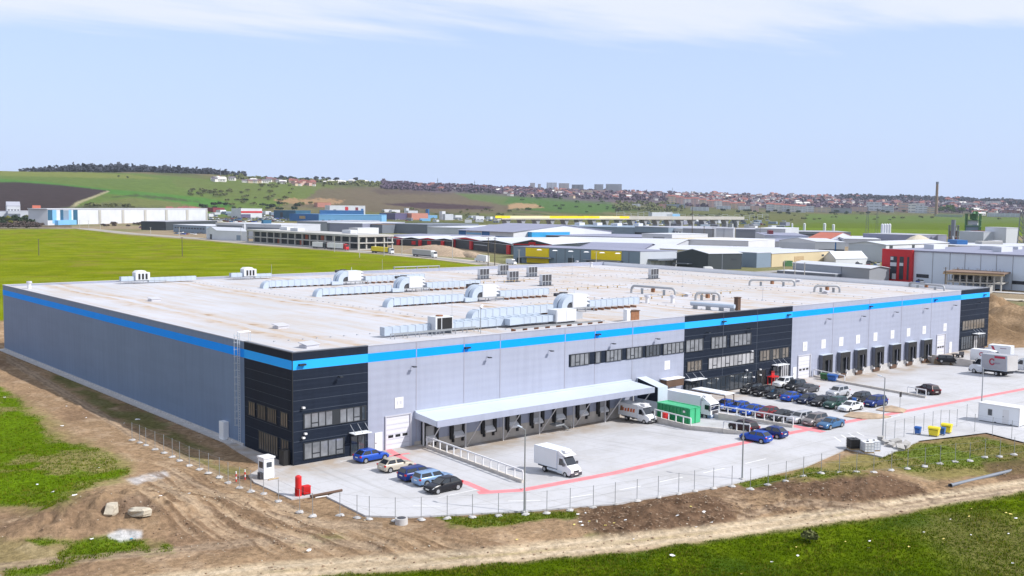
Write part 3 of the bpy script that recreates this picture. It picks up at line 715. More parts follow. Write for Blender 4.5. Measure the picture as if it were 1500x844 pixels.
def clad(name, k, ax):
    m = MATS[name]; t = m.node_tree; n = t.nodes; l = t.links; b = n['Principled BSDF']; src = b.inputs['Base Color'].links[0].from_socket; p = pos_node(n)
    sv = n.new('ShaderNodeVectorMath'); sv.operation = 'MULTIPLY'; sv.inputs[1].default_value = (1.3, 1.3, .09); l.new(p, sv.inputs[0]); st = noise(n, l, sv.outputs[0], 1.0, 6, .6)
    s_ = n.new('ShaderNodeSeparateXYZ'); l.new(p, s_.inputs[0]); cb = n.new('ShaderNodeCombineXYZ')
    for i, (o, d) in enumerate(((ax, 6.0), ('Z', 1.0))): l.new(math_(n, l, 'FLOOR', math_(n, l, 'DIVIDE', s_.outputs[o], d)), cb.inputs[i])
    w = n.new('ShaderNodeTexWhiteNoise'); l.new(cb.outputs[0], w.inputs['Vector'])
    f = math_(n, l, 'MULTIPLY', remap(n, l, st, .35, .7, 1.03, 1-k), remap(n, l, w.outputs['Value'], 0, 1, 1-k*.35, 1+k*.35)); low = remap(n, l, s_.outputs['Z'], -.5, 1.6, 1-k*1.2, 1); f = math_(n, l, 'MULTIPLY', f, low)
    v = n.new('ShaderNodeVectorMath'); v.operation = 'SCALE'; l.new(src, v.inputs[0]); l.new(f, v.inputs['Scale']); l.new(v.outputs[0], b.inputs['Base Color'])
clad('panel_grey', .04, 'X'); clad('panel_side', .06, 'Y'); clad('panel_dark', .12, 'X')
# windows: rows of panes in dark frames, the frame a sub-part
def window(x0, x1, z0, z1, n, mt='glass', y=-.012, solid=(), xs=None, bars=True):
    g = MB(); g.box(x0, x1, y-.04, y+.02, z0, z1); w = g.build('window', mt, wh)
    f = MB(); t = .09; yy0, yy1 = y-.09, y-.041
    f.box(x0-t, x1+t, yy0, yy1, z1, z1+t); f.box(x0-t, x1+t, yy0, yy1, z0-t, z0)
    e = xs or [x0+(x1-x0)*k/n for k in range(n+1)]
    for k, x in enumerate(e):
        ww = t if k in (0, len(e)-1) else .055
        f.box(x-ww, x+ww, yy0, yy1, z0+.001, z1-.001)
    for k in range(len(e)-1):
        if k in solid: f.box(e[k]+.06, e[k+1]-.06, yy0+.01, yy1, z0+.002, z1-.002)
        elif bars and k % 3 == 1: f.box(e[k]+.056, e[k+1]-.056, yy0+.004, yy1, z0+(z1-z0)*.26, z0+(z1-z0)*.26+.1)
    f.build('frame', 'frame_dark', w); return w
mat('glass_blind', (.36, .36, .38), .12, 0, .3, .45, spec=.8)
window(1.35, 8.9, 4.15, 5.75, 8, 'glass_mid', solid=(4,))
window(9.0, 9.6, 4.15, 5.75, 1, 'glass')
window(1.35, 6.6, .55, 2.35, 5, 'glass_mid')
def sidewindow(y0, y1, z0, z1, n, mt, solid=()):
    x = -.012; g = MB(); g.box(x-.04, x+.02, y0, y1, z0, z1); w = g.build('window', mt, wh); f = MB(); t = .1; a, b = x-.09, x-.041
    f.box(a, b, y0-t, y1+t, z1, z1+t); f.box(a, b, y0-t, y1+t, z0-t, z0)
    for k in range(n+1):
        y = y0+(y1-y0)*k/n; f.box(a, b, y-.07, y+.07, z0+.001, z1-.001)
        if k in solid: f.box(a+.01, b, y, y+(y1-y0)/n, z0+.002, z1-.002)
    f.build('frame', 'frame_dark', w)
sidewindow(1.2, 2.8, 4.2, 5.75, 3, 'glass_warm'); sidewindow(3.9, 6.1, 4.2, 5.75, 5, 'glass_warm'); sidewindow(6.6, 8.6, 4.2, 5.75, 5, 'glass_warm'); sidewindow(9.3, 10.9, 4.2, 5.75, 3, 'glass_warm')
sidewindow(1.0, 2.7, .5, 2.6, 3, 'glass_warm'); sidewindow(3.6, 8.3, .5, 2.6, 8, 'glass_warm')
# long strip window over the canopy and the office block windows
zs = (7.4, 8.95)
m = MB(); m.box(43.0, 67.69, -.03, .02, zs[0]-.1, zs[1]+.1); m.build('window_band', 'panel_dark', wh)
for a, b, n in ((43.3, 46.9, 4), (48.2, 49.2, 1), (50.4, 53.6, 4), (54.7, 58.0, 4), (58.9, 62.0, 4), (62.8, 67.5, 5)):
    window(a, b, zs[0], zs[1], n, 'glass_mid' if a not in (58.9,) else 'glass', y=-.034)
for a, b, n in ((68.1, 72.2, 4), (74.3, 78.1, 4), (79.1, 84.6, 5)):
    window(a, b, zs[0]-.1, zs[1]+.15, n, 'glass_mid')
window(68.5, 72.0, 4.2, 5.7, 4, 'glass_warm'); window(73.7, 85.6, 4.1, 5.8, 11, 'glass_blind', solid=()); window(87.2, 95.4, 4.2, 5.85, 9, 'glass_warm', solid=(3, 6))
window(68.2, 71.6, .2, 2.3, 4, 'glass'); window(72.3, 85.2, .2, 2.5, 11, 'glass')
window(158.0, 168.0, 4.4, 6.3, 8, 'glass_warm'); window(157.8, 163.0, .35, 2.9, 5, 'glass'); window(165.4, 168.6, .35, 2.9, 3, 'glass')
def edoor(x0, x1, z1, mt='glass'):
    g = MB(); g.box(x0, x1, -.10, -.013, .0, z1); d = g.build('door', mt, wh); f = MB()
    for x in (x0-.06, (x0+x1)/2, x1+.06): f.box(x-.05, x+.05, -.16, -.101, .0, z1+.06)
    f.box(x0-.01, x1+.01, -.155, -.102, z1+.0, z1+.07); f.build('frame', 'frame_dark', d)
    h = MB(); h.tube(((x0+x1)/2+.12, -.19, .7), ((x0+x1)/2+.12, -.19, 1.5), .03); h.build('handle', 'chrome', d)
edoor(7.6, 9.4, 2.3); edoor(86.6, 88.8, 2.6, 'black'); edoor(91.0, 92.8, 2.8, 'glass'); window(93.2, 95.6, .15, 2.8, 4, 'glass_blind'); edoor(163.4, 165.0, 2.8, 'glass_blind')
def entry_roof(x0, x1, z):
    g = MB(); g.box(x0, x1, -1.35, -.05, z, z+.08); c = g.build('entrance_canopy', 'white_sheet', wh)
    r = MB()
    for k in range(3):
        x = x0+(x1-x0)*(.08+.42*k); r.tube((x, -1.2, z+.08), (x, -.05, z+1.0), .035, seg=6)
    r.build('tie_rod', 'steel', c)
entry_roof(7.3, 9.7, 2.75); entry_roof(67.9, 71.9, 2.9); entry_roof(90.6, 94.0, 3.15); entry_roof(162.6, 166.0, 3.3)
# sectional doors
def secdoor(x0, x1, z1, z0=0.0, label=None):
    m = MB(); m.box(x0, x1, -.045, -.003, z0, z1); d = m.build('sectional_door', 'door_white', wh)
    f = MB(); f.box(x0-.14, x0, -.16, -.003, z0, z1+.14); f.box(x1, x1+.2, -.2, -.003, z0, z1+.14); f.box(x0, x1, -.16, -.003, z1, z1+.14); f.build('frame', 'coping_grey', d)
    g = MB()
    for k in range(3):
        c = x0+(x1-x0)*(.2+.3*k); g.box(c-.35, c+.35, -.075, -.046, z0+1.4, z0+1.72)
    g.build('pane', 'black', d)
    s = MB()
    for k in range(1, int((z1-z0)/.6)): s.box(x0+.02, x1-.02, -.052, -.046, z0+k*.6-.012, z0+k*.6+.012)
    s.build('panel_gap', 'joint', d)
secdoor(12.5, 16.0, 4.0); secdoor(98.4, 101.9, 4.0); secdoor(147.3, 150.6, 4.1)
def pdoor(x0, x1, z1):
    m = MB(); m.box(x0, x1, -.07, -.003, 0, z1); d = m.build('door', 'white_plain', wh); h = MB(); h.box(x0+.1, x0+.2, -.12, -.071, 1.0, 1.1); h.build('handle', 'black', d)
pdoor(10.9, 12.0, 2.3); pdoor(96.9, 97.9, 2.2); pdoor(152.6, 153.7, 2.3)
# number boards over the doors; their figures are only grey smudges in the photograph
def board(x, z, w=1.25, h=1.35):
    m = MB(); m.box(x-w/2, x+w/2, -.05, -.003, z-h/2, z+h/2); b = m.build('number_board', 'white_plain', wh)
    k = MB(); k.box(x-.34, x-.14, -.058, -.051, z-.22, z+.22); k.box(x+.06, x+.36, -.058, -.051, z-.18, z+.24); k.build('marking', 'coping_grey', b)
board(*wall(584.5, 590)); board(*wall(977, 535))
for u, v in [(1179, 507.5), (1206, 504), (1232, 500.5), (1256.5, 497), (1282, 493.5), (1307, 490), (1330.5, 487), (1353.5, 483.5), (1384, 479.5)]: board(*wall(u, v), 1.35, 1.6)
# overflow spouts in the stripe and floodlights below it
for x in (1.1, wall(687, 0)[0], wall(875, 491)[0], 77.2, 95.0, wall(1275, 447)[0], wall(1370, 438)[0], 167.4):
    m = MB(); m.box(x-.42, x+.42, -.42, -.021, 11.42, 11.62); m.build('roof_spout', 'frame_dark', wh)
def flood(u, v, on='facade'):
    x, z = wall(u, v); m = MB(); m.tube((x, -.01, z), (x, -.55, z+.05), .04, seg=6); m.box(x-.22, x+.22, -.85, -.45, z-.06, z+.06)
    o = m.build('wall_lamp', 'frame_dark', wh)
for p in [(603, 536.5), (713, 523), (804, 513.5), (495, 551), (895, 503), (960, 496), (1034, 487), (1095, 481), (1211, 467), (1262, 463), (1310, 457), (1354, 452), (1396, 447), (1432, 443)]: flood(*p)
for u, v in ((443, 597), (446, 635), (443, 641), (1100, 514), (1092, 542), (1112, 541), (1102, 552), (1112, 549)):
    x, z = wall(u, v); m = MB(); m.box(x-.16, x+.16, -.4, -.1, z-.1, z+.1); m.box(x-.05, x+.05, -.1, -.0, z-.05, z+.05); m.build('wall_lamp', 'white_plain', wh)
# caged ladder on the shaded wall
m = MB()
for dy in (0, .5): m.tube((-.35, 12.6+dy, .4), (-.35, 12.6+dy, 14.1), .035, seg=5)
for k in range(44): m.tube((-.35, 12.6, .6+k*.3), (-.35, 13.1, .6+k*.3), .02, seg=4)
for k in range(14):
    z = 2.6+k*.85; pts = [(-.35-.65*math.sin(a), 12.85-.36*math.cos(a), z) for a in [i*math.pi/6 for i in range(7)]]
    for a, b in zip(pts[:-1], pts[1:]): m.tube(a, b, .022, seg=4)
for s in (-.36, 0, .36): m.tube((-.95 if s == 0 else -.7, 12.85+s, 2.6), (-.95 if s == 0 else -.7, 12.85+s, 13.9), .02, seg=4)
for a, b in (((-.35, 12.6), (1.1, 12.6)), ((-.35, 13.1), (1.1, 13.1))): m.tube((*a, 14.05), (*b, 14.05), .03, seg=5); m.tube((*b, 14.05), (*b, 12.5), .03, seg=5)
m.build('ladder', 'galv', wh)
m = MB(); m.box(-.7, -.003, 16.6, 17.9, 0, 2.3); m.box(-.72, -.701, 16.7, 17.8, .1, 2.2); m.build('side_door_hood', 'white_sheet', wh)
m = MB(); m.box(-.95, -.12, .5, 1.6, .0, 1.75); m.build('meter_cabinet', 'black', wh)
# dock canopy: sloping sheet roof with a fascia on posts and raking struts
cx0, cx1 = 16.7, 55.6
m = MB(); m.prism([(cx0, -.004, 4.15), (cx0, -.004, 3.35), (cx0, -4.75, 3.05), (cx0, -4.75, 3.75)], (cx1-cx0, 0, 0)); can = m.build('dock_canopy', 'canopy', wh)
m = MB(); m.prism([(cx0-.02, -4.752, 3.0), (cx0-.02, -4.86, 3.0), (cx0-.02, -4.86, 3.8), (cx0-.02, -4.752, 3.8)], (cx1-cx0+.04, 0, 0)); m.build('fascia', 'panel_grey', can)
m = MB(); m.box(cx0, cx1, -.35, -.005, 4.151, 4.32); m.build('flashing', 'galv', can)
for x in (17.3, 23.9, 30.2, 36.6, 43.0, 49.3, 55.1):
    m = MB(); m.box(x-.08, x+.08, -1.22, -1.06, -1.15, 3.2); m.build('post', 'post', can)
    m = MB(); m.tube((x+.25, -1.15, -.9), (x+.25, -4.4, 3.1), .065, seg=6); m.build('strut', 'post', can)
# dock doors under the canopy
mat('dock_wall', (.36, .355, .36), .8, var=.12, scale=.6)
m = MB(); m.box(16.72, 55.6, -.05, -.004, -1.25, .42); m.build('dock_plinth', 'concrete_old', wh)
boxes('dock_plinth', 'concrete_new', wh, (103.2, 143.4, -.05, -.004, -1.25, .12))
def dock(x, w=2.5, h=2.7, z0=.05, deep=.35, hang=.0, shelter=False):
    d = None
    if not shelter:
        m = MB(); m.box(x-w/2+.3, x+w/2-.3, -.09, -.055, z0, z0+h-.35); d = m.build('dock_door', 'door_white' if hang else 'dock_wall', wh)
        boxes('dock_seal', 'rubber', d, (x-w/2, x-w/2+.5, -deep, -.055, z0-.1, z0+h), (x+w/2-.5, x+w/2, -deep, -.055, z0-.1, z0+h), (x-w/2+.5, x+w/2-.5, -deep-.05, -.055, z0+h-.55, z0+h+.05))
        m = MB(); m.prism([(x-w/2+.45, -.12, z0+.45), (x-w/2+.45, -.62, z0+.1), (x-w/2+.45, -.66, z0+.35), (x-w/2+.45, -.12, z0+.85)], (w-.9, 0, 0)); m.build('leveller_flap', 'white_plain', d)
        boxes('bumper', 'rubber', d, (x-w/2+.35, x-w/2+.6, -.32, -.055, -.45, z0-.12), (x+w/2-.6, x+w/2-.35, -.32, -.055, -.45, z0-.12))
    else:
        m = MB(); m.box(x-w/2+.5, x+w/2-.5, -.12, -.055, -1.0, z0+h-.5); d = m.build('dock_door', 'frame_dark', wh)
        m = MB(); m.box(x-w/2, x+w/2, -deep, -.004, z0+h-.05, z0+h+.06); m.build('hood', 'galv', d)
        for s in (-1, 1):
            a = x+s*w/2; boxes('side_curtain', 'coping', d, (min(a, a-s*.06), max(a, a-s*.06), -deep, -.06, z0-.1, z0+h-.051))
        boxes('front_curtain', 'rubber', d, (x-w/2+.07, x-w/2+.75, -deep-.05, -deep+.02, z0-.15, z0+h-.06), (x+w/2-.75, x+w/2-.07, -deep-.05, -deep+.02, z0-.15, z0+h-.06), (x-w/2+.75, x+w/2-.75, -deep-.055, -deep+.02, z0+h-1.0, z0+h-.06))
        m = MB(); m.box(x-w/2+.5, x+w/2-.5, -.25, -.121, -1.05, -.35); m.build('leveller_flap', 'brown', d)
        boxes('bumper', 'white_plain', d, (x-w/2+.3, x-w/2+.55, -.5, -.056, -.5, -.1), (x+w/2-.55, x+w/2-.3, -.5, -.056, -.5, -.1))
for x in (19.0, 23.4, 28.5, 32.7, 37.0, 41.2, 45.7, 49.8): dock(x)
for u, v in [(1206.4, 549), (1232.5, 545), (1257, 541), (1282.6, 536), (1307.6, 532), (1331, 527), (1353.8, 521)]:
    dock(wall(u, v)[0], 3.3, 3.35, .35, .75, shelter=True)
m = MB(); m.box(38.7, 40.3, -2.2, -.9, -.2, .0); m.tube((38.7, -2.2, -.2), (38.7, -2.2, .9), .03); m.tube((40.3, -2.2, -.2), (40.3, -2.2, .9), .03); m.tube((38.7, -2.2, .9), (40.3, -2.2, .9), .03)
for k in range(4): m.box(40.35+k*.3, 40.62+k*.3, -2.1, -1.0, -.32-k*.22, -.26-k*.22)
m.tube((40.3, -2.2, .9), (41.6, -2.2, .0), .03); m.tube((41.6, -2.2, 0), (41.6, -2.2, -1.0), .03); m.build('dock_steps', 'pole', wh)
# enclosed dock houses at the right end of the canopy
m = MB(); m.prism([(57.0, -.01, 4.4), (57.0, -.01, -1.1), (57.0, -4.3, -1.1), (57.0, -4.3, 3.5)], (2.1, 0, 0)); dh = m.build('dock_house', 'canopy', wh)
m = MB(); m.prism([(56.995, -.3, 4.38), (56.995, -.3, 1.4), (56.995, -4.2, 1.4), (56.995, -4.2, 3.50)], (-.05, 0, 0)); m.build('side_panel', 'panel_dark', dh)
m = MB(); m.box(62.3, 66.3, -1.3, -.06, 2.5, 3.6); dh = m.build('dock_hood', 'brown', wh)
m = MB(); m.box(62.2, 66.4, -1.4, -.06, 3.601, 3.75); m.build('hood_cap', 'white_sheet', dh)

# ------------------------------------------------------------------ vehicles
def rot2(x, y, a): return x*math.cos(a)-y*math.sin(a), x*math.sin(a)+y*math.cos(a)
CARM = {}
def paint(name, col, rough=.28, metal=.25):
    mat('paint_'+name, col, rough, metal, .05, 1.5, spec=.45); return 'paint_'+name
for nm, c in dict(blue=(.012, .07, .40), deep_blue=(.010, .030, .16), navy=(.012, .020, .055), teal_blue=(.02, .075, .17), sky_blue=(.20, .32, .52), steel_blue=(.045, .13, .27), silver=(.42, .43, .46), champagne=(.46, .42, .35), white=(.74, .75, .78), black=(.012, .012, .016), charcoal=(.03, .032, .038), graphite=(.07, .07, .08), taupe=(.19, .17, .17), dark_green=(.02, .06, .05), wine=(.20, .025, .03), maroon_black=(.04, .016, .02)).items():
    paint(nm, c)
KINDS = {  # length, width, wheelbase, wheel r, profile: hood z, belt z, roof z, x of (nose, windscreen foot, roof front, roof rear, rear glass foot, tail), all from the front axle's end = +
 'hatch': dict(L=4.10, W=1.74, wb=2.54, r=.31, hood=.84, belt=.93, roof=1.45, wf=1.0, rf=.20, rr=-1.30, rg=-1.90, deck=.96),
 'estate': dict(L=4.60, W=1.76, wb=2.68, r=.32, hood=.84, belt=.95, roof=1.48, wf=1.10, rf=.42, rr=-1.95, rg=-2.20, deck=.96),
 'saloon': dict(L=4.60, W=1.78, wb=2.70, r=.32, hood=.82, belt=.93, roof=1.42, wf=1.12, rf=.30, rr=-.75, rg=-1.60, deck=1.0),
 'suv': dict(L=4.45, W=1.84, wb=2.65, r=.36, hood=1.02, belt=1.10, roof=1.68, wf=1.02, rf=.36, rr=-1.78, rg=-2.10, deck=1.10),
 'mpv': dict(L=4.30, W=1.80, wb=2.68, r=.32, hood=.92, belt=1.02, roof=1.62, wf=1.30, rf=.45, rr=-1.72, rg=-2.02, deck=1.05),
}
def car_proto(kind, col, glass='carglass'):
    k = KINDS[kind]; L_, Wd, wb, r = k['L'], k['W'], k['wb'], k['r']; hw = Wd/2
    root = thing('car', None, None, (0, 0, -50))
    xf, xr = L_/2, -L_/2; ax = wb/2+.05
    def ring(x, zb, zt, w, crown=.03):
        h = zt-zb
        return [(x, -w*.90, zb), (x, -w*.99, zb+.12*h), (x, -w, zb+.45*h), (x, -w*.965, zb+.80*h), (x, -w*.86, zt), (x, -w*.4, zt+crown), (x, w*.4, zt+crown), (x, w*.86, zt), (x, w*.965, zb+.80*h), (x, w, zb+.45*h), (x, w*.99, zb+.12*h), (x, w*.90, zb)]
    zb = .21 if kind != 'suv' else .29
    st = [(xf, zb+.12, k['hood']-.28, .80), (xf-.10, zb+.02, k['hood']-.15, .90), (xf-.40, zb, k['hood']-.05, .97), (k['wf']+.05, zb, k['hood']+.05, 1.0), (k['wf']-.3, zb, k['belt'], 1.0), (0, zb, k['belt']+.01, 1.0), (k['rr'], zb, k['belt']+.02, 1.0), (min(k['rg'], xr+.4)+.0, zb, k['deck'], .985), (xr+.12, zb+.03, k['deck']-.03, .93), (xr, zb+.14, k['deck']-.12, .86)]
    st = sorted(st, key=lambda q: -q[0])
    m = MB(); m.loft([ring(x, a, b, hw*w) for x, a, b, w in st]); body = m.build('body', col, root, smooth=38)
    # cabin: painted roof and pillars
    bz, tz = k['belt']-.01, k['roof']; bw, tw = hw*.92, hw*.68
    def cab(x, z, w): return [(x, -w, z), (x, w, z)]
    wf, rf, rr, rg = k['wf'], k['rf'], k['rr'], k['rg']
    m = MB()
    lo = [(wf, -bw*.9, bz), (wf, bw*.9, bz), (rg, bw*.93, bz), (rg, -bw*.93, bz)]
    mid_ = [(rf, -tw, tz-.06), (rf, tw, tz-.06), (rr, tw, tz-.06), (rr, -tw, tz-.06)]
    top = [(rf-.22, -tw*.82, tz), (rf-.22, tw*.82, tz), (rr+.18, tw*.82, tz-.005), (rr+.18, -tw*.82, tz-.005)]
    m.loft([lo, mid_, top]); m.build('cabin', col, root, smooth=30)
    # glazing, a little proud of the cabin
    def quadp(a, b, c, d, o): return [tuple(Vector(p)+Vector(o)) for p in (a, b, c, d)]
    def lerp(a, b, t): return tuple(a[i]+(b[i]-a[i])*t for i in range(3))
    e = .012
    def pane(name, A, B, C, D, n, t0=.08, s=.07):
        a, b, c, d = lerp(A, D, .06), lerp(B, C, .06), lerp(B, C, .93), lerp(A, D, .93)
        a, b = lerp(a, b, s), lerp(b, a, s); d, c = lerp(d, c, s), lerp(c, d, s)
        g = MB(); o = Vector(n)*e; g.prism([tuple(Vector(p)+o*.2) for p in (a, b, c, d)], o); g.build(name, glass, root)
    pane('windscreen', lo[0], lo[1], mid_[1], mid_[0], (.7, 0, .7))
    pane('rear_window', lo[2], lo[3], mid_[3], mid_[2], (-.8, 0, .5))
    for s in (0, 1):
        A, B, C, D = (lo[0], lo[3], mid_[3], mid_[0]) if s == 0 else (lo[1], lo[2], mid_[2], mid_[1]); n = (0, -1, .3) if s == 0 else (0, 1, .3)
        h1, h2 = lerp(A, B, .46), lerp(D, C, .42); g1, g2 = lerp(A, B, .50), lerp(D, C, .46)
        pane('side_window', lerp(A, B, .06), h1, h2, D, n, s=.04); pane('side_window', g1, lerp(B, A, .05), C, g2, n, s=.05)
    # wheels with tyre and rim
    for sx_ in (1, -1):
        for sy in (1, -1):
            x, y = sx_*ax-.02, sy*(hw-.10)
            a = MB(); a.tube((x, sy*(hw-.02), r+.02), (x, sy*(hw+.004), r+.02), r*1.17, seg=18); a.build('wheel_arch', 'black', root)
            w = MB(); w.tube((x, y-sy*.10, r), (x, y+sy*.115, r), r, seg=18); wo_ = w.build('tyre', 'rubber', root, smooth=40)
            w = MB(); w.tube((x, y+sy*.10, r), (x, y+sy*.125, r), r*.66, seg=14)
            for q in range(5):
                t = q*2*math.pi/5; w.tube((x, y+sy*.13, r), (x+math.cos(t)*r*.6, y+sy*.13, r+math.sin(t)*r*.6), .03, seg=4)
            w.build('rim', 'rim', wo_)
    for sy in (1, -1):
        h = MB(); z = k['hood']-.24; h.prism([(xf-.02, sy*hw*.45, z-.06), (xf-.10, sy*hw*.86, z-.04), (xf-.32, sy*hw*.93, z+.08), (xf-.14, sy*hw*.50, z+.06)], (.03, 0, .03)); h.build('headlight', 'lamp_clear', root)
        h = MB(); z = k['deck']-.22; h.box(xr-.012, xr+.16, sy*hw*.86-.1 if sy < 0 else sy*hw*.86-.12, sy*hw*.86+.12 if sy < 0 else sy*hw*.86+.1, z, z+.17); h.build('tail_light', 'lamp_red', root)
        h = MB(); h.box(wf-.42, wf-.24, sy*(hw*.96), sy*(hw*.96)+sy*.17, bz+.02, bz+.15); h.build('wing_mirror', col, root)
    p = MB(); p.box(xf-.03, xf+.012, -.27, .27, .42, .53); p.build('number_plate', 'plate', root)
    p = MB(); p.box(xr-.015, xr+.03, -.27, .27, .62, .73); p.build('number_plate', 'plate', root)
    p = MB(); p.box(xf-.04, xf+.008, -hw*.42, hw*.42, zb+.16, zb+.20); p.box(xf-.06, xf+.006, -hw*.34, hw*.34, k['hood']-.30, k['hood']-.22); p.build('grille', 'black', root)
    p = MB(); p.box(xr+.2, xf-.2, -hw*.95, hw*.95, zb-.05, zb+.02); p.build('underbody', 'rubber', root)
    return root
PROTO = {}
def car(kind, col, x, y, z, rz, label, group=None, extra=None, cat='car'):
    key = (kind, col)
    if key not in PROTO: PROTO[key] = o = car_proto(kind, 'paint_'+col)
    else: o = copy_tree(PROTO[key])
    o.location = (x, y, z); o.rotation_euler = (0, 0, rz); o.name = 'parked_car'
    tag(o, label, cat, group)
    return o
def car_by_wheel(kind, col, u, v, rz, label, group=None, front=True, left=True, jit=0, z=0.0):
    """place a car by the foot of its near-side wheel"""
    k = KINDS[kind]; p = aty(u, v); ox = (k['wb']/2+.03)*(1 if front else -1); oy = (k['W']/2-.05)*(1 if left else -1)
    a = rz+jit; dx, dy = rot2(ox, oy, a); x, y = p.x-dx, p.y-dy
    return car(kind, col, x, y, yz(x, y), a, label, group)
m3 = lambda x, y: (520+x/4.22, 540+y/4.22)
GA = 'cars parked beside the corner office'
car_by_wheel('hatch', 'blue', *m3(183, 565), 0.03, 'bright blue hatchback parked nearest the glass office entrance', GA, True, False)
car_by_wheel('hatch', 'champagne', *m3(220, 646), 0.0, 'champagne coloured hatchback in the front row between two blue cars', GA, False, False)
car_by_wheel('estate', 'deep_blue', *m3(355, 701), -.02, 'dark blue estate car beside the champagne hatchback', GA, False, False)
car_by_wheel('estate', 'sky_blue', *m3(446, 730), .0, 'pale metallic blue estate car next to the black hatchback', GA, False, False)
car_by_wheel('hatch', 'black', *m3(512, 778), math.pi+.02, 'black hatchback at the outer end of the front row', GA, True, True)
f1 = lambda x, y: (1050+x/8.44, 540+y/8.44)
GB = 'cars in the middle car park'
PI = math.pi
def rowcar(kind, col, x, y, rz, label, jit=0): return car(kind, col, x, y, 0, rz+jit, label, GB)
# row A behind the white railing, noses to the rail
ya = [-9.9, -12.35, -14.9, -17.4, -19.9, -22.35, -24.75, -27.2]
rowA = [('saloon', 'blue', 'blue saloon at the wall end of the row behind the white railing'), ('hatch', 'blue', 'blue hatchback second from the wall end behind the white railing'), ('saloon', 'blue', 'blue saloon beside the red car behind the white railing'), ('hatch', 'wine', 'only red car on the site, parked behind the white railing'),
        ('saloon', 'charcoal', 'dark grey saloon between the red car and the silver estate behind the railing'), ('estate', 'silver', 'silver estate car at the free end of the white railing'), ('mpv', 'taupe', 'grey brown people carrier between the silver estate and the steel blue saloon'), ('saloon', 'steel_blue', 'steel blue saloon at the outer end of the row by the red line')]
for (k_, c_, lb), y in zip(rowA, ya):
    xf_ = 66.05 if y < -20 else 65.4
    rowcar(k_, c_, xf_+1.35, y+.88, PI, lb, rnd.uniform(-.02, .02))
yb = [-4.4, -6.8, -9.4, -12.2, -14.8, -17.2, -19.7, -22.2]
rowB = [('mpv', 'black', 'black people carrier with bright bonnet nearest the office in the middle row', 0), ('estate', 'black', 'black estate second from the office in the middle row', 0), ('saloon', 'charcoal', 'charcoal saloon beside the blue saloon that is parked tail first', 0), ('saloon', 'blue', 'bright blue saloon parked tail outwards among dark cars', 1),
        ('hatch', 'navy', 'navy hatchback between the tail first blue saloon and a black hatchback', 0), ('hatch', 'black', 'black hatchback beside the dark green off roader', 0), ('suv', 'dark_green', 'dark green off roader beside the white saloon', 0), ('saloon', 'white', 'white saloon by the bare earth island', 0)]
for (k_, c_, lb, fl), y in zip(rowB, yb):
    rowcar(k_, c_, 80.5, y+.88, 0 if fl else PI, lb, rnd.uniform(-.02, .02))
rowC = [('suv', 'white', 88.3, -4.1, 'white off roader parked right in front of the office entrance'), ('mpv', 'charcoal', 88.0, -6.6, 'dark grey people carrier beside the white off roader at the entrance'), ('saloon', 'graphite', 87.1, -9.5, 'graphite saloon at the end of the rear group of three'),
        ('suv', 'silver', 87.8, -14.6, 'silver off roader in the rear row near the bins'), ('estate', 'black', 86.6, -19.2, 'black estate with a roof rail beside the blue barrel'), ('mpv', 'deep_blue', 85.4, -22.6, 'dark blue people carrier at the earth island beside the lamp')]
for k_, c_, x, y, lb in rowC: rowcar(k_, c_, x+1.35, y+.88, PI, lb, rnd.uniform(-.03, .03))
def car_two(kind, col, pf, pr, left, label, group=None, z=0.0):
    a, b = aty(*pf), aty(*pr); d = a-b; rz = math.atan2(d.y, d.x); k = KINDS[kind]; c = (a+b)/2
    dx, dy = rot2(0, (k['W']/2-.05)*(1 if left else -1), rz)
    x, y = c.x-dx, c.y-dy; return car(kind, col, x, y, c.z, rz, label, group)
GR = 'cars standing on the ramps'
car_two('hatch', 'blue', (1089.2, 645.1), (1114.5, 650.1), True, 'bright blue hatchback standing alone in front of the short railing', GR)
car_two('hatch', 'deep_blue', (1113.5, 638.6), (1137, 643.2), True, 'darker blue hatchback just behind the bright blue one on the ramp', GR)
car_two('suv', 'maroon_black', (1070, 630.5), (1094, 636), True, 'black off roader standing behind the two bay railing on the ramp', GR)
car_two('suv', 'maroon_black', (1341, 575), (1363.7, 579.5), True, 'black off roader beside the short railing on the right yard', GR)
car_two('estate', 'black', (1400, 533.4), (1380.6, 530.8), False, 'long black estate parked under the last white sectional door', GR)
car('saloon', 'maroon_black', 157.2, -4.6, 0, PI+.3, 'dark red black saloon in front of the far corner office', GR)
car('saloon', 'navy', 160.5, -6.2, 0, PI+.2, 'navy saloon half hidden behind the box truck with a red slash', GR)
car('estate', 'steel_blue', 164.0, -19.5, 0, PI, 'blue grey estate at the right edge between the two red slashed trucks', GR)

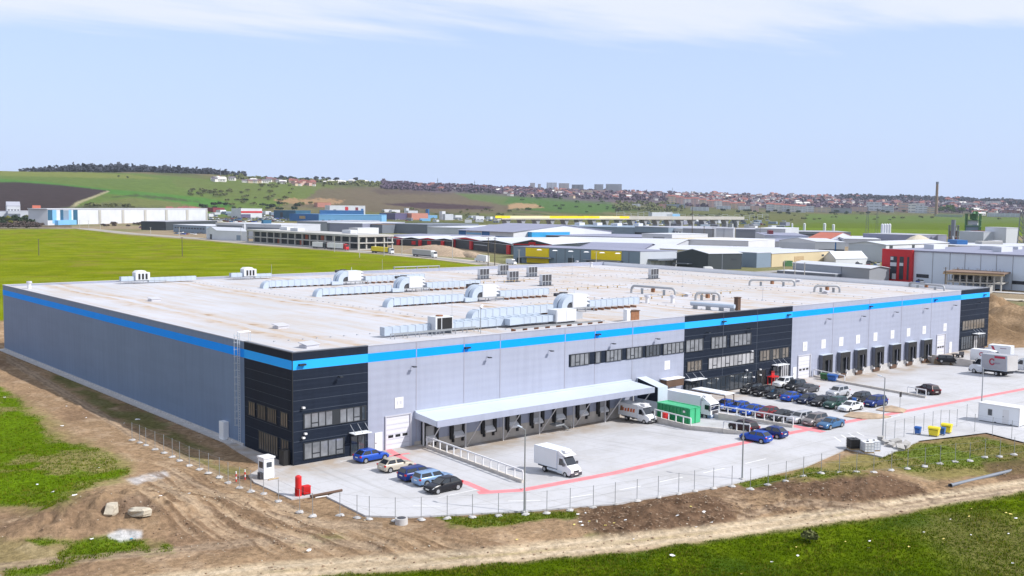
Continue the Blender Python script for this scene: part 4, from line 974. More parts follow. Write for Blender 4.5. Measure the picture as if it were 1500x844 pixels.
# vans and trucks ---------------------------------------------------
mat('box_white', (.72, .73, .76), .45, 0, .04); mat('box_grey', (.36, .36, .39), .5, 0, .05); mat('plinth_grey', (.05, .05, .06), .6)
mat('text_grey', (.30, .22, .30), .6, var=0); mat('crimson', (.40, .012, .05), .45, var=.05)
def wheels(t, xs, hw, r, dual=()):
    for x in xs:
        for sy in (1, -1):
            w = MB(); yy = sy*(hw-.14); w.tube((x, yy-sy*(.34 if x in dual else .12), r), (x, yy+sy*.12, r), r, seg=18); o = w.build('tyre', 'rubber', t, smooth=40)
            w = MB(); w.tube((x, yy+sy*.11, r), (x, yy+sy*.14, r), r*.58, seg=14); w.build('rim', 'rim', o)
def van_cab(t, xf, hw, col, nose_h=1.25, top=2.45, xb=None, len_=2.3):
    """sloping bonnet cab; xf = front bumper"""
    xb = xf-len_ if xb is None else xb; m = MB()
    def ring(x, zb, zt, w, tw=.80):
        return [(x, -w*.93, zb), (x, -w, zb+.2), (x, -w, zb+(zt-zb)*.55), (x, -w*tw, zt), (x, w*tw, zt), (x, w, zb+(zt-zb)*.55), (x, w, zb+.2), (x, w*.93, zb)]
    m.loft([ring(xf, .38, .95, hw*.90, .9), ring(xf-.25, .34, nose_h-.05, hw*.97, .86), ring(xf-.72, .33, nose_h+.14, hw, .86), ring(xf-1.48, .33, top-.12, hw, .78), ring(xf-1.75, .33, top, hw, .80), ring(xb, .33, top+.02, hw, .84)])
    m.build('cab', col, t, smooth=32)
    g = MB(); w = hw*.80; g.prism([(xf-.80, -w, nose_h+.20), (xf-.80, w, nose_h+.20), (xf-1.44, w*.93, top-.16), (xf-1.44, -w*.93, top-.16)], (.05, 0, .04)); g.build('windscreen', 'carglass', t)
    for sy in (1, -1):
        g = MB(); y = sy*(hw*.96); g.prism([(xf-.98, y, nose_h+.16), (xf-1.55, y*.93, top-.30), (xf-2.05, y*.93, top-.30), (xf-2.08, y, nose_h+.12)], (0, sy*.05, .01)); g.build('side_window', 'carglass', t)
        h = MB(); h.box(xf-.32, xf-.02, sy*hw*.66-.16, sy*hw*.66+.16, .88, 1.06); h.build('headlight', 'lamp_clear', t)
        h = MB(); h.box(xf-1.12, xf-.98, min(sy*hw, sy*hw+sy*.28), max(sy*hw, sy*hw+sy*.28), nose_h+.15, nose_h+.50); h.build('wing_mirror', 'plinth_grey', t)
    b = MB(); b.box(xf-.35, xf+.05, -hw*.92, hw*.92, .30, .68); b.build('bumper', 'plinth_grey', t)
    b = MB(); b.box(xf-.06, xf+.02, -hw*.45, hw*.45, .72, .94); b.build('grille', 'black', t)
    b = MB(); b.box(xf+.0, xf+.062, -.26, .26, .45, .57); b.build('number_plate', 'plate', t)
def cargo(t, x0, x1, hw, z0, z1, mt, edge='galv'):
    m = MB(); m.box(x0, x1, -hw, hw, z0, z1); b = m.build('cargo_box', mt, t)
    e = MB(); w = .07
    for sy in (1, -1):
        for z in (z0-.02, z1-.05): e.box(x0-.012, x1+.012, min(sy*hw-sy*.05, sy*hw+sy*.012), max(sy*hw-sy*.05, sy*hw+sy*.012), z, z+.07)
        for x in (x0-.013, x1-w+.013): e.box(x, x+w, min(sy*hw-sy*.05, sy*hw+sy*.014), max(sy*hw-sy*.05, sy*hw+sy*.014), z0+.051, z1-.051)
    e.build('edge_rail', edge, b)
    d = MB(); d.box(x0-.03, x0-.004, -hw*.02, hw*.02, z0+.08, z1-.08)
    for y in (-hw*.5, hw*.5): d.tube((x0-.03, y, z0+.1), (x0-.03, y, z1-.1), .025, seg=5)
    d.build('rear_door_bars', 'steel', b)
    return b
def chassis(t, x0, x1, z0=.45, z1=.75, hw=.5):
    m = MB(); m.box(x0, x1, -hw, hw, z0, z1); m.build('chassis', 'plinth_grey', t)
def ring_logo(t, x, z, r, y, sy, m1='crimson'):
    """an open ring with a smudged word beside it, on the side sy of a cargo box"""
    m = MB(); n = 20; o = sy*.02
    for i in range(n):
        a, b = 2*PI*(i/n)*.86+.5, 2*PI*((i+1)/n)*.86+.5
        pts = [(x+r*math.cos(a)*-sy, y+o, z+r*math.sin(a)), (x+r*math.cos(b)*-sy, y+o, z+r*math.sin(b)), (x+r*.62*math.cos(b)*-sy, y+o, z+r*.62*math.sin(b)), (x+r*.62*math.cos(a)*-sy, y+o, z+r*.62*math.sin(a))]
        m.prism(pts, (0, -sy*.015, 0))
    m.build('ring_emblem', m1, t)
    m = MB(); g = random.Random(4)
    for i in range(7):
        xx = x-sy*(r*.5+i*r*.33); h = r*(.22+.16*g.random()); m.box(min(xx, xx-sy*r*.2), max(xx, xx-sy*r*.2), y+o*.6-.006, y+o*.6+.012, z-r*.45, z-r*.45+h)
    m.build('emblem_word', 'text_grey', t)
def place(t, pf, pr, axf, axr, hw, left, z=None, sc=True):
    """seat a vehicle on its near-side front and rear wheel feet"""
    a, b = aty(*pf), aty(*pr); d = a-b; rz = math.atan2(d.y, d.x)
    s = d.length/(axf-axr); t.scale = (s, s, s) if sc else (1, 1, 1)
    s = s if sc else 1
    c = (a+b)/2; dx, dy = rot2((axf+axr)/2*s, hw*s*(1 if left else -1), rz); t.location = (c.x-dx, c.y-dy, c.z-.03); t.rotation_euler = (0, -math.asin(max(-.1, min(.1, (a.z-b.z)/d.length))), rz)
    return t
def set_h(t, zf): t.location.z = zf
# box truck alone on the left yard
t = thing('box_truck', 'white refrigerated box truck standing alone on the left dock yard', 'truck')
van_cab(t, 3.1, .98, 'box_white'); cargo(t, -3.3, .78, 1.06, .85, 3.05, 'box_white'); chassis(t, -3.2, 2.6); wheels(t, (2.15, -1.55), 1.0, .36, (-1.55,))
m = MB(); m.prism([(.82, -.9, 2.48), (2.0, -.75, 2.50), (.82, -.95, 3.1)], (0, 1.8, 0)); m.build('roof_fairing', 'box_white', t)
m = MB(); m.box(1.0, 1.7, -.55, .55, 2.85, 3.12); m.build('cooling_unit', 'white_plain', t)
boxes('side_guard', 'galv', t, (-1.0, 1.6, -1.02, -.94, .45, .72), (-1.0, 1.6, .94, 1.02, .45, .72))
a = at(813.5, 701.1, -.05); t.rotation_euler = (0, 0, R(-90)); t.location = (21.9, -20.7, -.12); t.scale = (.92, .92, .92)
# refrigerated van backed under the canopy
t = thing('box_truck', 'white refrigerated van with an orange emblem backed onto a dock under the canopy', 'truck')
van_cab(t, 3.1, .98, 'box_white'); cargo(t, -3.2, .78, 1.05, .75, 2.75, 'box_white'); chassis(t, -3.1, 2.6); wheels(t, (2.15, -1.55), 1.0, .36, (-1.55,))
m = MB(); m.prism([(.82, -.9, 2.48), (1.9, -.75, 2.50), (.82, -.95, 2.8)], (0, 1.8, 0)); m.build('roof_fairing', 'box_white', t)
m = MB(); m.box(.95, 1.85, -.55, .55, 2.62, 3.0); m.build('cooling_unit', 'white_plain', t)
m = MB(); y = -1.075
for i, (x, w, h, s) in enumerate(((-2.5, .5, .55, .2), (-1.9, .45, .5, -.1), (-1.35, .5, .62, .1), (-.75, .5, .6, 0), (-.2, .5, .6, 0))):
    m.prism([(x, y, 1.5), (x+w*.85, y, 1.5+s*.2), (x+w, y, 1.5+h), (x+w*.25, y, 1.5+h*.85)], (0, .02, 0))
m.build('emblem', 'orange', t)
m = MB(); m.prism([(-2.9, y-.004, 1.42), (-2.2, y-.004, 1.5), (-2.35, y-.004, 2.25), (-2.75, y-.004, 2.2)], (0, .02, 0)); m.build('emblem', 'rust', t)
t.rotation_euler = (0, 0, R(-90)); t.location = (53.1, -4.0, -1.0); t.scale = (.92, .92, .92)
# large rigid lorry backed onto the second dock house
t = thing('lorry', 'large white box lorry with grey bumper backed onto a dock beside the green container', 'lorry')
m = MB(); hw = 1.2
m.loft([[(x, -w, z0), (x, w, z0), (x, w, z0+.5), (x, w*.99, z1-.5), (x, w*.93, z1), (x, -w*.93, z1), (x, -w*.99, z1-.5), (x, -w, z0+.5)] for x, w, z0, z1 in ((4.6, hw*.95, .95, 2.35), (4.45, hw*.98, .9, 2.75), (4.2, hw, .9, 2.95), (2.7, hw, .9, 3.0))]); m.build('cab', 'box_white', t, smooth=30)
m = MB(); m.prism([(4.64, -1.03, 1.75), (4.64, 1.03, 1.75), (4.50, 1.0, 2.62), (4.50, -1.0, 2.62)], (.05, 0, .01)); m.build('windscreen', 'carglass', t)
for sy in (1, -1):
    m = MB(); m.box(3.45, 4.25, sy*1.205-.02, sy*1.205+.02, 1.75, 2.5); m.build('side_window', 'carglass', t)
    m = MB(); m.box(4.42, 4.56, sy*1.22 if sy > 0 else -1.44, 1.44 if sy > 0 else -1.22, 1.6, 2.5); m.build('wing_mirror', 'plinth_grey', t)
    m = MB(); m.box(4.60, 4.70, sy*.85-.2, sy*.85+.2, .72, .92); m.build('headlight', 'lamp_clear', t)
m = MB(); m.box(4.0, 4.68, -1.18, 1.18, .42, .949); m.build('bumper', 'panel_side', t)
m = MB(); m.box(4.61, 4.66, -.7, .7, 1.0, 1.6); m.build('grille', 'plinth_grey', t)
m = MB(); m.prism([(2.75, -1.0, 3.0), (3.9, -.9, 3.0), (2.75, -1.05, 3.7)], (0, 2.0, 0)); m.build('roof_fairing', 'box_white', t)
m = MB(); m.box(2.62, 3.2, -.75, .75, 3.3, 3.85); m.build('cooling_unit', 'white_plain', t)
cargo(t, -5.2, 2.55, 1.25, 1.15, 3.75, 'box_white'); chassis(t, -5.0, 4.0, .55, .95, .5); wheels(t, (3.4, -1.9, -3.0), 1.2, .5, (-1.9, -3.0))
boxes('side_guard', 'galv', t, (-1.2, 2.6, -1.22, -1.15, .5, .95), (-1.2, 2.6, 1.15, 1.22, .5, .95))
t.rotation_euler = (0, 0, R(-90)); t.location = (62.6+.3, -6.0, -.95); t.scale = (.9, .9, .9); t.location.x = 63.1
t.location = (61.35+1.15, -6.3, -1.0)
# short white truck box with a red-brown frame beside the lorry
t = thing('truck_body', 'open white truck body with a thin red brown frame beside the big lorry', 'truck body')
m = MB(); m.box(-4.2, 2.0, -1.1, 1.1, 2.9, 3.05); m.build('roof', 'white_sheet', t)
m = MB()
for x in (-4.15, 1.95):
    for y in (-1.05, 1.05): m.box(x-.05, x+.05, y-.05, y+.05, .9, 2.899)
for y in (-1.05, 1.05): m.box(-4.1, 1.9, y-.05, y+.05, 2.75, 2.86)
m.build('frame', 'brown', t)
m = MB(); m.box(-4.2, 2.0, -1.1, 1.1, .75, .9); m.build('floor', 'box_grey', t); wheels(t, (-1.8, 1.2), 1.1, .4); chassis(t, -4, 2, .45, .74)
t.rotation_euler = (0, 0, R(-90)); t.location = (65.6, -8.6, -.45)
# the trucks on the right yard
kk = lambda x, y: (1380+x/10.55, 490+y/10.55)
def small_truck(label, z1=3.1, box='box_white', name='box_truck'):
    t = thing(name, label, 'truck'); van_cab(t, 3.1, .98, 'box_white'); cargo(t, -3.4, .78, 1.08, .85, z1, box); chassis(t, -3.2, 2.6); wheels(t, (2.15, -1.55), 1.0, .36, (-1.55,)); return t
t = small_truck('box truck with a grey cargo box and a ring emblem on its side', 3.0, 'box_grey')
ring_logo(t, -1.0, 2.0, .48, 1.10, 1); m = MB(); m.box(-3.1, -1.4, 1.082, 1.10, 2.55, 2.85); m.build('red_band', 'crimson', t)
m = MB(); m.box(-3.46, -3.41, -1.06, 1.06, .88, 2.97); m.build('rear_door', 'concrete_new', t)
place(t, kk(490, 600), kk(830, 642), 2.15, -1.55, 1.0, True)
def slash(t, x, z0, z1, sy=1):
    m = MB(); y = sy*1.084; m.prism([(x, y, z1), (x-.45, y, z1), (x-1.35, y, z0), (x-.9, y, z0)], (0, sy*.016, 0)); m.build('red_slash', 'crimson', t)
t = small_truck('white box truck with a red slash parked behind the white van', 3.2); slash(t, .3, 1.2, 3.0)
m = MB(); m.box(-2.6, -1.4, 1.082, 1.096, 2.6, 2.75); m.build('lettering', 'text_grey', t)
t.rotation_euler = (0, 0, R(97)); t.location = (149.8, -10.7, 0)
t = small_truck('white box truck with a red slash cut off by the right edge', 3.2); slash(t, .5, 1.0, 3.0)
t.rotation_euler = (0, 0, R(97)); t.location = (141.2, -21.4, -.12)
t = thing('delivery_van', 'white panel van with a ring emblem behind the grey box truck', 'van')
m = MB(); rr = lambda x, w, z1: [(x, -w*.95, .4), (x, -w, .7), (x, -w, 1.6), (x, -w*.86, z1), (x, w*.86, z1), (x, w, 1.6), (x, w, .7), (x, w*.95, .4)]
m.loft([rr(-3.0, .97, 2.55), rr(-2.9, 1.0, 2.62), rr(.9, 1.0, 2.6)]); m.build('body', 'box_white', t, smooth=30)
van_cab(t, 3.0, .98, 'box_white', top=2.5, xb=.88); wheels(t, (2.0, -1.7), 1.0, .36); ring_logo(t, -.9, 1.75, .38, -1.0, -1)
for sy in (1, -1):
    m = MB(); m.box(-3.04, -2.95, sy*.86-.08, sy*.86+.08, 1.0, 1.6); m.build('tail_light', 'lamp_red', t)
t.rotation_euler = (0, 0, R(-84)); t.location = (145.2, -11.6, 0)
t = thing('cart', 'small dark flatbed cart by the last sectional door', 'cart', (*kk(250, 352), 0)); p = at(*kk(240, 352)); t.location = (p.x, p.y, 0); t.rotation_euler = (0, 0, R(70))
m = MB(); m.box(-1.1, 1.1, -.6, .6, .5, .62); m.build('bed', 'black', t); m = MB(); m.box(-1.1, -.95, -.6, .6, .62, 1.3); m.build('headboard', 'plinth_grey', t); wheels(t, (-.7, .7), .7, .24)
m = MB(); m.tube((1.1, 0, .55), (2.0, 0, .35), .04); m.build('drawbar', 'steel', t)

# ------------------------------------------------------------------ things standing in the yard
# green roll-off container with ribs, doors and corner posts
t = thing('container', 'green ribbed roll off container between the railing and the big lorry', 'container')
m = MB(); m.box(-3.0, 3.0, -1.15, 1.15, .18, 2.35); m.build('body', 'green', t)
for k in range(9):
    x = -2.7+k*.66
    for sy in (-1, 1): boxes('rib', 'green', t, (x-.06, x+.06, min(sy*1.15, sy*1.24), max(sy*1.15, sy*1.24), .2, 2.3))
boxes('top_rail', 'green_light', t, (-3.06, 3.06, -1.25, -1.05, 2.351, 2.47), (-3.06, 3.06, 1.05, 1.25, 2.351, 2.47), (-3.06, -2.9, -1.04, 1.04, 2.351, 2.47), (2.9, 3.06, -1.04, 1.04, 2.351, 2.47))
boxes('cover', 'green_light', t, (-2.85, 2.85, -1.0, 1.0, 2.36, 2.40))
for sy in (-1, 1): boxes('door', 'green_light', t, (3.004, 3.10, sy*.59-.53, sy*.59+.53, .25, 2.30))
boxes('door_bar', 'green', t, (3.11, 3.16, -.08, .08, .2, 2.32))
m = MB(); m.box(1.9, 2.3, -1.262, -1.245, 1.7, 2.0); m.build('sticker', 'white_plain', t)
boxes('skid', 'rubber', t, (-3.0, 3.0, -.8, -.55, 0, .179), (-3.0, 3.0, .55, .8, 0, .179))
t.rotation_euler = (0, 0, R(-90)); t.location = (57.0, -8.2, -.80)
def drum(name, label, cat, p, r, h, mt, lid=None):
    t = thing(name, label, cat, p); m = MB(); m.tube((0, 0, 0), (0, 0, h), r, seg=16); b = m.build('body', mt, t, smooth=40)
    for z in (h*.33, h*.66): m = MB(); m.tube((0, 0, z-.02), (0, 0, z+.02), r*1.03, seg=16); m.build('hoop', mt, t)
    m = MB(); m.tube((0, 0, h), (0, 0, h+.05), r*1.05, seg=16); m.build('lid', lid or mt, t); return t
p = aty(968, 603); drum('drum', 'red drum behind the white railing at the green container', 'drum', (54.6+.3, -7.6, -.75), .42, 1.25, 'red')
p = at(1251, 591.5); drum('barrel', 'blue barrel in front of the black estate with roof rail', 'barrel', (p.x, p.y, 0), .33, .85, 'bin_blue')
def wheelie(label, p, rz, mt, w=1.35, d=1.05, h=1.25, group=None, name='waste_bin', s=1):
    t = thing(name, label, 'bin', p, rz, group); m = MB(); t.scale = (.82, .82, .82)
    q = lambda x, y, z: (x*s, y*s, z*s)
    m.loft([[(-w*.42, -d*.40, .18), (w*.42, -d*.40, .18), (w*.42, d*.40, .18), (-w*.42, d*.40, .18)], [(-w*.5, -d*.5, h*.82), (w*.5, -d*.5, h*.82), (w*.5, d*.5, h*.82), (-w*.5, d*.5, h*.82)]]); m.build('body', mt, t)
    m = MB(); m.prism([(-w*.54, -d*.55, h*.822), (-w*.54, d*.52, h*.822), (-w*.54, d*.40, h*1.02), (-w*.54, -d*.1, h*1.07), (-w*.54, -d*.45, h*.95)], (w*1.08, 0, 0)); m.build('lid', mt, t)
    for x in (-1, 1):
        for y in (-1, 1): m = MB(); m.tube((x*w*.36-.03, y*d*.34, .10), (x*w*.36+.03, y*d*.34, .10), .10, seg=10); m.build('wheel', 'rubber', t)
    m = MB(); m.tube((-w*.4, -d*.56, h*.74), (w*.4, -d*.56, h*.74), .03, seg=6); m.build('handle', 'black', t)
    return t
p = at(1207.5, 556.5); wheelie('dark green waste bin left of the big blue bin at the loading ramp', (p.x, p.y, 0), R(-85), 'bin_green', 1.5, 1.1, 1.4)
p = at(1219.5, 558.5); wheelie('large blue waste bin right of the green bin at the loading ramp', (p.x, p.y, 0), R(-85), 'bin_blue', 1.9, 1.1, 1.45)
e6 = lambda x, y: (1180+x/3.8375, 480+y/3.8375)
p = at(*e6(738, 613)); wheelie('yellow waste bin nearest the camera beside the grass', (p.x, p.y+.4, 0), R(-80), 'yellow', 1.6, 1.1, 1.5)
p = at(*e6(779, 605)); wheelie('narrow dark blue bin wedged between the two yellow bins', (p.x, p.y+.2, 0), R(-80), 'bin_blue', .7, .8, 1.25)
p = at(*e6(805, 594)); wheelie('second yellow waste bin behind the narrow blue one', (p.x, p.y+.3, 0), R(-80), 'yellow', 1.5, 1.1, 1.5)
p = at(*e6(631, 600)); wheelie('lone blue bin standing inside the bin enclosure', (p.x, p.y, 0), R(-80), 'bin_blue', .85, .85, 1.25)
# liquid totes and broken slabs
def tote(label, p, rz, mt, s=1):
    t = thing('liquid_tote', label, 'tote', p, rz); m = MB(); m.box(-.5, .5, -.6, .6, .16, 1.12); m.build('tank', mt, t)
    m = MB(); m.tube((0, 0, 1.12), (0, 0, 1.2), .14, seg=10); m.build('cap', 'plinth_grey', t)
    m = MB()
    for z in (.2, .5, .8, 1.12):
        for a, b in (((-.53, -.63), (.53, -.63)), ((.53, -.63), (.53, .63)), ((.53, .63), (-.53, .63)), ((-.53, .63), (-.53, -.63))): m.tube((*a, z), (*b, z), .018, seg=4)
    for x in (-.53, -.18, .18, .53):
        for y in (-.63, .63): m.tube((x, y, .15), (x, y, 1.12), .018, seg=4)
    for y in (-.3, 0, .3):
        for x in (-.53, .53): m.tube((x, y, .15), (x, y, 1.12), .018, seg=4)
    m.build('cage', 'galv' if mt != 'black' else 'black', t); m = MB()
    for y in (-.5, 0, .5): m.box(-.52, .52, y-.07, y+.07, 0, .15)
    m.build('pallet', 'timber', t); t.scale = (s, s, s); return t
p = at(*e6(288, 686)); tote('black liquid tote left of the two white totes', (p.x, p.y+.5, 0), R(-35), 'black', 1.15)
p = at(*e6(368, 704)); tote('white liquid tote in a cage next to the black tote', (p.x, p.y+.5, 0), R(-35), 'white_plain', 1.15)
p = at(*e6(405, 695)); tote('white liquid tote nearest the broken concrete slabs', (p.x+.1, p.y+.6, 0), R(-35), 'white_plain', 1.1)
for i, (x, y, w, d, h, a, lb) in enumerate([(420, 640, .9, .6, .7, 20, 'upright broken concrete lump at the rear left of the rubble row'), (450, 655, 1.2, .8, .45, 50, 'flat concrete chunk at the left end of the rubble row'), (480, 668, 1.1, .7, .45, 10, 'concrete chunk lying in front of the rubble row'), (505, 655, 1.3, .8, .6, -20, 'tall concrete chunk in the middle of the rubble row'), (530, 680, 1.3, .9, .4, 35, 'low concrete slab nearest the grass in the rubble row'), (560, 668, 1.2, .8, .55, 5, 'concrete block at the right end of the rubble row')]):
    p = at(*e6(x, y)); m = MB(); g = random.Random(i)
    j = lambda: 1+.35*(g.random()-.5)
    m.loft([[(sx_*w/2*j(), sy*d/2*j(), z*h) for sx_, sy in ((-1, -1), (1, -1), (1, 1), (-1, 1))] for z in (-.1, .45, 1)]); o = m.build('concrete_chunk', 'rubble'); o.location = (p.x, p.y, 0); o.rotation_euler = (.05*i, -.06*i, R(a)); tag(o, lb, 'rubble', 'broken concrete lumps by the totes')
# site cabin
t = thing('site_cabin', 'white portable site cabin with one small window', 'cabin'); L2, W2 = 2.95, 1.22
m = MB(); m.box(-L2, L2, -W2, W2, .12, 2.55); m.build('wall', 'white_sheet', t); m = MB(); m.box(-L2-.05, L2+.05, -W2-.05, W2+.05, 2.551, 2.72); m.build('roof', 'white_plain', t)
m = MB(); m.box(-1.55, -.95, -W2-.03, -W2-.002, 1.05, 1.95); w_ = m.build('window', 'glass', t); m = MB()
for b_ in ((-1.62, -1.55, 1.0, 2.0), (-.95, -.88, 1.0, 2.0)): m.box(b_[0], b_[1], -W2-.05, -W2-.002, b_[2], b_[3])
m.box(-1.549, -.951, -W2-.05, -W2-.002, 1.951, 2.02); m.box(-1.549, -.951, -W2-.05, -W2-.002, .98, 1.049); m.build('frame', 'white_plain', w_)
m = MB(); m.box(.55, 1.45, -W2-.035, -W2-.002, .15, 2.2); d_ = m.build('door', 'white_plain', t); m = MB(); m.box(.62, .72, -W2-.09, -W2-.036, 1.1, 1.2); m.build('handle', 'black', d_)
boxes('fork_pocket', 'plinth_grey', t, (-.6, -.3, -W2-.01, W2, .121, .2), (1.7, 2.0, -W2-.01, W2, .121, .2)); boxes('corner_post', 'white_plain', t, (-L2-.03, -L2+.1, -W2-.03, -W2+.1, .0, 2.55), (L2-.1, L2+.03, -W2-.03, -W2+.1, .0, 2.55), (-L2-.03, -L2+.1, W2-.1, W2+.03, .0, 2.55), (L2-.1, L2+.03, W2-.1, W2+.03, .0, 2.55))
a, b = at(*e6(970, 522)), at(*e6(1200, 560)); d = b-a; rz = math.atan2(d.y, d.x); c = (a+b)/2; s = d.length/5.9
t.rotation_euler = (0, 0, rz); t.scale = (s, s, s); dx, dy = rot2(0, W2*s, rz); t.location = (c.x+dx, c.y+dy, 0)
# guard booth, pump tank
p = at(390, 702); t = thing('guard_booth', 'small white guard booth beside the dark corner of the warehouse', 'booth', (p.x+.25, p.y+.5, 0), R(4)); s = .62
m = MB(); m.box(-s, s, -s, s, .05, 2.25); m.build('wall', 'white_sheet', t); m = MB(); m.box(-s-.1, s+.1, -s-.1, s+.1, 2.251, 2.42); m.build('roof', 'white_plain', t)
boxes('window', 'glass', t, (-s-.03, -s-.002, -.42, .38, 1.2, 1.9), (-.32, .32, -s-.03, -s-.002, 1.3, 1.85)); boxes('plinth', 'plinth_grey', t, (-s+.05, s-.05, -s+.05, s-.05, 0, .049)); boxes('door', 'white_plain', t, (s+.002, s+.04, -.4, .4, .1, 2.0))
boxes('heater', 'plinth_grey', t, (-s-.3, -s-.002, -.35, .25, .05, .75))
p = at(438, 727.5); t = thing('hydrant_cylinder', 'tall red cylinder with a grille next to a red box', 'hydrant', (p.x+.1, p.y+.3, 0)); m = MB(); m.tube((0, 0, 0), (0, 0, 2.0), .33, seg=18); m.build('tank', 'red', t, smooth=40)
m = MB(); m.tube((0, 0, 2.0), (0, 0, 2.12), .30, .16, seg=18); m.build('cap', 'red', t)
m = MB()
for k in range(7):
    a = PI*.9+k*.25; m.box(.345*math.cos(a)-.02, .345*math.cos(a)+.02, .345*math.sin(a)-.02, .345*math.sin(a)+.02, .1, .9)
m.build('grille', 'lamp_red', t)
t = thing('hydrant_box', 'low red metal box standing against the red cylinder', 'box', (p.x+.95, p.y+.25, 0)); boxes('body', 'red', t, (-.38, .38, -.3, .3, .12, .86)); boxes('lid', 'red', t, (-.41, .41, -.33, .33, .861, .92)); boxes('foot', 'black', t, (-.36, -.26, -.28, .28, 0, .119), (.26, .36, -.28, .28, 0, .119)); boxes('door', 'lamp_red', t, (-.3, .3, -.325, -.301, .2, .8))
for u, v, lb in ((359, 702, 'red and white marker post nearest the guard booth'), (362, 700, ''), (346, 705, 'red and white marker post out on the earth by the fence')):
    if not lb: continue
    p = at(u, v); t = thing('marker_post', lb, 'post', (p.x, p.y, -.05))
    for k in range(4): m = MB(); m.tube((0, 0, k*.28), (0, 0, k*.28+.279), .07, seg=10); m.build('band', 'red' if k % 2 == 0 else 'white_plain', t)
# fallen timbers and pallets by the booth and the pad's notch
for u0, v0, u1, v1, r, mt, lb in ((393, 704, 408, 701, .07, 'timber', 'short timber plank lying beside the guard booth'), (455, 729, 501, 720, .14, 'brown', 'long brown log along the notch of the concrete pad'), (462, 730, 480, 727, .06, 'white_plain', 'white strip lying along the notch of the pad')):
    a, b = at(u0, v0), at(u1, v1); m = MB(); m.tube((0, 0, 0), b-a, r, seg=7); m.tube((0, 0, 0), (b-a)*.02, r*1.1, seg=7); o = m.build('plank', mt); o.location = (a.x, a.y, r); tag(o, lb, 'plank')
# dark wheel dollies at the entrance: a red scaffold frame
p = at(1132, 563); t = thing('scaffold_table', 'small red metal frame table by the office entrance', 'table', (p.x, p.y, 0), R(0)); boxes('top', 'red', t, (-1.0, 1.0, -.5, .5, 1.25, 1.4))
for x in (-.9, .9):
    for y in (-.4, .4): boxes('leg', 'red', t, (x-.06, x+.06, y-.06, y+.06, 0, 1.249))
boxes('back_panel', 'red', t, (.2, 1.0, .44, .5, 1.401, 2.2))
# street lamps -------------------------------------------------------
def lamp(label, u, v, vt, arm=-1.1):
    p = at(u, v); h = height(u, v, vt); t = thing('street_lamp', label, 'street lamp', (p.x, p.y, 0), 0, 'lamp posts along the yard edge')
    m = MB(); m.tube((0, 0, 0), (0, 0, h), .095, .06, seg=10); m.build('pole', 'pole', t, smooth=40)
    m = MB(); m.box(-.25, .25, -.25, .25, -.1, .12); m.build('base', 'concrete_new', t)
    m = MB(); m.tube((0, 0, h-.05), (arm*.12, .5, h+.12), .035, seg=6); m.build('arm', 'pole', t)
    m = MB(); m.prism([(arm*.12-.12, .4, h+.1), (arm*.12+.12, .4, h+.1), (arm*.12+.10, 1.0, h+.2), (arm*.12-.10, 1.0, h+.2)], (0, 0, .08)); m.build('lamp_head', 'galv', t)
lamp('street lamp pole nearest the camera, in front of the left dock yard', 768, 750, 629)
lamp('street lamp pole in front of the two blue hatchbacks', 1087, 702, 612)
lamp('street lamp pole beside the totes and broken concrete', 1293, 640, 553)
lamp('street lamp pole behind the white site cabin', 1438, 590, 538)
p = at(1318, 601); t = thing('sign_post', 'small dark sign on a thin post in the rear earth island', 'sign', (p.x, p.y, 0)); m = MB(); m.tube((0, 0, 0), (0, 0, 2.6), .035, seg=6); m.build('post', 'pole', t); boxes('panel', 'black', t, (-.3, .3, -.06, -.02, 2.0, 2.75))
# fences --------------------------------------------------------------
def fence(name, label, pts, h=2.3, foot=True, wires=3, wall_pts=None):
    P = [Vector((*p[:2], 0)) for p in pts]; t = thing(name, label, 'fence', (P[0].x, P[0].y, 0)); O = Vector((P[0].x, P[0].y, 0)); tops = []
    for i, p in enumerate(P):
        z = T1(p.x, p.y); q = p-O; m = MB(); m.tube((q.x, q.y, z-.1), (q.x, q.y, z+h), .034, seg=6); m.build('post', 'pole', t); tops.append((q, z))
        if foot: m = MB(); m.lump((q.x, q.y, z+.06), .40, seed=i, flat=.4, seg=8); m.build('footing', 'concrete_new', t)
    for k in range(wires):
        m = MB()
        for (a, za), (b, zb) in zip(tops[:-1], tops[1:]):
            f = h*(.12+.84*k/(wires-1)); m.tube((a.x, a.y, za+f), (b.x, b.y, zb+f), .008, seg=3, caps=False)
        m.build('wire', 'wire', t)
    return t
c1 = lambda x, y: (x/2.971, 560+y/2.971)
fence('fence', 'wire fence on concrete feet along the earth beside the shaded side wall', PX([c1(*p) for p in [(575, 247), (608, 258), (635, 270), (675, 288), (713, 303), (750, 320), (782, 336), (824, 357), (868, 374), (908, 392), (955, 411), (993, 432), (1043, 455), (1092, 472)]]+[(386, 722), (408, 733), (439, 748), (458, 754)]))
fence('fence', 'wire fence along the front edge of the concrete yard', PX([(498, 753), (523, 757), (541, 759), (579, 761), (617, 760), (655, 758), (692, 756), (730, 754), (770, 752), (801, 750), (835, 746), (869, 742), (901, 737), (933, 732), (964, 727), (994, 722), (1017, 718), (1045, 714), (1072, 711)]))
c8 = lambda x, y: (1125+x/3.459, 600+y/3.459)
fence('fence', 'wire fence on white feet crossing the grass at the right', PX([(1099, 715)]+[c8(*p) for p in [(0, 380), (90, 370), (178, 357), (268, 345), (360, 330), (448, 320), (535, 312), (625, 303), (707, 293), (795, 284), (872, 272), (948, 262), (1022, 254), (1099, 243), (1175, 233), (1247, 223), (1320, 213)]]))
fence('fence', 'tall wire fence round the bins and the site cabin', PX([e6(*p) for p in [(448, 632), (500, 625), (553, 614), (609, 598), (663, 580), (714, 570), (758, 560), (806, 562), (850, 556), (905, 525), (950, 585), (1050, 605), (1158, 625), (1250, 640)]]), 2.6, False)
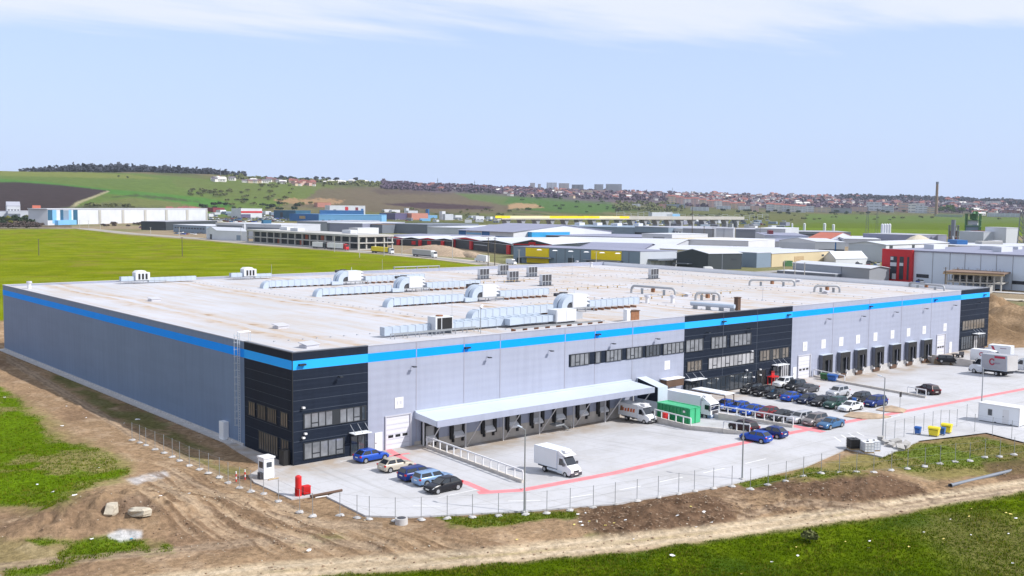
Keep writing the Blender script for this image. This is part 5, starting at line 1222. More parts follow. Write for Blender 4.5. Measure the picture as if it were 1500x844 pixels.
# boulders, pipe, scraps ------------------------------------------------
def boulder(label, u, v, size, mt, seed):
    p = at(u, v); m = MB(); g = random.Random(seed); j = lambda: 1+.4*(g.random()-.5); w, d, h = size
    m.loft([[(c*w*.5*q*j(), s_*d*.5*q*j(), z*h) for c, s_ in ((-1, -.7), (0, -1), (1, -.6), (1.05, .5), (.1, 1), (-.95, .7))] for z, q in ((-.2, .8), (.15, 1), (.7, 1.0), (1, .72))]); o = m.build('boulder', mt); z = T1(p.x, p.y)
    o.location = (p.x, p.y, z); o.rotation_euler = (.1, .08, seed); return tag(o, label, 'boulder')
p = at(588, 765); t = thing('concrete_ring', 'short concrete ring standing outside the front fence', 'concrete ring', (p.x, p.y, T1(p.x, p.y)-.05)); m = MB(); m.tube((0, 0, 0), (0, 0, .62), .62, .6, seg=16); m.build('ring', 'concrete_new', t, smooth=40); m = MB(); m.tube((0, 0, .621), (0, 0, .66), .42, seg=14); m.build('opening', 'plinth_grey', t)
boulder('pale blocky boulder on the earth heap, left of the flat one', 163, 771, (2.0, 1.2, .9), 'stone', 1)
boulder('pale flat boulder on the earth heap, right of the blocky one', 204, 773, (2.1, 1.5, .6), 'stone', 2)
a, b = at(1392, 711), at(1483, 689); t = thing('drain_pipe', 'long grey pipe lying on the grass by the track', 'pipe', (a.x, a.y, T1(a.x, a.y)+.12)); m = MB(); d = b-a; d.z = 0; m.tube((0, 0, 0), d, .20, seg=14, caps=False); m.tube(d, (0, 0, 0), .17, seg=14, caps=False); m.build('barrel', 'pipe_grey', t, smooth=50)
m = MB(); m.tube(d*.0, d*.015, .28, seg=14, caps=False); m.build('socket', 'pipe_grey', t)
mat('litter_white', (.75, .75, .76), .6); mat('litter_yellow', (.70, .58, .16), .6); mat('litter_blue', (.04, .30, .45), .6)
def scrap(u, v, s, mt, label, i):
    p = at(u, v); m = MB(); g = random.Random(i+50); s *= .55; j = lambda: (g.random()-.5)*s*.5
    z = T1(p.x, p.y)+.05; n = 6; ring = [(math.cos(k*1.047)*s*(.5+g.random()*.4), math.sin(k*1.047)*s*(.3+g.random()*.3), g.random()*s*.35) for k in range(n)]
    b = m.pts(ring+[(0, 0, s*.3), (0, 0, -.02)])
    for k in range(n): m.face((b+k, b+(k+1) % n, b+6)); m.face((b+(k+1) % n, b+k, b+7))
    o = m.build('plastic_scrap', mt); o.location = (p.x, p.y, z); return tag(o, label, 'litter', 'scraps of '+('yellow' if 'yellow' in mt else 'white')+' litter on the ground' if 'blue' not in mt else None)
LW, LY = 'crumpled white scrap of litter lying on the ground', 'crumpled yellow scrap of litter lying on the ground'
i = 0
for x, y, s in ((150, 742, .5), (20, 768, .45), (515, 660, .45), (790, 617, .42), (1255, 550, .6), (1240, 775, .45), (1028, 628, .3), (510, 695, .3), (925, 552, .3), (1218, 622, .35)):
    scrap(*c8(x, y), s, 'litter_white', LW, i); i += 1
for x, y, s in ((1230, 527, .6), (1205, 526, .5), (1018, 545, .4), (1030, 500, .35), (393, 662, .3), (143, 705, .3), (715, 700, .4), (890, 648, .4)): scrap(*c8(x, y), s, 'litter_yellow', LY, i); i += 1
c7 = lambda x, y: (750+x/4, 660+y/4)
for x, y, s in ((400, 432, .55), (412, 447, .5), (385, 375, .5), (430, 365, .5), (665, 420, .45), (968, 404, .6), (1125, 388, .7), (940, 625, .8), (1080, 452, .4), (712, 510, .35), (1170, 440, .4)): scrap(*c7(x, y), s, 'litter_white', LW, i); i += 1
for x, y, s in ((455, 430, .45), (548, 447, .5), (30, 522, .4), (365, 440, .4), (1048, 357, .5), (598, 437, .4), (1345, 722, .35)): scrap(*c7(x, y), s, 'litter_yellow', LY, i); i += 1
for x, y, s in ((270, 188, .6), (325, 513, .9), (230, 485, .5), (400, 697, .5), (700, 568, .5), (162, 440, .4), (965, 590, .4), (820, 530, .6), (600, 160, .9), (540, 180, .4), (375, 150, .4), (290, 105, .4), (430, 370, .35), (690, 535, .5), (20, 65, .5)): scrap(*c1(x, y), s, 'litter_white', LW, i); i += 1
scrap(*c1(573, 683), .5, 'litter_blue', 'blue plastic scrap on the pale gravel below the boulders', 99)
scrap(452, 805, .8, 'litter_white', LW, 98)

# ------------------------------------------------------------------ plant on the roof
def rt(u, v):
    p = at(u, v, 12.4); return at(u, v, rz_at(p.x))
def duct_run(t, name, x0, x1, y, z0, z1, w, step=1.35):
    """rectangular duct along x (local), ribbed at its joints"""
    m = r = MB(); m.box(x0, x1, y-w/2, y+w/2, z0, z1); n = max(2, int((x1-x0)/step))
    for k in range(n+1):
        x = x0+(x1-x0)*k/n; r.box(x-.035, x+.035, y-w/2-.04, y+w/2+.04, z0-.03, z1+.04, 1)
    return m.build(name, ['duct', 'duct_seam'], t)
def elbow(t, pts, w, h, y):
    """curved rectangular duct following pts in the x-z plane"""
    m = MB(); rings = []
    for i, (x, z) in enumerate(pts):
        a = pts[max(0, i-1)]; b = pts[min(len(pts)-1, i+1)]; dx, dz = b[0]-a[0], b[1]-a[1]; l_ = math.hypot(dx, dz); nx, nz = -dz/l_*h/2, dx/l_*h/2
        rings.append([(x-nx, y-w/2, z-nz), (x-nx, y+w/2, z-nz), (x+nx, y+w/2, z+nz), (x+nx, y-w/2, z+nz)])
    m.loft(rings); return m.build('elbow_duct', 'duct', t, smooth=30)
def ahu(label, x, y, xl, xr, rear=True):
    z = rz_at(x); t = thing('air_handling_unit', label, 'roof unit', (x, y, z), 0, 'large rooftop air handling units')
    # body on a steel frame
    m = MB(); m.box(-.6, 2.6, -1.15, 1.15, .85, 3.0); m.build('body', 'ahu_white', t)
    boxes('inspection_panel', 'white_plain', t, (-.4, .6, -1.185, -1.152, 1.0, 2.85), (.75, 2.4, -1.185, -1.152, 1.0, 2.85))
    for k in range(3):
        m = MB(); zz = 1.2+k*.62; m.prism([(2.604, -1.1, zz), (3.35, -1.1, zz+.12), (3.35, -1.1, zz+.2), (2.604, -1.1, zz+.55)], (0, 2.2, 0)); m.build('louver_hood', 'ahu_white', t)
        boxes('louver_gap', 'black', t, (2.602, 3.0, -1.0, 1.0, zz-.1, zz-.005))
    boxes('frame', 'pole', t, (-2.8, 4.6, -1.1, -.95, .62, .80), (-2.8, 4.6, .95, 1.1, .62, .80))
    for xx in (-2.6, .2, 2.5, 4.4):
        for yy in (-1.02, 1.02): boxes('leg', 'pole', t, (xx-.06, xx+.06, yy-.06, yy+.06, 0, .619))
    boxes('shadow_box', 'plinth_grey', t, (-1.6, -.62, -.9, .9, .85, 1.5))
    # twin swan-neck ducts down to the roof
    arc = [(-.62, 2.35)]+[(-.9-1.5*math.sin(a), 2.35-1.45*(1-math.cos(a))) for a in [k*PI/2/6 for k in range(7)]]+[(-2.4, .55)]
    elbow(t, arc, .95, 1.15, -.62); elbow(t, [(p, q+.12) for p, q in arc], .95, 1.15, .62)
    m = MB(); m.box(-4.6, -1.85, -1.2, 1.2, .18, .88); m.build('plenum', 'duct', t)
    boxes('fan_cowl', 'plinth_grey', t, (-2.0, -.9, 1.25, 2.0, 2.6, 3.1), (-.7, .5, 1.25, 2.0, 2.7, 3.2))
    # long roof ducts to both sides, rounded down at the far ends
    duct_run(t, 'roof_duct', xl-x+1.0, -4.62, -.1, .35, 1.55, 1.5)
    elbow(t, [(xl-x+1.0, .95)]+[(xl-x+1.0-.75*math.sin(a), .95-.75*(1-math.cos(a))) for a in [k*PI/2/4 for k in range(1, 5)]]+[(xl-x+.25, -.05)], 1.5, 1.2, -.1)
    if xr: duct_run(t, 'roof_duct', 4.8, xr-x, 1.1, .45, 1.55, 1.4)
    m = MB(); m.tube((1.2, .4, 3.0), (1.2, .4, 3.7), .05, seg=6); m.build('vent_pipe', 'galv', t)
    m = MB(); g = random.Random(int(y))
    k0 = int((xr-xl)/1.6) if xr else 12
    for k in range(k0):
        xx = xl-x+.8+k*1.6
        if -4.6 < xx < 4.7: continue
        m.box(xx-.04, xx+.04, -.8, .6, 0, .349)
    m.build('duct_support', 'rust', t)
    return t
AH = [('rooftop air handling unit nearest the front edge of the roof', 61.0, 18.6, 40.0, 78.0), ('second rooftop air handling unit from the front edge', 61.0, 42.0, 40.4, 78.0), ('third rooftop air handling unit from the front edge', 61.8, 66.2, 40.8, 80.5), ('fourth rooftop air handling unit, whose duct ends before the green field', 61.4, 88.5, 41.4, 82.0)]
for a in AH: ahu(*a)
def ahu2(label, u, v, xl, xr, front=True):
    p = rt(u, v); t = thing('air_handling_unit', label, 'roof unit', p, 0, 'large rooftop air handling units', .8)
    m = MB(); m.box(-1.9, 1.9, -1.2, 1.2, .9, 2.9); m.build('body', 'ahu_white', t)
    m = MB(); m.prism([(-1.9, -1.2, 2.9), (1.2, -1.2, 2.9), (.6, -1.2, 3.4), (-1.2, -1.2, 3.4)], (0, 2.4, 0)); m.build('hood', 'white_plain', t)
    for k in (-.9, .05, 1.0): boxes('louver_gap', 'black', t, (k-.3, k+.25, -1.24, -1.202, 1.1, 2.6))
    boxes('frame', 'pole', t, (-6.5, 6.5, -1.5, -1.3, .6, .75), (-6.5, 6.5, 1.3, 1.5, .6, .75))
    for xx in (-6, -3, 0, 3, 6): boxes('leg', 'pole', t, (xx-.06, xx+.06, -1.45, -1.33, 0, .599))
    duct_run(t, 'roof_duct', -5.5, -1.92, 0, .8, 1.9, 1.3); duct_run(t, 'roof_duct', 1.92, xr, .2, .3, 1.4, 1.3)
    return t
ahu2('left of the two air handling units by the rear edge of the roof', 207, 415, -6, 15); ahu2('right of the two air handling units by the rear edge of the roof', 364, 409, -6, 7)
def chiller(label, u, v):
    p = rt(u, v); t = thing('condenser', label, 'roof unit', p, R(3), 'small condensers on frames')
    boxes('frame', 'pole', t, (-1.6, 1.6, -.5, -.4, .9, 1.0), (-1.6, 1.6, .4, .5, .9, 1.0)); boxes('base', 'plinth_grey', t, (-2.0, 2.0, -.6, .6, 0.02, .12))
    for x in (-1.4, -.45, .45, 1.4): boxes('leg', 'steel', t, (x-.07, x+.07, -.45, .45, .121, .899))
    for k in range(3):
        x = -1.45+k*1.0; m = MB(); m.box(x, x+.9, -.45, .45, 1.0, 2.5); c = m.build('casing', 'ahu_white', t); m = MB(); m.box(x+.05, x+.85, -.48, -.452, 1.05, 2.45); m.build('fan_grille', 'plinth_grey', c)
for lb, u, v in (('condenser on a frame left of the four clustered ones', 708, 409), ('condenser on a frame farthest back in the cluster', 737, 402.5), ('condenser on a frame in the centre of the cluster', 751, 413), ('condenser on a frame at the right rear of the cluster', 779, 405.5), ('condenser on a frame nearest the camera in the cluster', 799, 418.5), ('lone condenser on a frame near the right parapet of the roof', 957, 408.5)): chiller(lb, u, v)
# long service duct with a chiller along the front edge
p = rt(640, 489); t = thing('roof_chiller', 'white roof chiller with a large black grille at the front edge of the roof', 'roof unit', (p.x+.5, p.y, p.z))
m = MB(); m.box(-1.4, 1.5, -.9, .9, .55, 2.35); m.build('casing', 'ahu_white', t); boxes('grille', 'black', t, (-.3, 1.35, -.93, -.902, .7, 2.2), (-1.1, -.45, -.93, -.902, .7, 2.2)); m = MB(); m.tube((-.1, 0, 2.35), (-.1, 0, 2.5), .5, seg=14); m.build('fan_cowl', 'rust', t)
boxes('leg', 'pole', t, (-1.3, -1.2, -.85, .85, 0, .549), (1.3, 1.4, -.85, .85, 0, .549)); duct_run(t, 'roof_duct', -8.8, -1.45, .6, .3, 1.35, 1.0, 1.2); duct_run(t, 'roof_duct', 1.55, 22.0, 1.1, .25, 1.2, 1.0, 1.4); duct_run(t, 'roof_duct', 1.55, 20.0, 2.6, .35, 1.3, 1.0, 1.4)
p = rt(575, 497); t = thing('cable_tray', 'long dark steel cable tray on legs along the front edge of the roof', 'cable tray', (p.x, p.y-.4, p.z))
for k in range(2): boxes('rail', 'pole', t, (0, 14.0, k*.9, k*.9+.1, .55, .66))
for k in range(8): boxes('leg', 'pole', t, (k*1.95+.05, k*1.95+.13, -.02, .08, 0, .549), (k*1.95+.05, k*1.95+.13, .92, 1.02, 0, .549))
p = rt(838, 472); t = thing('air_handling_unit', 'low white air handling unit with crooked duct behind the front edge of the roof', 'roof unit', (p.x-2.5, p.y, p.z)); m = MB(); m.box(-1.6, 2.4, -1.0, 1.0, .35, 2.1); m.build('body', 'ahu_white', t); boxes('inspection_panel', 'white_plain', t, (-1.4, .2, -1.04, -1.002, .5, 1.9), (.4, 2.2, -1.04, -1.002, .5, 1.9)); boxes('side_grille', 'steel', t, (2.45, 4.0, -.7, .7, .5, 1.5)); duct_run(t, 'roof_duct', -7.5, -1.65, .1, .45, 1.35, 1.2, 1.1); boxes('leg', 'pole', t, (-1.5, -1.4, -.9, .9, 0, .349), (2.2, 2.3, -.9, .9, 0, .349))
m = MB(); m.prism([(-10.5, -.9, .45), (-7.5, -.5, .45), (-7.5, .7, .45), (-10.5, .3, .45)], (0, 0, .9)); m.build('roof_duct', 'duct', t)
p = rt(760, 487); t = thing('cable_tray', 'dark steel cable tray under the low unit at the roof edge', 'cable tray', (p.x-1, p.y-.2, p.z)); boxes('rail', 'pole', t, (0, 17.5, 0, .1, .5, .6), (0, 17.5, .8, .9, .5, .6))
for k in range(9): boxes('leg', 'rust', t, (k*2.1+.2, k*2.1+.28, 0, .9, 0, .499))
p = rt(704, 489); t = thing('roof_mast', 'short mast with a white camera head at the end of the cable tray', 'mast', p); m = MB(); m.tube((0, 0, 0), (0, 0, 3.6), .05, seg=6); m.build('pole', 'pole', t); m = MB(); m.tube((0, 0, 3.5), (.3, 0, 3.9), .28, .14, seg=10); m.build('head', 'white_plain', t)
for lb, u, v in (('brown chimney box at the front edge of the roof over the grey wall', 929, 471), ('brown chimney box on the roof over the dark office front', 1082, 455)):
    p = rt(u, v); t = thing('chimney_box', lb, 'chimney', (p.x, p.y+.3, p.z)); boxes('body', 'rust' if u < 1000 else 'brown', t, (-.9, .9, -.5, .5, 0, 1.6) if u < 1000 else (-.4, .4, -.4, .4, 0, 2.2)); boxes('cap', 'brown', t, (-1.0, 1.0, -.6, .6, 1.601, 1.7) if u < 1000 else (-.5, .5, -.5, .5, 2.201, 2.3))
    if u < 1000: boxes('side_flue', 'white_sheet', t, (-1.7, -.92, -.4, .4, 0, 1.9))
# U-shaped pipes
mat('arch_grey', (.36, .37, .39), .5, .1, .08)
def hoop(label, ua, va, ub, vb, h, r=.25):
    a, b = rt(ua, va), rt(ub, vb); t = thing('pipe_loop', label, 'roof duct', a, 0, 'arched grey ducts on the roof'); d = b-a; u_ = d.normalized(); L_ = d.length; m = MB(); n = 6; pts = [Vector((0, 0, 0))]
    for k in range(n+1): w = PI/2*k/n; pts.append(u_*(h*.6*(1-math.cos(w)))+Vector((0, 0, h*.4+h*.6*math.sin(w))))
    for k in range(n+1): w = PI/2*k/n; pts.append(u_*(L_-h*.6+h*.6*math.sin(w))+Vector((0, 0, h*.4+h*.6*math.cos(w))))
    pts.append(Vector(d)); sd = u_.cross(Vector((0, 0, 1)))
    rings = []
    for i, p in enumerate(pts):
        q = (pts[min(i+1, len(pts)-1)]-pts[max(i-1, 0)]).normalized(); nn = sd.cross(q)
        rings.append([p+sd*r*math.cos(j*PI/5)+nn*r*math.sin(j*PI/5) for j in range(10)])
    m.loft(rings); m.build('duct', 'arch_grey', t, smooth=40); boxes('damper_box', 'rust', t, (d.x/2-.3, d.x/2+.3, d.y/2-.3, d.y/2+.3, h*.3, h*.8))
    for f in (.25, .75): boxes('support', 'pole', t, (d.x*f-.05, d.x*f+.05, d.y*f-.3, d.y*f+.3, 0, h-.42))
hoop('longest arched grey duct on the right half of the roof', 925, 429, 989, 434, 1.5); hoop('arched grey duct just right of the longest one', 1019, 440, 1054, 440.5, 1.5); hoop('arched grey duct near the right parapet, left of its twin', 1098, 418.5, 1164, 419.5, 1.35); hoop('arched grey duct nearest the dark far corner', 1193, 428, 1230, 428.5, 1.4); hoop('low arched pipe along the right parapet', 1332, 420, 1383, 426, 1.0, .2)
p = rt(1012, 452); t = thing('roof_pipe', 'long round duct lying on the roof behind the dark office front', 'roof duct', p); q = rt(1076, 457)-p; m = MB(); m.tube((0, 0, .9), q+Vector((0, 0, .9)), .38, seg=12); m.build('duct', 'duct', t, smooth=40)
for f in (.1, .4, .7, .95): m = MB(); c = q*f; m.box(c.x-.05, c.x+.05, c.y-.5, c.y+.5, 0, .6); m.build('support', 'pole', t)
for i, (lb, u, v, s) in enumerate((('roof hatch near the left edge of the roof', 226, 441, 1), ('roof hatch beside the ladder end of the roof', 411, 481, 1), ('roof hatch nearest the dark front corner of the roof', 453, 509, 1.1), ('grey roof hatch beside the arched ducts', 1007, 434, 1), ('low grey hatch near the right parapet behind the arched ducts', 1170, 413, .9), ('low grey hatch in front of the twin arched ducts', 1210, 430, .9))):
    p = rt(u, v); t = thing('roof_hatch', lb, 'roof hatch', p, R(12)); boxes('curb', 'coping_grey', t, (-.9*s, .9*s, -.6*s, .6*s, 0, .35)); m = MB(); m.prism([(-1.0*s, -.7*s, .351), (1.0*s, -.7*s, .351), (1.0*s, .7*s, .6), (-1.0*s, .7*s, .6)], (0, 0, .08)); m.build('lid', 'coping_grey', t)
for i, (lb, u, v) in enumerate((('white vent cap at the rear edge of the roof, left one', 845, 389), ('white vent cap at the rear edge of the roof, right one', 866, 391), ('small round roof vent near the rear left corner', 43, 423), ('grey vent block on the roof beyond the ducts', 948, 444), ('white vent block beside the air unit by the roof front', 985, 444))):
    p = rt(u, v); t = thing('roof_vent', lb, 'roof vent', p); m = MB(); m.tube((0, 0, 0), (0, 0, 1.1), .35, seg=10); m.build('stack', 'white_plain', t); m = MB(); m.tube((0, 0, 1.1), (0, 0, 1.45), .55, .5, seg=10); m.build('cowl', 'coping_grey', t)
p = rt(578, 399); t = thing('pipe_rack', 'pipe rack on legs along the rear edge of the roof', 'pipe rack', p); q = rt(644, 397)-p
m = MB(); m.tube((0, 0, 1.3), (q.x, q.y, 1.3), .12, seg=6); m.tube((0, .5, 1.3), (q.x, q.y+.5, 1.3), .12, seg=6); m.build('pipe', 'pole', t)
for k in range(5): f = k/4; boxes('leg', 'pole', t, (q.x*f-.06, q.x*f+.06, q.y*f, q.y*f+.5, 0, 1.2))
# lightning conductor blocks, gas line on yellow stands, leaning rods
m = MB(); g = random.Random(11)
for x, y0, y1 in ((36.5, 2, 116), (84, 6, 116), (108, 6, 116), (132, 4, 116), (156, 4, 112)):
    y = y0
    while y < y1: m.box(x-.1, x+.1, y-.1, y+.1, rz_at(x), rz_at(x)+.12); y += 2
for y, x0, x1 in ((12, 4, 58), (34, 64, 165), (58, 84, 165), (82, 84, 165)):
    x = x0
    while x < x1: m.box(x-.1, x+.1, y-.1, y+.1, rz_at(x)-.01, rz_at(x)+.12); x += 2
m.build('conductor_block', 'steel', wh)
m = MB()
for y, x0, x1 in ((28.6, 62, 120), (52, 62, 110), (76, 62, 104)):
    z = rz_at(x1)+.45; m.tube((x0, y, rz_at(x0)+.4), (x1, y, z), .05, seg=5)
    for k in range(int((x1-x0)/3)): x = x0+k*3.0; m.box(x-.06, x+.06, y-.12, y+.12, rz_at(x), rz_at(x)+.42)
mat('gas_yellow', (.40, .28, .13), .6); m.build('gas_line', 'gas_yellow', wh)
for i, (u, v, h) in enumerate(((398, 424, 5), (662, 463, 6), (838, 402, 5), (1117, 440, 3), (560, 404, 4), (1000, 420, 3))):
    p = rt(u, v); m = MB(); m.tube(p, p+Vector((0, 0, h)), .03, seg=5); m.box(p.x-.2, p.x+.2, p.y-.2, p.y+.2, p.z, p.z+.12); m.build('lightning_rod', 'steel', wh)

# ------------------------------------------------------------------ middle distance: road, works, stores
mat('asphalt_far', (.26, .25, .24), .9, var=.15, scale=.05, world=True); mat('road_dust', (.40, .35, .28), .9, var=.2, scale=.05, world=True)
ribbon('road', ROADS, 8, 'asphalt_far', .03); ribbon('road_verge', ROADS, 17, 'road_dust', -.05)
ribbon('road', PX([(750, 391), (900, 398), (1100, 400), (1160, 396)]), 9, 'asphalt_far', .03); ribbon('road', PX([(1445, 437), (1500, 440), (1560, 445)]), 8, 'road_dust', .05); ribbon('road', PX([(1450, 427), (1500, 430), (1560, 434)]), 6, 'concrete_new', .05)
for nm, c in dict(f_white=(.57, .59, .64), f_grey=(.27, .29, .33), f_pale=(.46, .49, .55), f_dark=(.035, .045, .055), f_slate=(.14, .16, .20), f_blue=(.02, .13, .36), f_sky=(.18, .42, .70), f_teal=(.015, .09, .17), f_red=(.50, .012, .02), f_yellow=(.88, .64, .0), f_cream=(.55, .46, .30), f_bluegrey=(.19, .25, .33), f_roofw=(.50, .52, .58), f_roofg=(.33, .34, .40), f_roofb=(.22, .23, .32), f_rooftile=(.36, .09, .05), f_conc=(.42, .41, .39), f_purple=(.09, .08, .17), f_salmon=(.42, .18, .14), f_brown=(.20, .13, .09), f_window=(.03, .035, .05), f_green=(.06, .17, .07), f_lime=(.25, .33, .18), f_parapet=(.78, .70, .42), f_cyan=(.02, .30, .62), f_darkred=(.18, .02, .03), plant_wall=(.62, .70, .82)).items():
    mat(nm, c, .6, var=.08, scale=.08)
def gp(u, v):
    p = at(u, v) if v > 312 else None
    if p is not None and (p-Vector(CP)).length < 1500: return p
    return onT(u, v) or p
def bld(name, label, cat, B, C, vt, A=None, depth=40, roof='flat', wm='f_white', rm='f_roofw', front=(), side=(), group=None, pitch=.18, sidem=None, skylights=0, roofbits=()):
    b = gp(*B); c = gp(*C); c.z = b.z; x = (c-b); d_ = ray(B[0], vt); h = max(2.5, CP[2]+d_[2]*math.hypot(b.x-CP[0], b.y-CP[1])/math.hypot(d_[0], d_[1])-b.z)
    if A is not None: y = gp(*A)-b; y.z = 0
    else:
        y = Vector((-x.y, x.x, 0)).normalized()*depth
        if y.dot(b-Vector((CP[0], CP[1], 0))) < 0: y = -y
    t = thing(name, label, cat, b, 0, group); m = MB()
    P = lambda f, g, z=0, o=0: x*f+y*g+Vector((0, 0, z))
    z0 = -.6
    rh = 0
    flip = x.cross(y).z < 0
    if roof == 'flat':
        m.prism([P(0, 0, z0), P(1, 0, z0), P(1, 1, z0), P(0, 1, z0)] if not flip else [P(0, 0, z0), P(0, 1, z0), P(1, 1, z0), P(1, 0, z0)], (0, 0, h-z0))
        m.build('wall', wm, t); r = MB(); e = .004
        r.prism([P(-e, -e, h+.01), P(1+e, -e, h+.01), P(1+e, 1+e, h+.01), P(-e, 1+e, h+.01)], (0, 0, max(.25, h*.04))); ro = r.build('roof', rm, t); top = h+max(.25, h*.04)+.01
    else:
        rh = pitch*(y.length if roof == 'x' else x.length)/2
        if roof == 'x':   # ridge runs along the front
            sec = [P(0, 0, z0), P(0, 0, h), P(0, .5, h+rh), P(0, 1, h), P(0, 1, z0)]; m.prism(sec, x); m.build('wall', wm, t)
            r = MB(); e = .012
            for g0, g1 in ((-.02, .5), (.5, 1.02)):
                za = h-rh*.04 if g0 < 0 else h+rh; zb_ = h+rh if g0 < 0 else h-rh*.04
                q = [P(-e, g0, za+.05), P(1+e, g0, za+.05), P(1+e, g1, zb_+.05), P(-e, g1, zb_+.05)]; r.prism(q, (0, 0, .25))
            ro = r.build('roof', rm, t)
        else:             # ridge runs away from the front: gable faces us
            sec = [P(0, 0, z0), P(0, 0, h), P(.5, 0, h+rh), P(1, 0, h), P(1, 0, z0)]; m.prism(sec, y); m.build('wall', wm, t)
            r = MB(); e = .012
            for g0, g1 in ((-.02, .5), (.5, 1.02)):
                za = h-rh*.04 if g0 < 0 else h+rh; zb_ = h+rh if g0 < 0 else h-rh*.04
                r.prism([P(g0, -e, za+.05), P(g1, -e, zb_+.05), P(g1, 1+e, zb_+.05), P(g0, 1+e, za+.05)], (0, 0, .25))
            ro = r.build('roof', rm, t)
        top = h
    nf = -y.normalized(); ns = -x.normalized()
    def fu(u):
        if u < 5: return u
        z0_, z1_ = ((q-Vector(CP)).dot(Vector(_fw)) for q in (b, c)); return z0_*(u-B[0])/(z0_*(u-B[0])+z1_*(C[0]-u))
    front = [(fu(q[0]), fu(q[1]), *q[2:]) for q in front]
    def feats(fs, ex, n):
        for f0, f1, g0, g1, pn, mt, *o in fs:
            d = o[0] if o else .12; m = MB(); q = [ex*f0+Vector((0, 0, g0*h)), ex*f1+Vector((0, 0, g0*h)), ex*f1+Vector((0, 0, g1*h)), ex*f0+Vector((0, 0, g1*h))]
            m.prism([p+n*.004 for p in q], n*d); m.build(pn, mt, t)
    feats(front, x, nf); feats(side, y, ns)
    if skylights:
        for k in range(skylights):
            f = (k+.5)/skylights; m = MB(); w = .35/skylights
            q = [P(f-w, .12, top+.02), P(f+w, .12, top+.02), P(f+w, .3, top+.02), P(f-w, .3, top+.02)]; m.prism(q, (0, 0, .9)); m.build('skylight', 'white_plain', ro)
    for f, g, w, d, hh, mt in roofbits:
        m = MB(); m.prism([P(f, g, top+.0), P(f+w, g, top), P(f+w, g+d, top), P(f, g+d, top)], (0, 0, hh)); m.build('roof_unit', mt, ro)
    return t
WIN = lambda n, g0, g1, mt='f_window', a=.03, b=.97, w=.62: [(a+(b-a)*(k+.5-w/2)/n, a+(b-a)*(k+.5+w/2)/n, g0, g1, 'window', mt, .08) for k in range(n)]
# --- left
bld('warehouse', 'long white warehouse with grey pilasters and a blue glazed end below the left hill', 'warehouse', (70, 330), (303.5, 323.9), 306.5, depth=26, wm='f_white', rm='f_roofw',
    front=[(u-1.6, u+1.6, 0, .93, 'pilaster', 'f_conc', .9) for u in (146, 180, 212.5, 243.5, 274)]+[(301.5, 303.4, 0, .95, 'pilaster', 'f_conc', .9), (0, 1, .96, 1.0, 'eaves_band', 'f_roofg', .2), (70.2, 77, .3, .95, 'glazing', 'f_teal'), (77, 83, .1, .95, 'glazing', 'f_sky'), (88.5, 93, .1, .95, 'glazing', 'f_teal'), (93, 101, .3, .93, 'glazing', 'f_bluegrey'), (101, 105, .3, .95, 'glazing', 'f_sky'), (107.5, 114, .0, .95, 'glazing', 'f_teal'), (80, 107, 0, .3, 'office_block', 'f_sky', 5)])
bld('shed', 'long black walled shed in front of the white warehouse', 'shed', (243, 337.5), (318, 335), 325, depth=30, wm='f_dark', rm='f_roofg')
bld('office_building', 'grey blue office building with a row of small windows before the black shed', 'office', (254, 339.5), (302, 342.5), 329, depth=40, wm='f_bluegrey', rm='f_roofw', front=WIN(11, .52, .70))
bld('workshop', 'white gabled workshop with a dark door at the end of the field road', 'workshop', (317.5, 351.5), (363, 353.5), 338, A=(302.5, 349.5), roof='x', wm='f_white', rm='f_roofw', pitch=.15, front=[(.64, .80, .08, .6, 'door', 'f_bluegrey')], side=[(.45, .65, 0, .55, 'door', 'f_dark')])
bld('workshop', 'white flat roofed workshop with a long dark window band behind the gabled one', 'workshop', (316, 346), (358, 348), 327, depth=45, wm='f_white', rm='f_roofw', front=[(.05, .93, .66, .88, 'window', 'f_slate')])
bld('workshop', 'pale workshop with a narrow window band left of the concrete frame', 'workshop', (360, 349), (412, 351), 328.5, depth=45, wm='f_pale', rm='f_roofw', front=[(.05, .95, .62, .80, 'window', 'f_slate')], roofbits=[(.1, .3, .06, .2, 3, 'f_teal')])
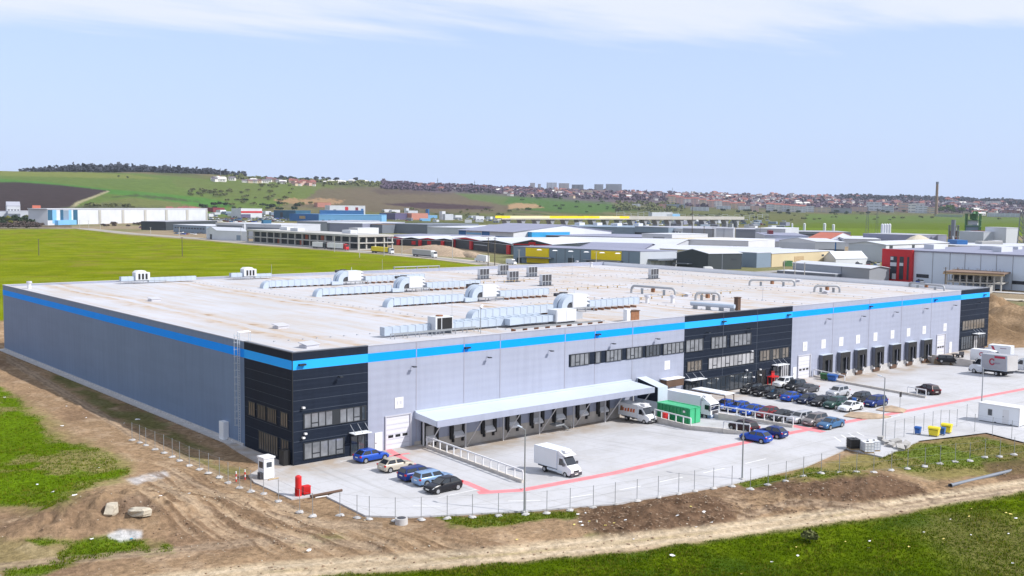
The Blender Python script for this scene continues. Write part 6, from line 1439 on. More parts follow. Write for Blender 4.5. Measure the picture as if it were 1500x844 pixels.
# concrete frame building
def frame_building():
    b, c, a = at(524, 366.5), at(576, 365), at(362, 355); x = c-b; y = a-b; h = height(524, 366.5, 346)
    t = thing('unfinished_building', 'unfinished two storey concrete frame building along the field road', 'building', b); P = lambda f, g, z: x*f+y*g+Vector((0, 0, z))
    for k, z in enumerate((0, h*.46, h*.93)):
        m = MB(); m.prism([P(-.01, -.005, z), P(1, -.005, z), P(1, 1.005, z), P(-.01, 1.005, z)], (0, 0, h*.07 if k < 2 else h*.14)); m.build('floor_slab', 'f_conc', t)
    m = MB(); m.prism([P(.12, .02, .3), P(.9, .02, .3), P(.9, .98, .3), P(.12, .98, .3)], (0, 0, h*.9)); m.build('inner_wall', 'f_dark', t)  # dark box filling the frame; its colour paints the shade inside
    for g in [k/15 for k in range(16)]:
        for z0, z1 in ((h*.07+.01, h*.46-.01), (h*.53+.01, h*.93-.01)): m = MB(); p = P(.02, g, z0); m.box(p.x-.45, p.x+.45, p.y-.45, p.y+.45, z0, z1); m.build('column', 'f_conc', t)
    for f in (.25, .5, .75, .98):
        for z0, z1 in ((h*.07+.01, h*.46-.01), (h*.53+.01, h*.93-.01)): m = MB(); p = P(f, .004, z0); m.box(p.x-.45, p.x+.45, p.y-.45, p.y+.45, z0, z1); m.build('column', 'f_conc', t)
    for g, w, z in ((.44, .02, h*.53), (.48, .03, h*.07), (.7, .02, h*.07), (.3, .025, h*.53)): m = MB(); m.prism([P(.08, g, z), P(.08, g+w, z), P(.1, g+w, z), P(.1, g, z)], (0, 0, h*.36)); m.build('brick_infill', 'f_rooftile', t)
    for f, g in ((.3, .6), (.5, .2), (.6, .8)): m = MB(); m.prism([P(f, g, h*1.08), P(f+.2, g, h*1.08), P(f+.2, g+.07, h*1.08), P(f, g+.07, h*1.08)], (0, 0, 2.2)); m.build('roof_unit', 'f_white', t)
frame_building()
# --- red and black showrooms
def zig(label, B, C, vt, n, pillars, depth, extra=()):
    t = bld('showroom', label, 'showroom', B, C, vt, depth=depth, wm='f_dark', rm='f_roofw', front=[(f-.02, f+.02, 0, 1.0, 'pillar', 'f_red', 1.2) for f in pillars]+list(extra))
    b, c = at(*B), at(*C); x = c-b; y = Vector((-x.y, x.x, 0)).normalized()*depth
    if y.dot(b-Vector((CP[0], CP[1], 0))) < 0: y = -y
    h = height(B[0], B[1], vt)
    for k in range(n):
        m = MB(); q = lambda f, z: x*((k+f)/n)+Vector((0, 0, h+.9+z))
        m.prism([q(.0, 0), q(.5, h*.22), q(1.0, 0)], y); m.build('roof_gable', 'f_roofw', t)
        m = MB(); m.prism([q(.03, 0)-y.normalized()*.3, q(.5, h*.20)-y.normalized()*.3, q(.97, 0)-y.normalized()*.3], y.normalized()*.25); m.build('gable_panel', 'f_red' if k % 2 == 0 else 'f_dark', t)
    return t
zig('long black showroom with red pillars and four small gables behind the field road', (568, 358.5), (663, 362.5), 350, 4, (.18, .52, .86), 60, [(.38, .44, .2, .8, 'panel', 'f_red'), (.62, .68, .3, .9, 'panel', 'f_red')])
zig('black showroom with broad red corner pillars beside the earth heap', (663.5, 362), (749, 373), 350.3, 2, (.03, .36, .97), 75, [(.45, .90, .05, .5, 'window', 'f_window'), (.40, .62, .62, .7, 'lettering', 'f_pale')])
bld('showroom', 'black gabled hall with a red gable edge behind the yellow and grey building', 'hall', (752, 377), (808, 379), 357, depth=60, roof='y', pitch=.20, wm='f_dark', rm='f_roofw', front=[(0, 1, .93, 1.0, 'red_edge', 'f_red', .4)]+[(.40, .58, .70, 1.15, 'panel', 'f_red'), (.44, .54, .85, 1.0, 'sign', 'f_white', .4)])
bld('depot', 'blue and white depot with blue corner panels behind the black showrooms', 'depot', (672, 348), (752, 352), 337, depth=120, roof='x', pitch=.10, wm='f_white', rm='f_roofb', front=[(.0, .14, 0, 1, 'panel', 'f_blue'), (.44, .58, 0, 1, 'panel', 'f_blue'), (.14, .44, .0, .35, 'panel', 'f_blue'), (.15, .43, .5, .75, 'window', 'f_sky'), (.6, .98, 0, .4, 'panel', 'f_blue')])
bld('depot', 'low grey depot with a dark window strip above the first black showroom', 'depot', (556, 354), (671, 357.5), 345, depth=60, wm='f_pale', rm='f_roofb', front=[(.3, .6, .72, .92, 'window', 'f_darkred'), (.05, .12, .75, .9, 'window', 'f_window'), (.7, .76, .7, .9, 'window', 'f_window'), (.85, .92, .7, .9, 'window', 'f_window')])
# --- yellow and grey building
_t = bld('industrial_hall', 'grey industrial hall with two bright yellow wall panels right behind the warehouse roof', 'hall', (937, 393.5), (991, 391.5), 369, A=(752, 384), wm='f_bluegrey', rm='f_roofb', skylights=0,
    side=[(.135, .36, .42, .97, 'yellow_panel', 'f_yellow', .5), (.70, .89, .42, .97, 'yellow_panel', 'f_yellow', .5), (.70, .88, .02, .32, 'yellow_panel', 'f_yellow', .5), (.12, .40, .36, .40, 'door_canopy', 'f_slate', 4), (.66, .92, .36, .40, 'door_canopy', 'f_slate', 4), (.15, .40, .0, .35, 'door', 'f_dark'), (.5, .545, 0, .45, 'door', 'f_dark'), (.93, .97, 0, .3, 'door', 'f_dark')]+[(f-.002, f+.002, 0, 1, 'panel_joint', 'f_slate', .1) for f in (.08, .2, .45, .57, .64, .95)],
    front=[(0, 1, 0, .99, 'light_wall', 'f_pale', .2), (.20, .99, .48, .56, 'door_canopy', 'f_slate', 6)]+[(.26+.15*k, .36+.15*k, .0, .42, 'door', 'f_white', .5) for k in range(5)])
_hh = height(937, 393.5, 369)+.45
for k in range(6):
    p = at(790+k*23, 366.5+k*1.05, _hh); m = MB(); m.prism([(-1.3, -.8, 0), (1.3, -.8, 0), (.8, 0, .35), (-.8, 0, .35)], (0, 1.6, 0)); o = m.build('skylight', 'white_plain', _t); o.location = p-_t.location; o.rotation_euler = (0, 0, R(-40))
bld('industrial_hall', 'huge white roofed hall behind the yellow and grey hall', 'hall', (790, 366), (985, 371), 355.5, depth=105, roof='x', pitch=.05, wm='f_pale', rm='f_roofw')
bld('industrial_hall', 'grey purple hall with wavy roof line left of the cream store', 'hall', (806, 374), (942, 378), 361.5, depth=40, roof='x', pitch=.12, wm='f_roofb', rm='f_roofb')
bld('industrial_hall', 'long hall with a nearly black roof beyond the white roofed hall', 'hall', (800, 352), (975, 356.5), 345, depth=90, wm='f_dark', rm='f_roofb', front=[(.2, .55, .75, .98, 'window', 'f_slate')])
bld('depot', 'cyan blue box building beside the black gabled hall', 'depot', (763, 351), (779, 352), 339.5, depth=40, wm='f_cyan', rm='f_roofw'); bld('depot', 'small cyan cabin on the dark roofs below the viaduct', 'cabin', (773, 337.5), (784.5, 337.8), 331.5, depth=25, wm='f_cyan', rm='f_cyan')
bld('depot', 'dark blue grey store row right below the viaduct', 'store', (700, 344), (806, 346), 336, depth=80, roof='x', pitch=.1, wm='f_slate', rm='f_roofb'); bld('depot', 'blue grey store with scattered white roof boxes below the viaduct', 'store', (808, 342), (932, 344.5), 331.5, depth=110, wm='f_bluegrey', rm='f_bluegrey', front=[(.35, .42, .3, .8, 'panel', 'f_cyan')], roofbits=[(.1, .5, .06, .2, 3, 'f_white'), (.3, .6, .05, .2, 3, 'f_white'), (.55, .5, .08, .2, 3, 'f_white'), (.8, .6, .06, .2, 3, 'f_white')])
bld('depot', 'blue grey store with a long dark window band right of the viaduct end', 'store', (930, 344.5), (979, 346.5), 332, depth=90, wm='f_bluegrey', rm='f_roofg', front=[(.0, .9, .12, .36, 'window', 'f_dark')])
bld('office_building', 'white office with four dark windows among the grey stores', 'office', (978, 346), (1013, 347.5), 334.5, depth=35, wm='f_white', rm='f_white', front=[(.08, .14, .4, .6, 'window', 'f_window'), (.24, .32, .4, .62, 'window', 'f_window'), (.36, .44, .4, .62, 'window', 'f_window'), (.48, .56, .4, .62, 'window', 'f_window')])
bld('depot', 'plain grey store behind the power poles', 'store', (1000, 351), (1046, 352), 335, depth=60, wm='f_grey', rm='f_roofg', front=[(.3, .32, 0, 1, 'panel_joint', 'f_slate')]); bld('depot', 'lighter grey store right of the plain grey one', 'store', (1046, 351.5), (1074, 352), 335, depth=50, wm='f_pale', rm='f_roofg', front=[(.5, .52, 0, 1, 'panel_joint', 'f_slate')])
bld('depot', 'slate grey store left of the pale store with white roof', 'store', (1077, 350), (1106, 350.5), 336, depth=60, wm='f_slate', rm='f_roofg'); bld('depot', 'pale store with a white roof near the silos', 'store', (1106, 350), (1150, 351), 335, depth=80, wm='f_pale', rm='f_roofw')
bld('office_building', 'white office with a grey window block in front of the white roofed hall', 'office', (940, 359), (984, 361), 342.5, depth=45, wm='f_white', rm='f_roofw', front=[(.38, .76, .1, .78, 'panel', 'f_grey'), (.42, .48, .25, .55, 'window', 'f_window'), (.55, .7, .25, .5, 'window', 'f_window')])
bld('store', 'cream fronted store with long white roof in the centre of the estate', 'store', (984, 362), (1005, 363), 349.5, depth=60, wm='f_cream', rm='f_cream'); bld('store', 'low white building with a cream strip and two windows beside the cream store', 'store', (1005, 366), (1096, 369), 351, depth=60, wm='f_white', rm='f_white', front=[(0, .47, 0, .42, 'panel', 'f_cream'), (.66, .72, .3, .5, 'window', 'f_window'), (.76, .82, .3, .5, 'window', 'f_window')])
bld('store', 'wide low store with a blue grey roof behind the white strip building', 'store', (1072, 360), (1150, 363), 352, depth=110, wm='f_pale', rm='f_roofb'); bld('store', 'long white roofed store in front of the dark gabled hall', 'store', (946, 378), (1128, 384), 367, depth=45, roof='x', pitch=.12, wm='f_pale', rm='f_roofw')
bld('industrial_hall', 'dark slate gabled hall with a pale roof right of the yellow and grey hall', 'hall', (1037, 395), (1086, 394), 372, A=(991, 393), roof='x', pitch=.24, wm='f_dark', rm='f_roofw', front=[(.4, .42, 0, 1, 'panel_joint', 'f_slate'), (.7, .85, .6, .68, 'window', 'f_window')], side=[(.5, .95, .3, .36, 'door_canopy', 'f_slate', 3)])
bld('store', 'cream walled store between the dark hall and the blue grey tank store', 'store', (1086, 390), (1108, 389.5), 371.5, depth=40, wm='f_cream', rm='f_roofw', front=[(.82, .95, .6, .8, 'window', 'f_window')]); bld('store', 'narrow blue grey store at the corner of the cream works', 'store', (1108, 392), (1129, 391), 371, depth=30, wm='f_bluegrey', rm='f_roofw')
bld('works_hall', 'long cream works hall with a white roof and beige door', 'hall', (1130, 391), (1220, 385), 372, depth=70, wm='f_cream', rm='f_roofw', front=[(.35, .50, 0, .7, 'door', 'timber'), (.80, .84, .6, .75, 'window', 'f_window')])
bld('works_hall', 'white gabled hall with a blue stripe and window band behind the cream works', 'hall', (1194.5, 375), (1237, 376), 354.5, A=(1141, 372), roof='x', pitch=.13, wm='f_white', rm='f_roofw', front=[(.1, .98, .40, .50, 'window', 'f_window'), (.66, .70, 0, 1.0, 'stripe', 'f_blue')], side=[(.02, .98, .05, .9, 'gable_wall', 'f_pale')])
bld('works_hall', 'big pale gabled hall with three dark openings under its eaves', 'hall', (1297, 384), (1388, 379), 359, A=(1242, 381), roof='x', pitch=.12, wm='f_white', rm='f_roofw', front=[(.05, .1, .55, .95, 'opening', 'f_dark'), (.4, .44, .55, .95, 'opening', 'f_dark'), (.74, .77, .55, .95, 'opening', 'f_dark')], side=[(.02, .98, .03, .97, 'gable_wall', 'f_pale')])
bld('tent', 'white tunnel tent between the cream works and the red fronted plant', 'tent', (1224, 388), (1270, 387), 379.5, A=(1206, 386), roof='x', pitch=.55, wm='f_white', rm='f_white')
bld('shed', 'long grey shed with a shallow white roof just beyond the warehouse parapet', 'shed', (1273, 414), (1302, 413), 394, A=(1161, 404), roof='y', pitch=.16, wm='f_grey', rm='f_roofw', side=[(.30, .42, 0, .3, 'door', 'f_roofg'), (.34, .35, 0, 1, 'panel_joint', 'f_slate')])
bld('shed', 'low open canopy roof beside the long grey shed', 'canopy', (1138, 405), (1223, 411), 399.5, depth=9, wm='f_slate', rm='f_roofw')
bld('container', 'dark green container on the brown ground by the cream works', 'container', (1150, 390), (1161, 390), 383.5, depth=5, wm='f_green', rm='f_green')
bld('store', 'low store with a brick red roof near the silos', 'store', (1183, 358), (1217, 359), 349, depth=70, roof='x', pitch=.12, wm='f_pale', rm='f_rooftile'); bld('store', 'grey roofed store left of the brick red roof', 'store', (1120, 357), (1184, 358), 345, depth=100, wm='f_pale', rm='f_roofb', roofbits=[(.2, .4, .1, .2, 3, 'f_darkred')])
bld('store', 'long low store with a dark front below the small silos', 'store', (1165, 346.5), (1246, 347.5), 339.5, depth=60, wm='f_slate', rm='f_roofg', front=[(0, .55, .3, .6, 'window', 'f_window')]); bld('store', 'blue cabin beside the group of white silos', 'cabin', (1276, 357), (1289, 357.5), 343, depth=18, wm='f_blue', rm='f_roofw', front=[(0, .3, 0, 1, 'panel', 'f_white')])
bld('store', 'low pale store behind the big gabled hall', 'store', (1236, 361), (1290, 362), 350, depth=90, wm='f_pale', rm='f_roofw')
# plant with the red front
bld('plant', 'large pale plant with a bright red front and three tall white windows', 'factory', (1293, 411), (1560, 430), 366.5, depth=90, wm='plant_wall', rm='f_roofb', front=[(1342, 1360, .18, .29, 'window', 'f_window'), (1482, 1505, .17, .27, 'window', 'f_window')]+[(u-.3, u+.3, 0, 1, 'panel_joint', 'f_grey') for u in (1365, 1390, 1412, 1435, 1458, 1482)]+[(1293, 1337.5, 0, 1.05, 'red_wall', 'f_red', 1.2), (1305.5, 1315, .08, .82, 'window', 'f_window', 1.3), (1319, 1325, .08, .82, 'window', 'f_window', 1.3), (1330, 1333, .08, .82, 'window', 'f_window', 1.3), (1305.8, 1314.8, .5, .62, 'pane', 'f_white', 1.4), (1306, 1310, .7, .8, 'pane', 'f_white', 1.4), (1309, 1314.5, .08, .26, 'pane', 'f_white', 1.4), (1319.3, 1324.7, .52, .62, 'pane', 'f_white', 1.4)], roofbits=[(.1, .2, .06, .1, 2, 'f_white'), (.3, .4, .12, .05, 1.6, 'f_roofw'), (.5, .2, .05, .1, 2, 'f_white'), (.62, .5, .14, .04, 1.6, 'f_roofw'), (.2, .6, .2, .04, 1.2, 'f_white')])
def skeleton():
    b, c, a = at(1466, 427), at(1474, 424.5), at(1386, 423); x = (c-b)*2.2; y = a-b; h = height(1466, 427, 399)
    t = thing('unfinished_house', 'unfinished raw concrete house with a timber edged brown roof slab by the far corner', 'building', b); P = lambda f, g, z: x*f+y*g+Vector((0, 0, z))
    for z, e, mt, n in ((h*.36, .02, 'f_conc', 'floor_slab'), (h*.88, .05, 'f_brown', 'roof_slab')): m = MB(); m.prism([P(-e, -e, z), P(1+e, -e, z), P(1+e, 1+e, z), P(-e, 1+e, z)], (0, 0, h*.06)); m.build(n, mt, t)
    m = MB(); m.prism([P(-.06, -.06, h*.80), P(-.06, 1.06, h*.80), P(-.04, 1.06, h*.80), P(-.04, -.06, h*.80)], (0, 0, h*.075)); m.build('timber_edge', 'timber', t)
    for g in [k/8 for k in range(9)]:
        for f in (0, 1):
            for z0, z1 in ((0, h*.355), (h*.425, h*.875)): p = P(f, g, 0); boxes('column', 'f_conc', t, (p.x-.22, p.x+.22, p.y-.22, p.y+.22, z0-.3 if z0 == 0 else z0, z1))
    m = MB(); m.prism([P(.3, .05, h*.43), P(.3, .95, h*.43), P(.5, .95, h*.43), P(.5, .05, h*.43)], (0, 0, h*.36)); m.build('inner_wall', 'f_conc', t)
    for g in (.62, .8, .93, .3): m = MB(); m.prism([P(.28, g-.05, h*.5), P(.28, g+.05, h*.5), P(.295, g+.05, h*.5), P(.295, g-.05, h*.5)], (0, 0, h*.2)); m.build('window_opening', 'f_dark', t)
    m = MB(); g = random.Random(2)
    for k in range(40): p = P(g.random(), g.random(), h*.94); m.tube(p, p+Vector((0, 0, .9)), .04, seg=4)
    m.build('rebar', 'f_brown', t)
    for k in range(6): p = P(-.3-.1*k, .12, 0); boxes('stair_step', 'f_conc', t, (p.x-.5, p.x+.5, p.y-.6, p.y+.6, -.2, h*.06*(6-k)))
skeleton()
# silos and the mixing plant
def silo(label, u, v, vt, wpx, mt='f_white', group=None):
    p = at(u, v); h = height(u, v, vt); r = wpx/2*(p-Vector(CP)).length/FPX; t = thing('silo', label, 'silo', p, 0, group); m = MB(); m.tube((0, 0, h*.16), (0, 0, h*.94), r, seg=14); m.build('tank', mt, t, smooth=40); m = MB(); m.tube((0, 0, h*.94), (0, 0, h), r, r*.3, seg=14); m.build('cap', mt, t)
    for k in range(4): a = k*PI/2+.4; m = MB(); m.tube((r*.8*math.cos(a), r*.8*math.sin(a), 0), (r*.8*math.cos(a), r*.8*math.sin(a), h*.16), r*.08, seg=5); m.build('leg', 'f_grey', t)
silo('small white silo standing left of the pair on the grey stores', 1178, 343, 327, 3.6); silo('left of the two white silos that stand close together', 1207.5, 343, 327, 4); silo('right of the two white silos that stand close together', 1220.5, 343, 328.5, 3.8); silo('lone pale silo beside the dark tanks', 1160, 344, 327, 2.6)
for k in range(4): silo('tall white silo in the tight group by the blue cabin', 1291.5+k*3.6, 357, 327.5, 3.8, group='tight group of white silos')
def tower(name, label, cat, u, v, vt, wpx, mt, levels=5, body=None):
    p = at(u, v); h = height(u, v, vt); r = wpx/2*(p-Vector(CP)).length/FPX; t = thing(name, label, cat, p, R(20))
    for x in (-r, r):
        for y in (-r, r): boxes('post', mt, t, (x-r*.09, x+r*.09, y-r*.09, y+r*.09, 0, h))
    for k in range(1, levels+1): z = h*k/levels; boxes('platform', mt, t, (-r*1.15, r*1.15, -r*1.15, r*1.15, z-h*.018, z))
    if body:
        for z0, z1, s, bm in body: boxes('hopper', bm, t, (-r*s, r*s, -r*s, r*s, h*z0, h*z1))
    return t, h, r
t, h, r = tower('mixing_tower', 'green asphalt mixing tower with a tall elevator shaft on its right', 'tower', 1424, 358, 313, 17, 'f_green', 5, [(.42, .62, .92, 'f_bluegrey'), (.64, .78, .7, 'f_pale'), (.1, .38, .6, 'f_slate'), (.82, .98, .45, 'f_green')])
boxes('elevator_shaft', 'f_green', t, (r*1.2, r*1.75, -r*.5, r*.2, 0, h*1.08)); boxes('elevator_shaft', 'f_lime', t, (r*1.9, r*2.3, -r*.5, r*.1, 0, h*.82)); boxes('side_tank', 'f_green', t, (-r*2.2, -r*1.2, -r*.8, r*.5, 0, h*.3)); m = MB(); m.tube((r*1.4, 0, h*1.05), (-r*.6, 0, h*.8), r*.2, seg=8); m.build('chute', 'f_green', t)
t, h, r = tower('mixing_tower', 'dark grey mixing tower with rusty machinery beside a conveyor', 'tower', 1396, 362, 330, 11, 'f_slate', 4, [(.5, .75, .9, 'f_brown'), (.2, .45, .8, 'f_darkred'), (.76, .95, .6, 'f_grey')])
m = MB(); m.tube((-r*1.1, 0, 0), (-r*1.1, 0, h*1.25), r*.55, seg=10); m.build('chimney_stack', 'f_slate', t, smooth=40); m = MB(); m.tube((-r*1.5, 0, h*.5), (-r*6.5, -r*1, h*.06), r*.18, seg=6); m.build('conveyor', 'f_grey', t)
def pylon(label, u, v, vt, wpx, mt='f_slate', arms=3):
    p = at(u, v); h = height(u, v, vt); r = wpx/2*(p-Vector(CP)).length/FPX; w = max(.10, r*.10); t = thing('lattice_pylon', label, 'pylon', p, R(30)); m = MB(); q = lambda x, y, z: (x*r*(1-.8*z), y*r*(1-.8*z), z*h)
    for x in (-1, 1):
        for y in (-1, 1): m.tube(q(x, y, 0), q(x, y, 1), w, seg=4)
    for k in range(9):
        a, b = k/9, (k+1)/9
        for s in (-1, 1): m.tube(q(-1, s, a), q(1, s, b), w*.7, seg=3); m.tube(q(1, s, a), q(-1, s, b), w*.7, seg=3); m.tube(q(s, -1, a), q(s, 1, b), w*.7, seg=3)
    m.build('mast', mt, t)
    for k in range(arms): z = h*(.72+.11*k); m = MB(); m.tube((-r*1.6, 0, z), (r*1.6, 0, z), w, seg=4); m.build('crossarm', mt, t)
pylon('dark lattice pylon at the right edge beyond the white box store', 1494, 366, 297, 8, arms=0); pylon('thin lattice pylon in front of the green strip at the right', 1269.5, 354, 303, 5); pylon('lattice pylon standing in the hillside fields behind the white warehouse', 171.5, 314, 286, 4, 'f_pale'); pylon('faint lattice pylon beside the town bushes', 1284, 345, 305, 4)
def upole(label, u, v, vt, mt='f_conc', r=.16, arm=True, group='poles along the field road', dark=False):
    p = at(u, v); h = height(u, v, vt); t = thing('utility_pole', label, 'pole', (p.x, p.y, -.1), 0, group); m = MB(); m.tube((0, 0, 0), (0, 0, h), r*1.3, r, seg=6); m.build('pole', mt, t)
    m = MB(); m.tube((-.9, .5, h*.96), (.9, -.5, h*.96), r*.5, seg=4); m.build('crossarm', mt, t)
LP = 'pale concrete pole along the road at the field edge'
for u, v, vt in ((588.7, 374, 350), (662.7, 380, 348.5), (526.7, 377, 348.5), (490, 369, 346), (409, 358, 338.5), (562.5, 375, 352), (353, 354, 334), (262.7, 348, 333), (220.7, 344, 333), (147, 338, 311), (117, 336, 322), (130, 336.5, 323)): upole(LP, u, v, vt)
for u, v, vt, lb in ((715, 391, 347.5, 'left of the two dark poles where the road meets the estate'), (724.7, 391, 347.5, 'right of the two dark poles where the road meets the estate')): upole(lb, u, v, vt, 'wood_pole', .2, group=None)
for u, v, vt, lb in ((760, 391, 365, 'pale pole at the left corner of the yellow and grey hall'), (873, 394, 368, 'pale pole before the right yellow panel'), (1013.5, 352, 299, 'tall dark pole rising above the grey stores in the centre'), (1031, 352, 331, 'shorter dark pole right of the tall one'), (1044, 352, 333, 'dark pole between two grey stores'), (1113, 353, 330, 'thin dark pole by the pale store'), (1148, 411, 382, 'pale pole at the left of the long grey shed'), (1164, 411, 383, 'pale pole right in front of the long grey shed'), (1178, 411, 384, 'pale pole in front of the grey shed, right one of three'), (1384, 424, 391, 'dark pole at the corner of the unfinished house'), (57, 374, 350, 'thin pole standing alone in the green field at the left'), (267, 375, 347, 'thin pole standing alone in the middle of the green field'), (1018, 392, 378, 'curved street light before the dark gabled hall'), (1073, 392, 377, 'street light before the right half of the dark hall')):
    upole(lb, u, v, vt, 'wood_pole' if 'dark' in lb or 'thin' in lb else 'f_conc', .16 if 'tall' not in lb else .3, group=None)
# --- trucks on the field road
def road_truck(label, pa, pb, vt, kind, name='lorry', cat='lorry'):
    a, b = at(*pa), at(*pb); d = b-a; L_ = d.length; rz = math.atan2(d.y, d.x); h = height(pa[0], pa[1], vt); t = thing(name, label, cat, (a+b)/2, rz)
    if kind == 'van':
        hl = L_/2; rr = lambda x, w, z: [(x, -w*.9, .4), (x, -w, .8), (x, -w*.9, z), (x, w*.9, z), (x, w, .8), (x, w*.9, .4)]
        m = MB(); m.loft([rr(-hl, 1, h*.97), rr(hl*.35, 1, h), rr(hl*.6, .98, h*.85), rr(hl*.72, .95, h*.55), rr(hl, .9, h*.42)]); m.build('body', 'box_white', t, smooth=30); m = MB(); m.prism([(hl*.62, -.8, h*.80), (hl*.62, .8, h*.8), (hl*.74, .8, h*.56), (hl*.74, -.8, h*.56)], (.12, 0, .08)); m.build('windscreen', 'carglass', t); wheels(t, (hl*.6, -hl*.6), 1.0, .4); return t
    cab, box, edge = kind; hl = L_/2; cl = min(2.6, L_*.3)
    boxes('cargo_box', box, t, (-hl, hl-cl-.4, -1.25, 1.25, 1.2, h)); boxes('box_frame', edge, t, (-hl-.05, -hl+.25, -1.28, 1.28, 1.15, h+.05), (hl-cl-.7, hl-cl-.39, -1.28, 1.28, 1.15, h+.05))
    m = MB(); m.loft([[(x, -w, .7), (x, w, .7), (x, w*.97, z), (x, -w*.97, z)] for x, w, z in ((hl-cl, 1.2, h*.9), (hl-.35, 1.2, h*.86), (hl-.1, 1.18, h*.55), (hl, 1.15, h*.42))]); m.build('cab', cab, t); m = MB(); m.prism([(hl-.30, -1.0, h*.84), (hl-.30, 1.0, h*.84), (hl-.06, 1.0, h*.58), (hl-.06, -1.0, h*.58)], (.1, 0, .05)); m.build('windscreen', 'carglass', t); boxes('chassis', 'plinth_grey', t, (-hl+.3, hl-.4, -.9, .9, .55, 1.14)); wheels(t, (hl-1.2, -hl+1.2, -hl+2.5), 1.2, .5); return t
road_truck('white box trailer truck following the red cabbed lorry on the field road', (459.5, 363.5), (479, 365), 354.2, ('f_dark', 'box_white', 'f_dark')); road_truck('lorry with a red cab and white box on the field road', (481, 365), (509, 367.2), 355.3, ('f_red', 'box_white', 'f_darkred'))
t = road_truck('bright yellow lorry on the field road before the concrete frame', (546, 370.2), (575, 372.5), 361, ('f_white', 'yellow', 'f_dark')); road_truck('white lorry with a ring emblem on the field road before the earth heap', (606.5, 375), (638, 378), 364.8, ('box_white', 'box_grey', 'box_white')); road_truck('white van on the road just left of the two dark poles', (714.5, 384.8), (697, 383), 374.2, 'van', 'delivery_van', 'van'); road_truck('white van at the left corner of the yellow and grey hall', (743, 387), (755, 388), 379, 'van', 'delivery_van', 'van'); road_truck('white van parked in front of the dark gabled hall', (1031, 397.5), (1046, 397.5), 390.5, 'van', 'delivery_van', 'van')
# earth heaps by the road
for lb, u, v, rx, h, mt, sd in (('long brown earth heap between the road and the black showrooms', 641, 371.5, 46, 5.0, 'bare_earth', 3), ('pale earth heap right of the white lorry', 688, 376, 17, 3.0, 'bare_earth', 4)):
    p = at(u, v); g = random.Random(sd); m = MB(); n = 22; rings = []
    d_ = (at(u+10, v+1.1)-p).normalized()
    for k, f in enumerate((1, .85, .6, .3, .06)): rings.append([tuple(d_*(rx*f*math.cos(a)*(1+.2*(g.random()-.5)))+Vector((-d_.y, d_.x, 0))*(rx*.3*f*math.sin(a)*(1+.2*(g.random()-.5)))+Vector((0, 0, (-.3, 1.2, .66*h, .9*h, h)[k]*(1+.2*(g.random()-.5))))) for a in [i*2*PI/n for i in range(n)]])
    m.loft(rings); o = m.build('earth_heap', mt, smooth=60); o.location = p; tag(o, lb, 'earth heap')
# --- stores and car lots beyond
bld('store', 'teal blue store at the left of the blue stores', 'store', (401, 320), (433, 320.5), 308.5, depth=60, wm='f_teal', rm='f_teal', front=[(.3, .42, .2, .8, 'panel', 'f_window')]); bld('store', 'strong blue store with a brown sign', 'store', (424, 323.5), (467, 324.5), 313.5, depth=60, wm='f_blue', rm='f_blue', front=[(.35, .55, .35, .75, 'sign', 'timber', .5)]); bld('store', 'long light blue store in the row of blue stores', 'store', (467, 324.5), (559, 325.5), 314.5, depth=60, wm='f_sky', rm='f_sky', front=[(.05+.1*k, .09+.1*k, 0, .25, 'door', 'f_teal') for k in range(9)])
bld('store', 'mid blue store behind the long light blue one', 'store', (469, 319.5), (533, 320), 308.5, depth=60, wm='f_blue', rm='f_blue'); bld('store', 'white building with red and dark patches above the blue stores', 'store', (483, 314.5), (535, 315), 301.5, depth=50, wm='f_white', rm='f_white', front=[(.43, .52, .4, .9, 'sign', 'f_red'), (.72, .80, .4, .85, 'sign', 'f_darkred'), (.1, .18, .3, .6, 'window', 'f_slate'), (.88, .95, .3, .7, 'sign', 'f_blue')])
bld('store', 'purple and blue store right of the blue stores', 'store', (556, 321.5), (579, 322), 312.5, depth=50, wm='f_purple', rm='f_purple', front=[(0, .4, 0, 1, 'panel', 'f_blue')]); bld('store', 'store with a salmon red roof right of the purple store', 'store', (580, 321.5), (603, 322), 312.5, depth=50, wm='f_salmon', rm='f_salmon'); bld('store', 'white round fronted store with a red band left of the blue stores', 'store', (353, 319), (384, 319), 306, depth=40, wm='f_white', rm='f_white', front=[(0, 1, .55, .75, 'band', 'f_red', .5), (.0, .45, 0, .4, 'window', 'f_purple')]); bld('store', 'dark red long shed below the green hillside', 'shed', (312, 311), (329, 311), 304.5, depth=40, wm='f_darkred', rm='f_darkred')
bld('store', 'rusty red farm shed on the sandy hillside cut', 'shed', (465, 303.5), (485, 304), 297, depth=30, wm='f_salmon', rm='f_rooftile')
bld('store', 'wide grey windowless store behind the concrete frame', 'store', (435, 340), (479, 341), 324.5, depth=110, wm='f_grey', rm='f_roofg'); bld('store', 'grey store with a pale roof edge right of the windowless one', 'store', (480, 341), (531, 342), 327, depth=110, wm='f_roofb', rm='f_roofw', front=[(0, .06, 0, 1, 'panel', 'f_slate')]); bld('store', 'dark store with a pale sign left of the slate store', 'store', (531, 341), (560, 342), 328.5, depth=60, wm='f_slate', rm='f_brown', front=[(.1, .3, .5, .8, 'sign', 'f_pale')]); bld('store', 'long slate blue store behind the black showrooms', 'store', (560, 341), (626, 343), 328, depth=90, wm='f_slate', rm='f_slate'); bld('store', 'wide store with a pale grey roof above the first showroom', 'store', (626, 344), (690, 345.5), 333, depth=190, wm='f_pale', rm='f_roofw')
bld('store', 'small white block with a dark window on the roof line of the depot', 'store', (511, 352), (524, 352.5), 334.5, depth=25, wm='f_white', rm='f_white', front=[(.4, .75, .55, .8, 'window', 'f_window')]); bld('store', 'white row store with a dark awning among the slate stores', 'store', (563, 340), (588, 340.3), 331, depth=25, wm='f_white', rm='f_white', front=[(.3, .95, .1, .5, 'window', 'f_window')])
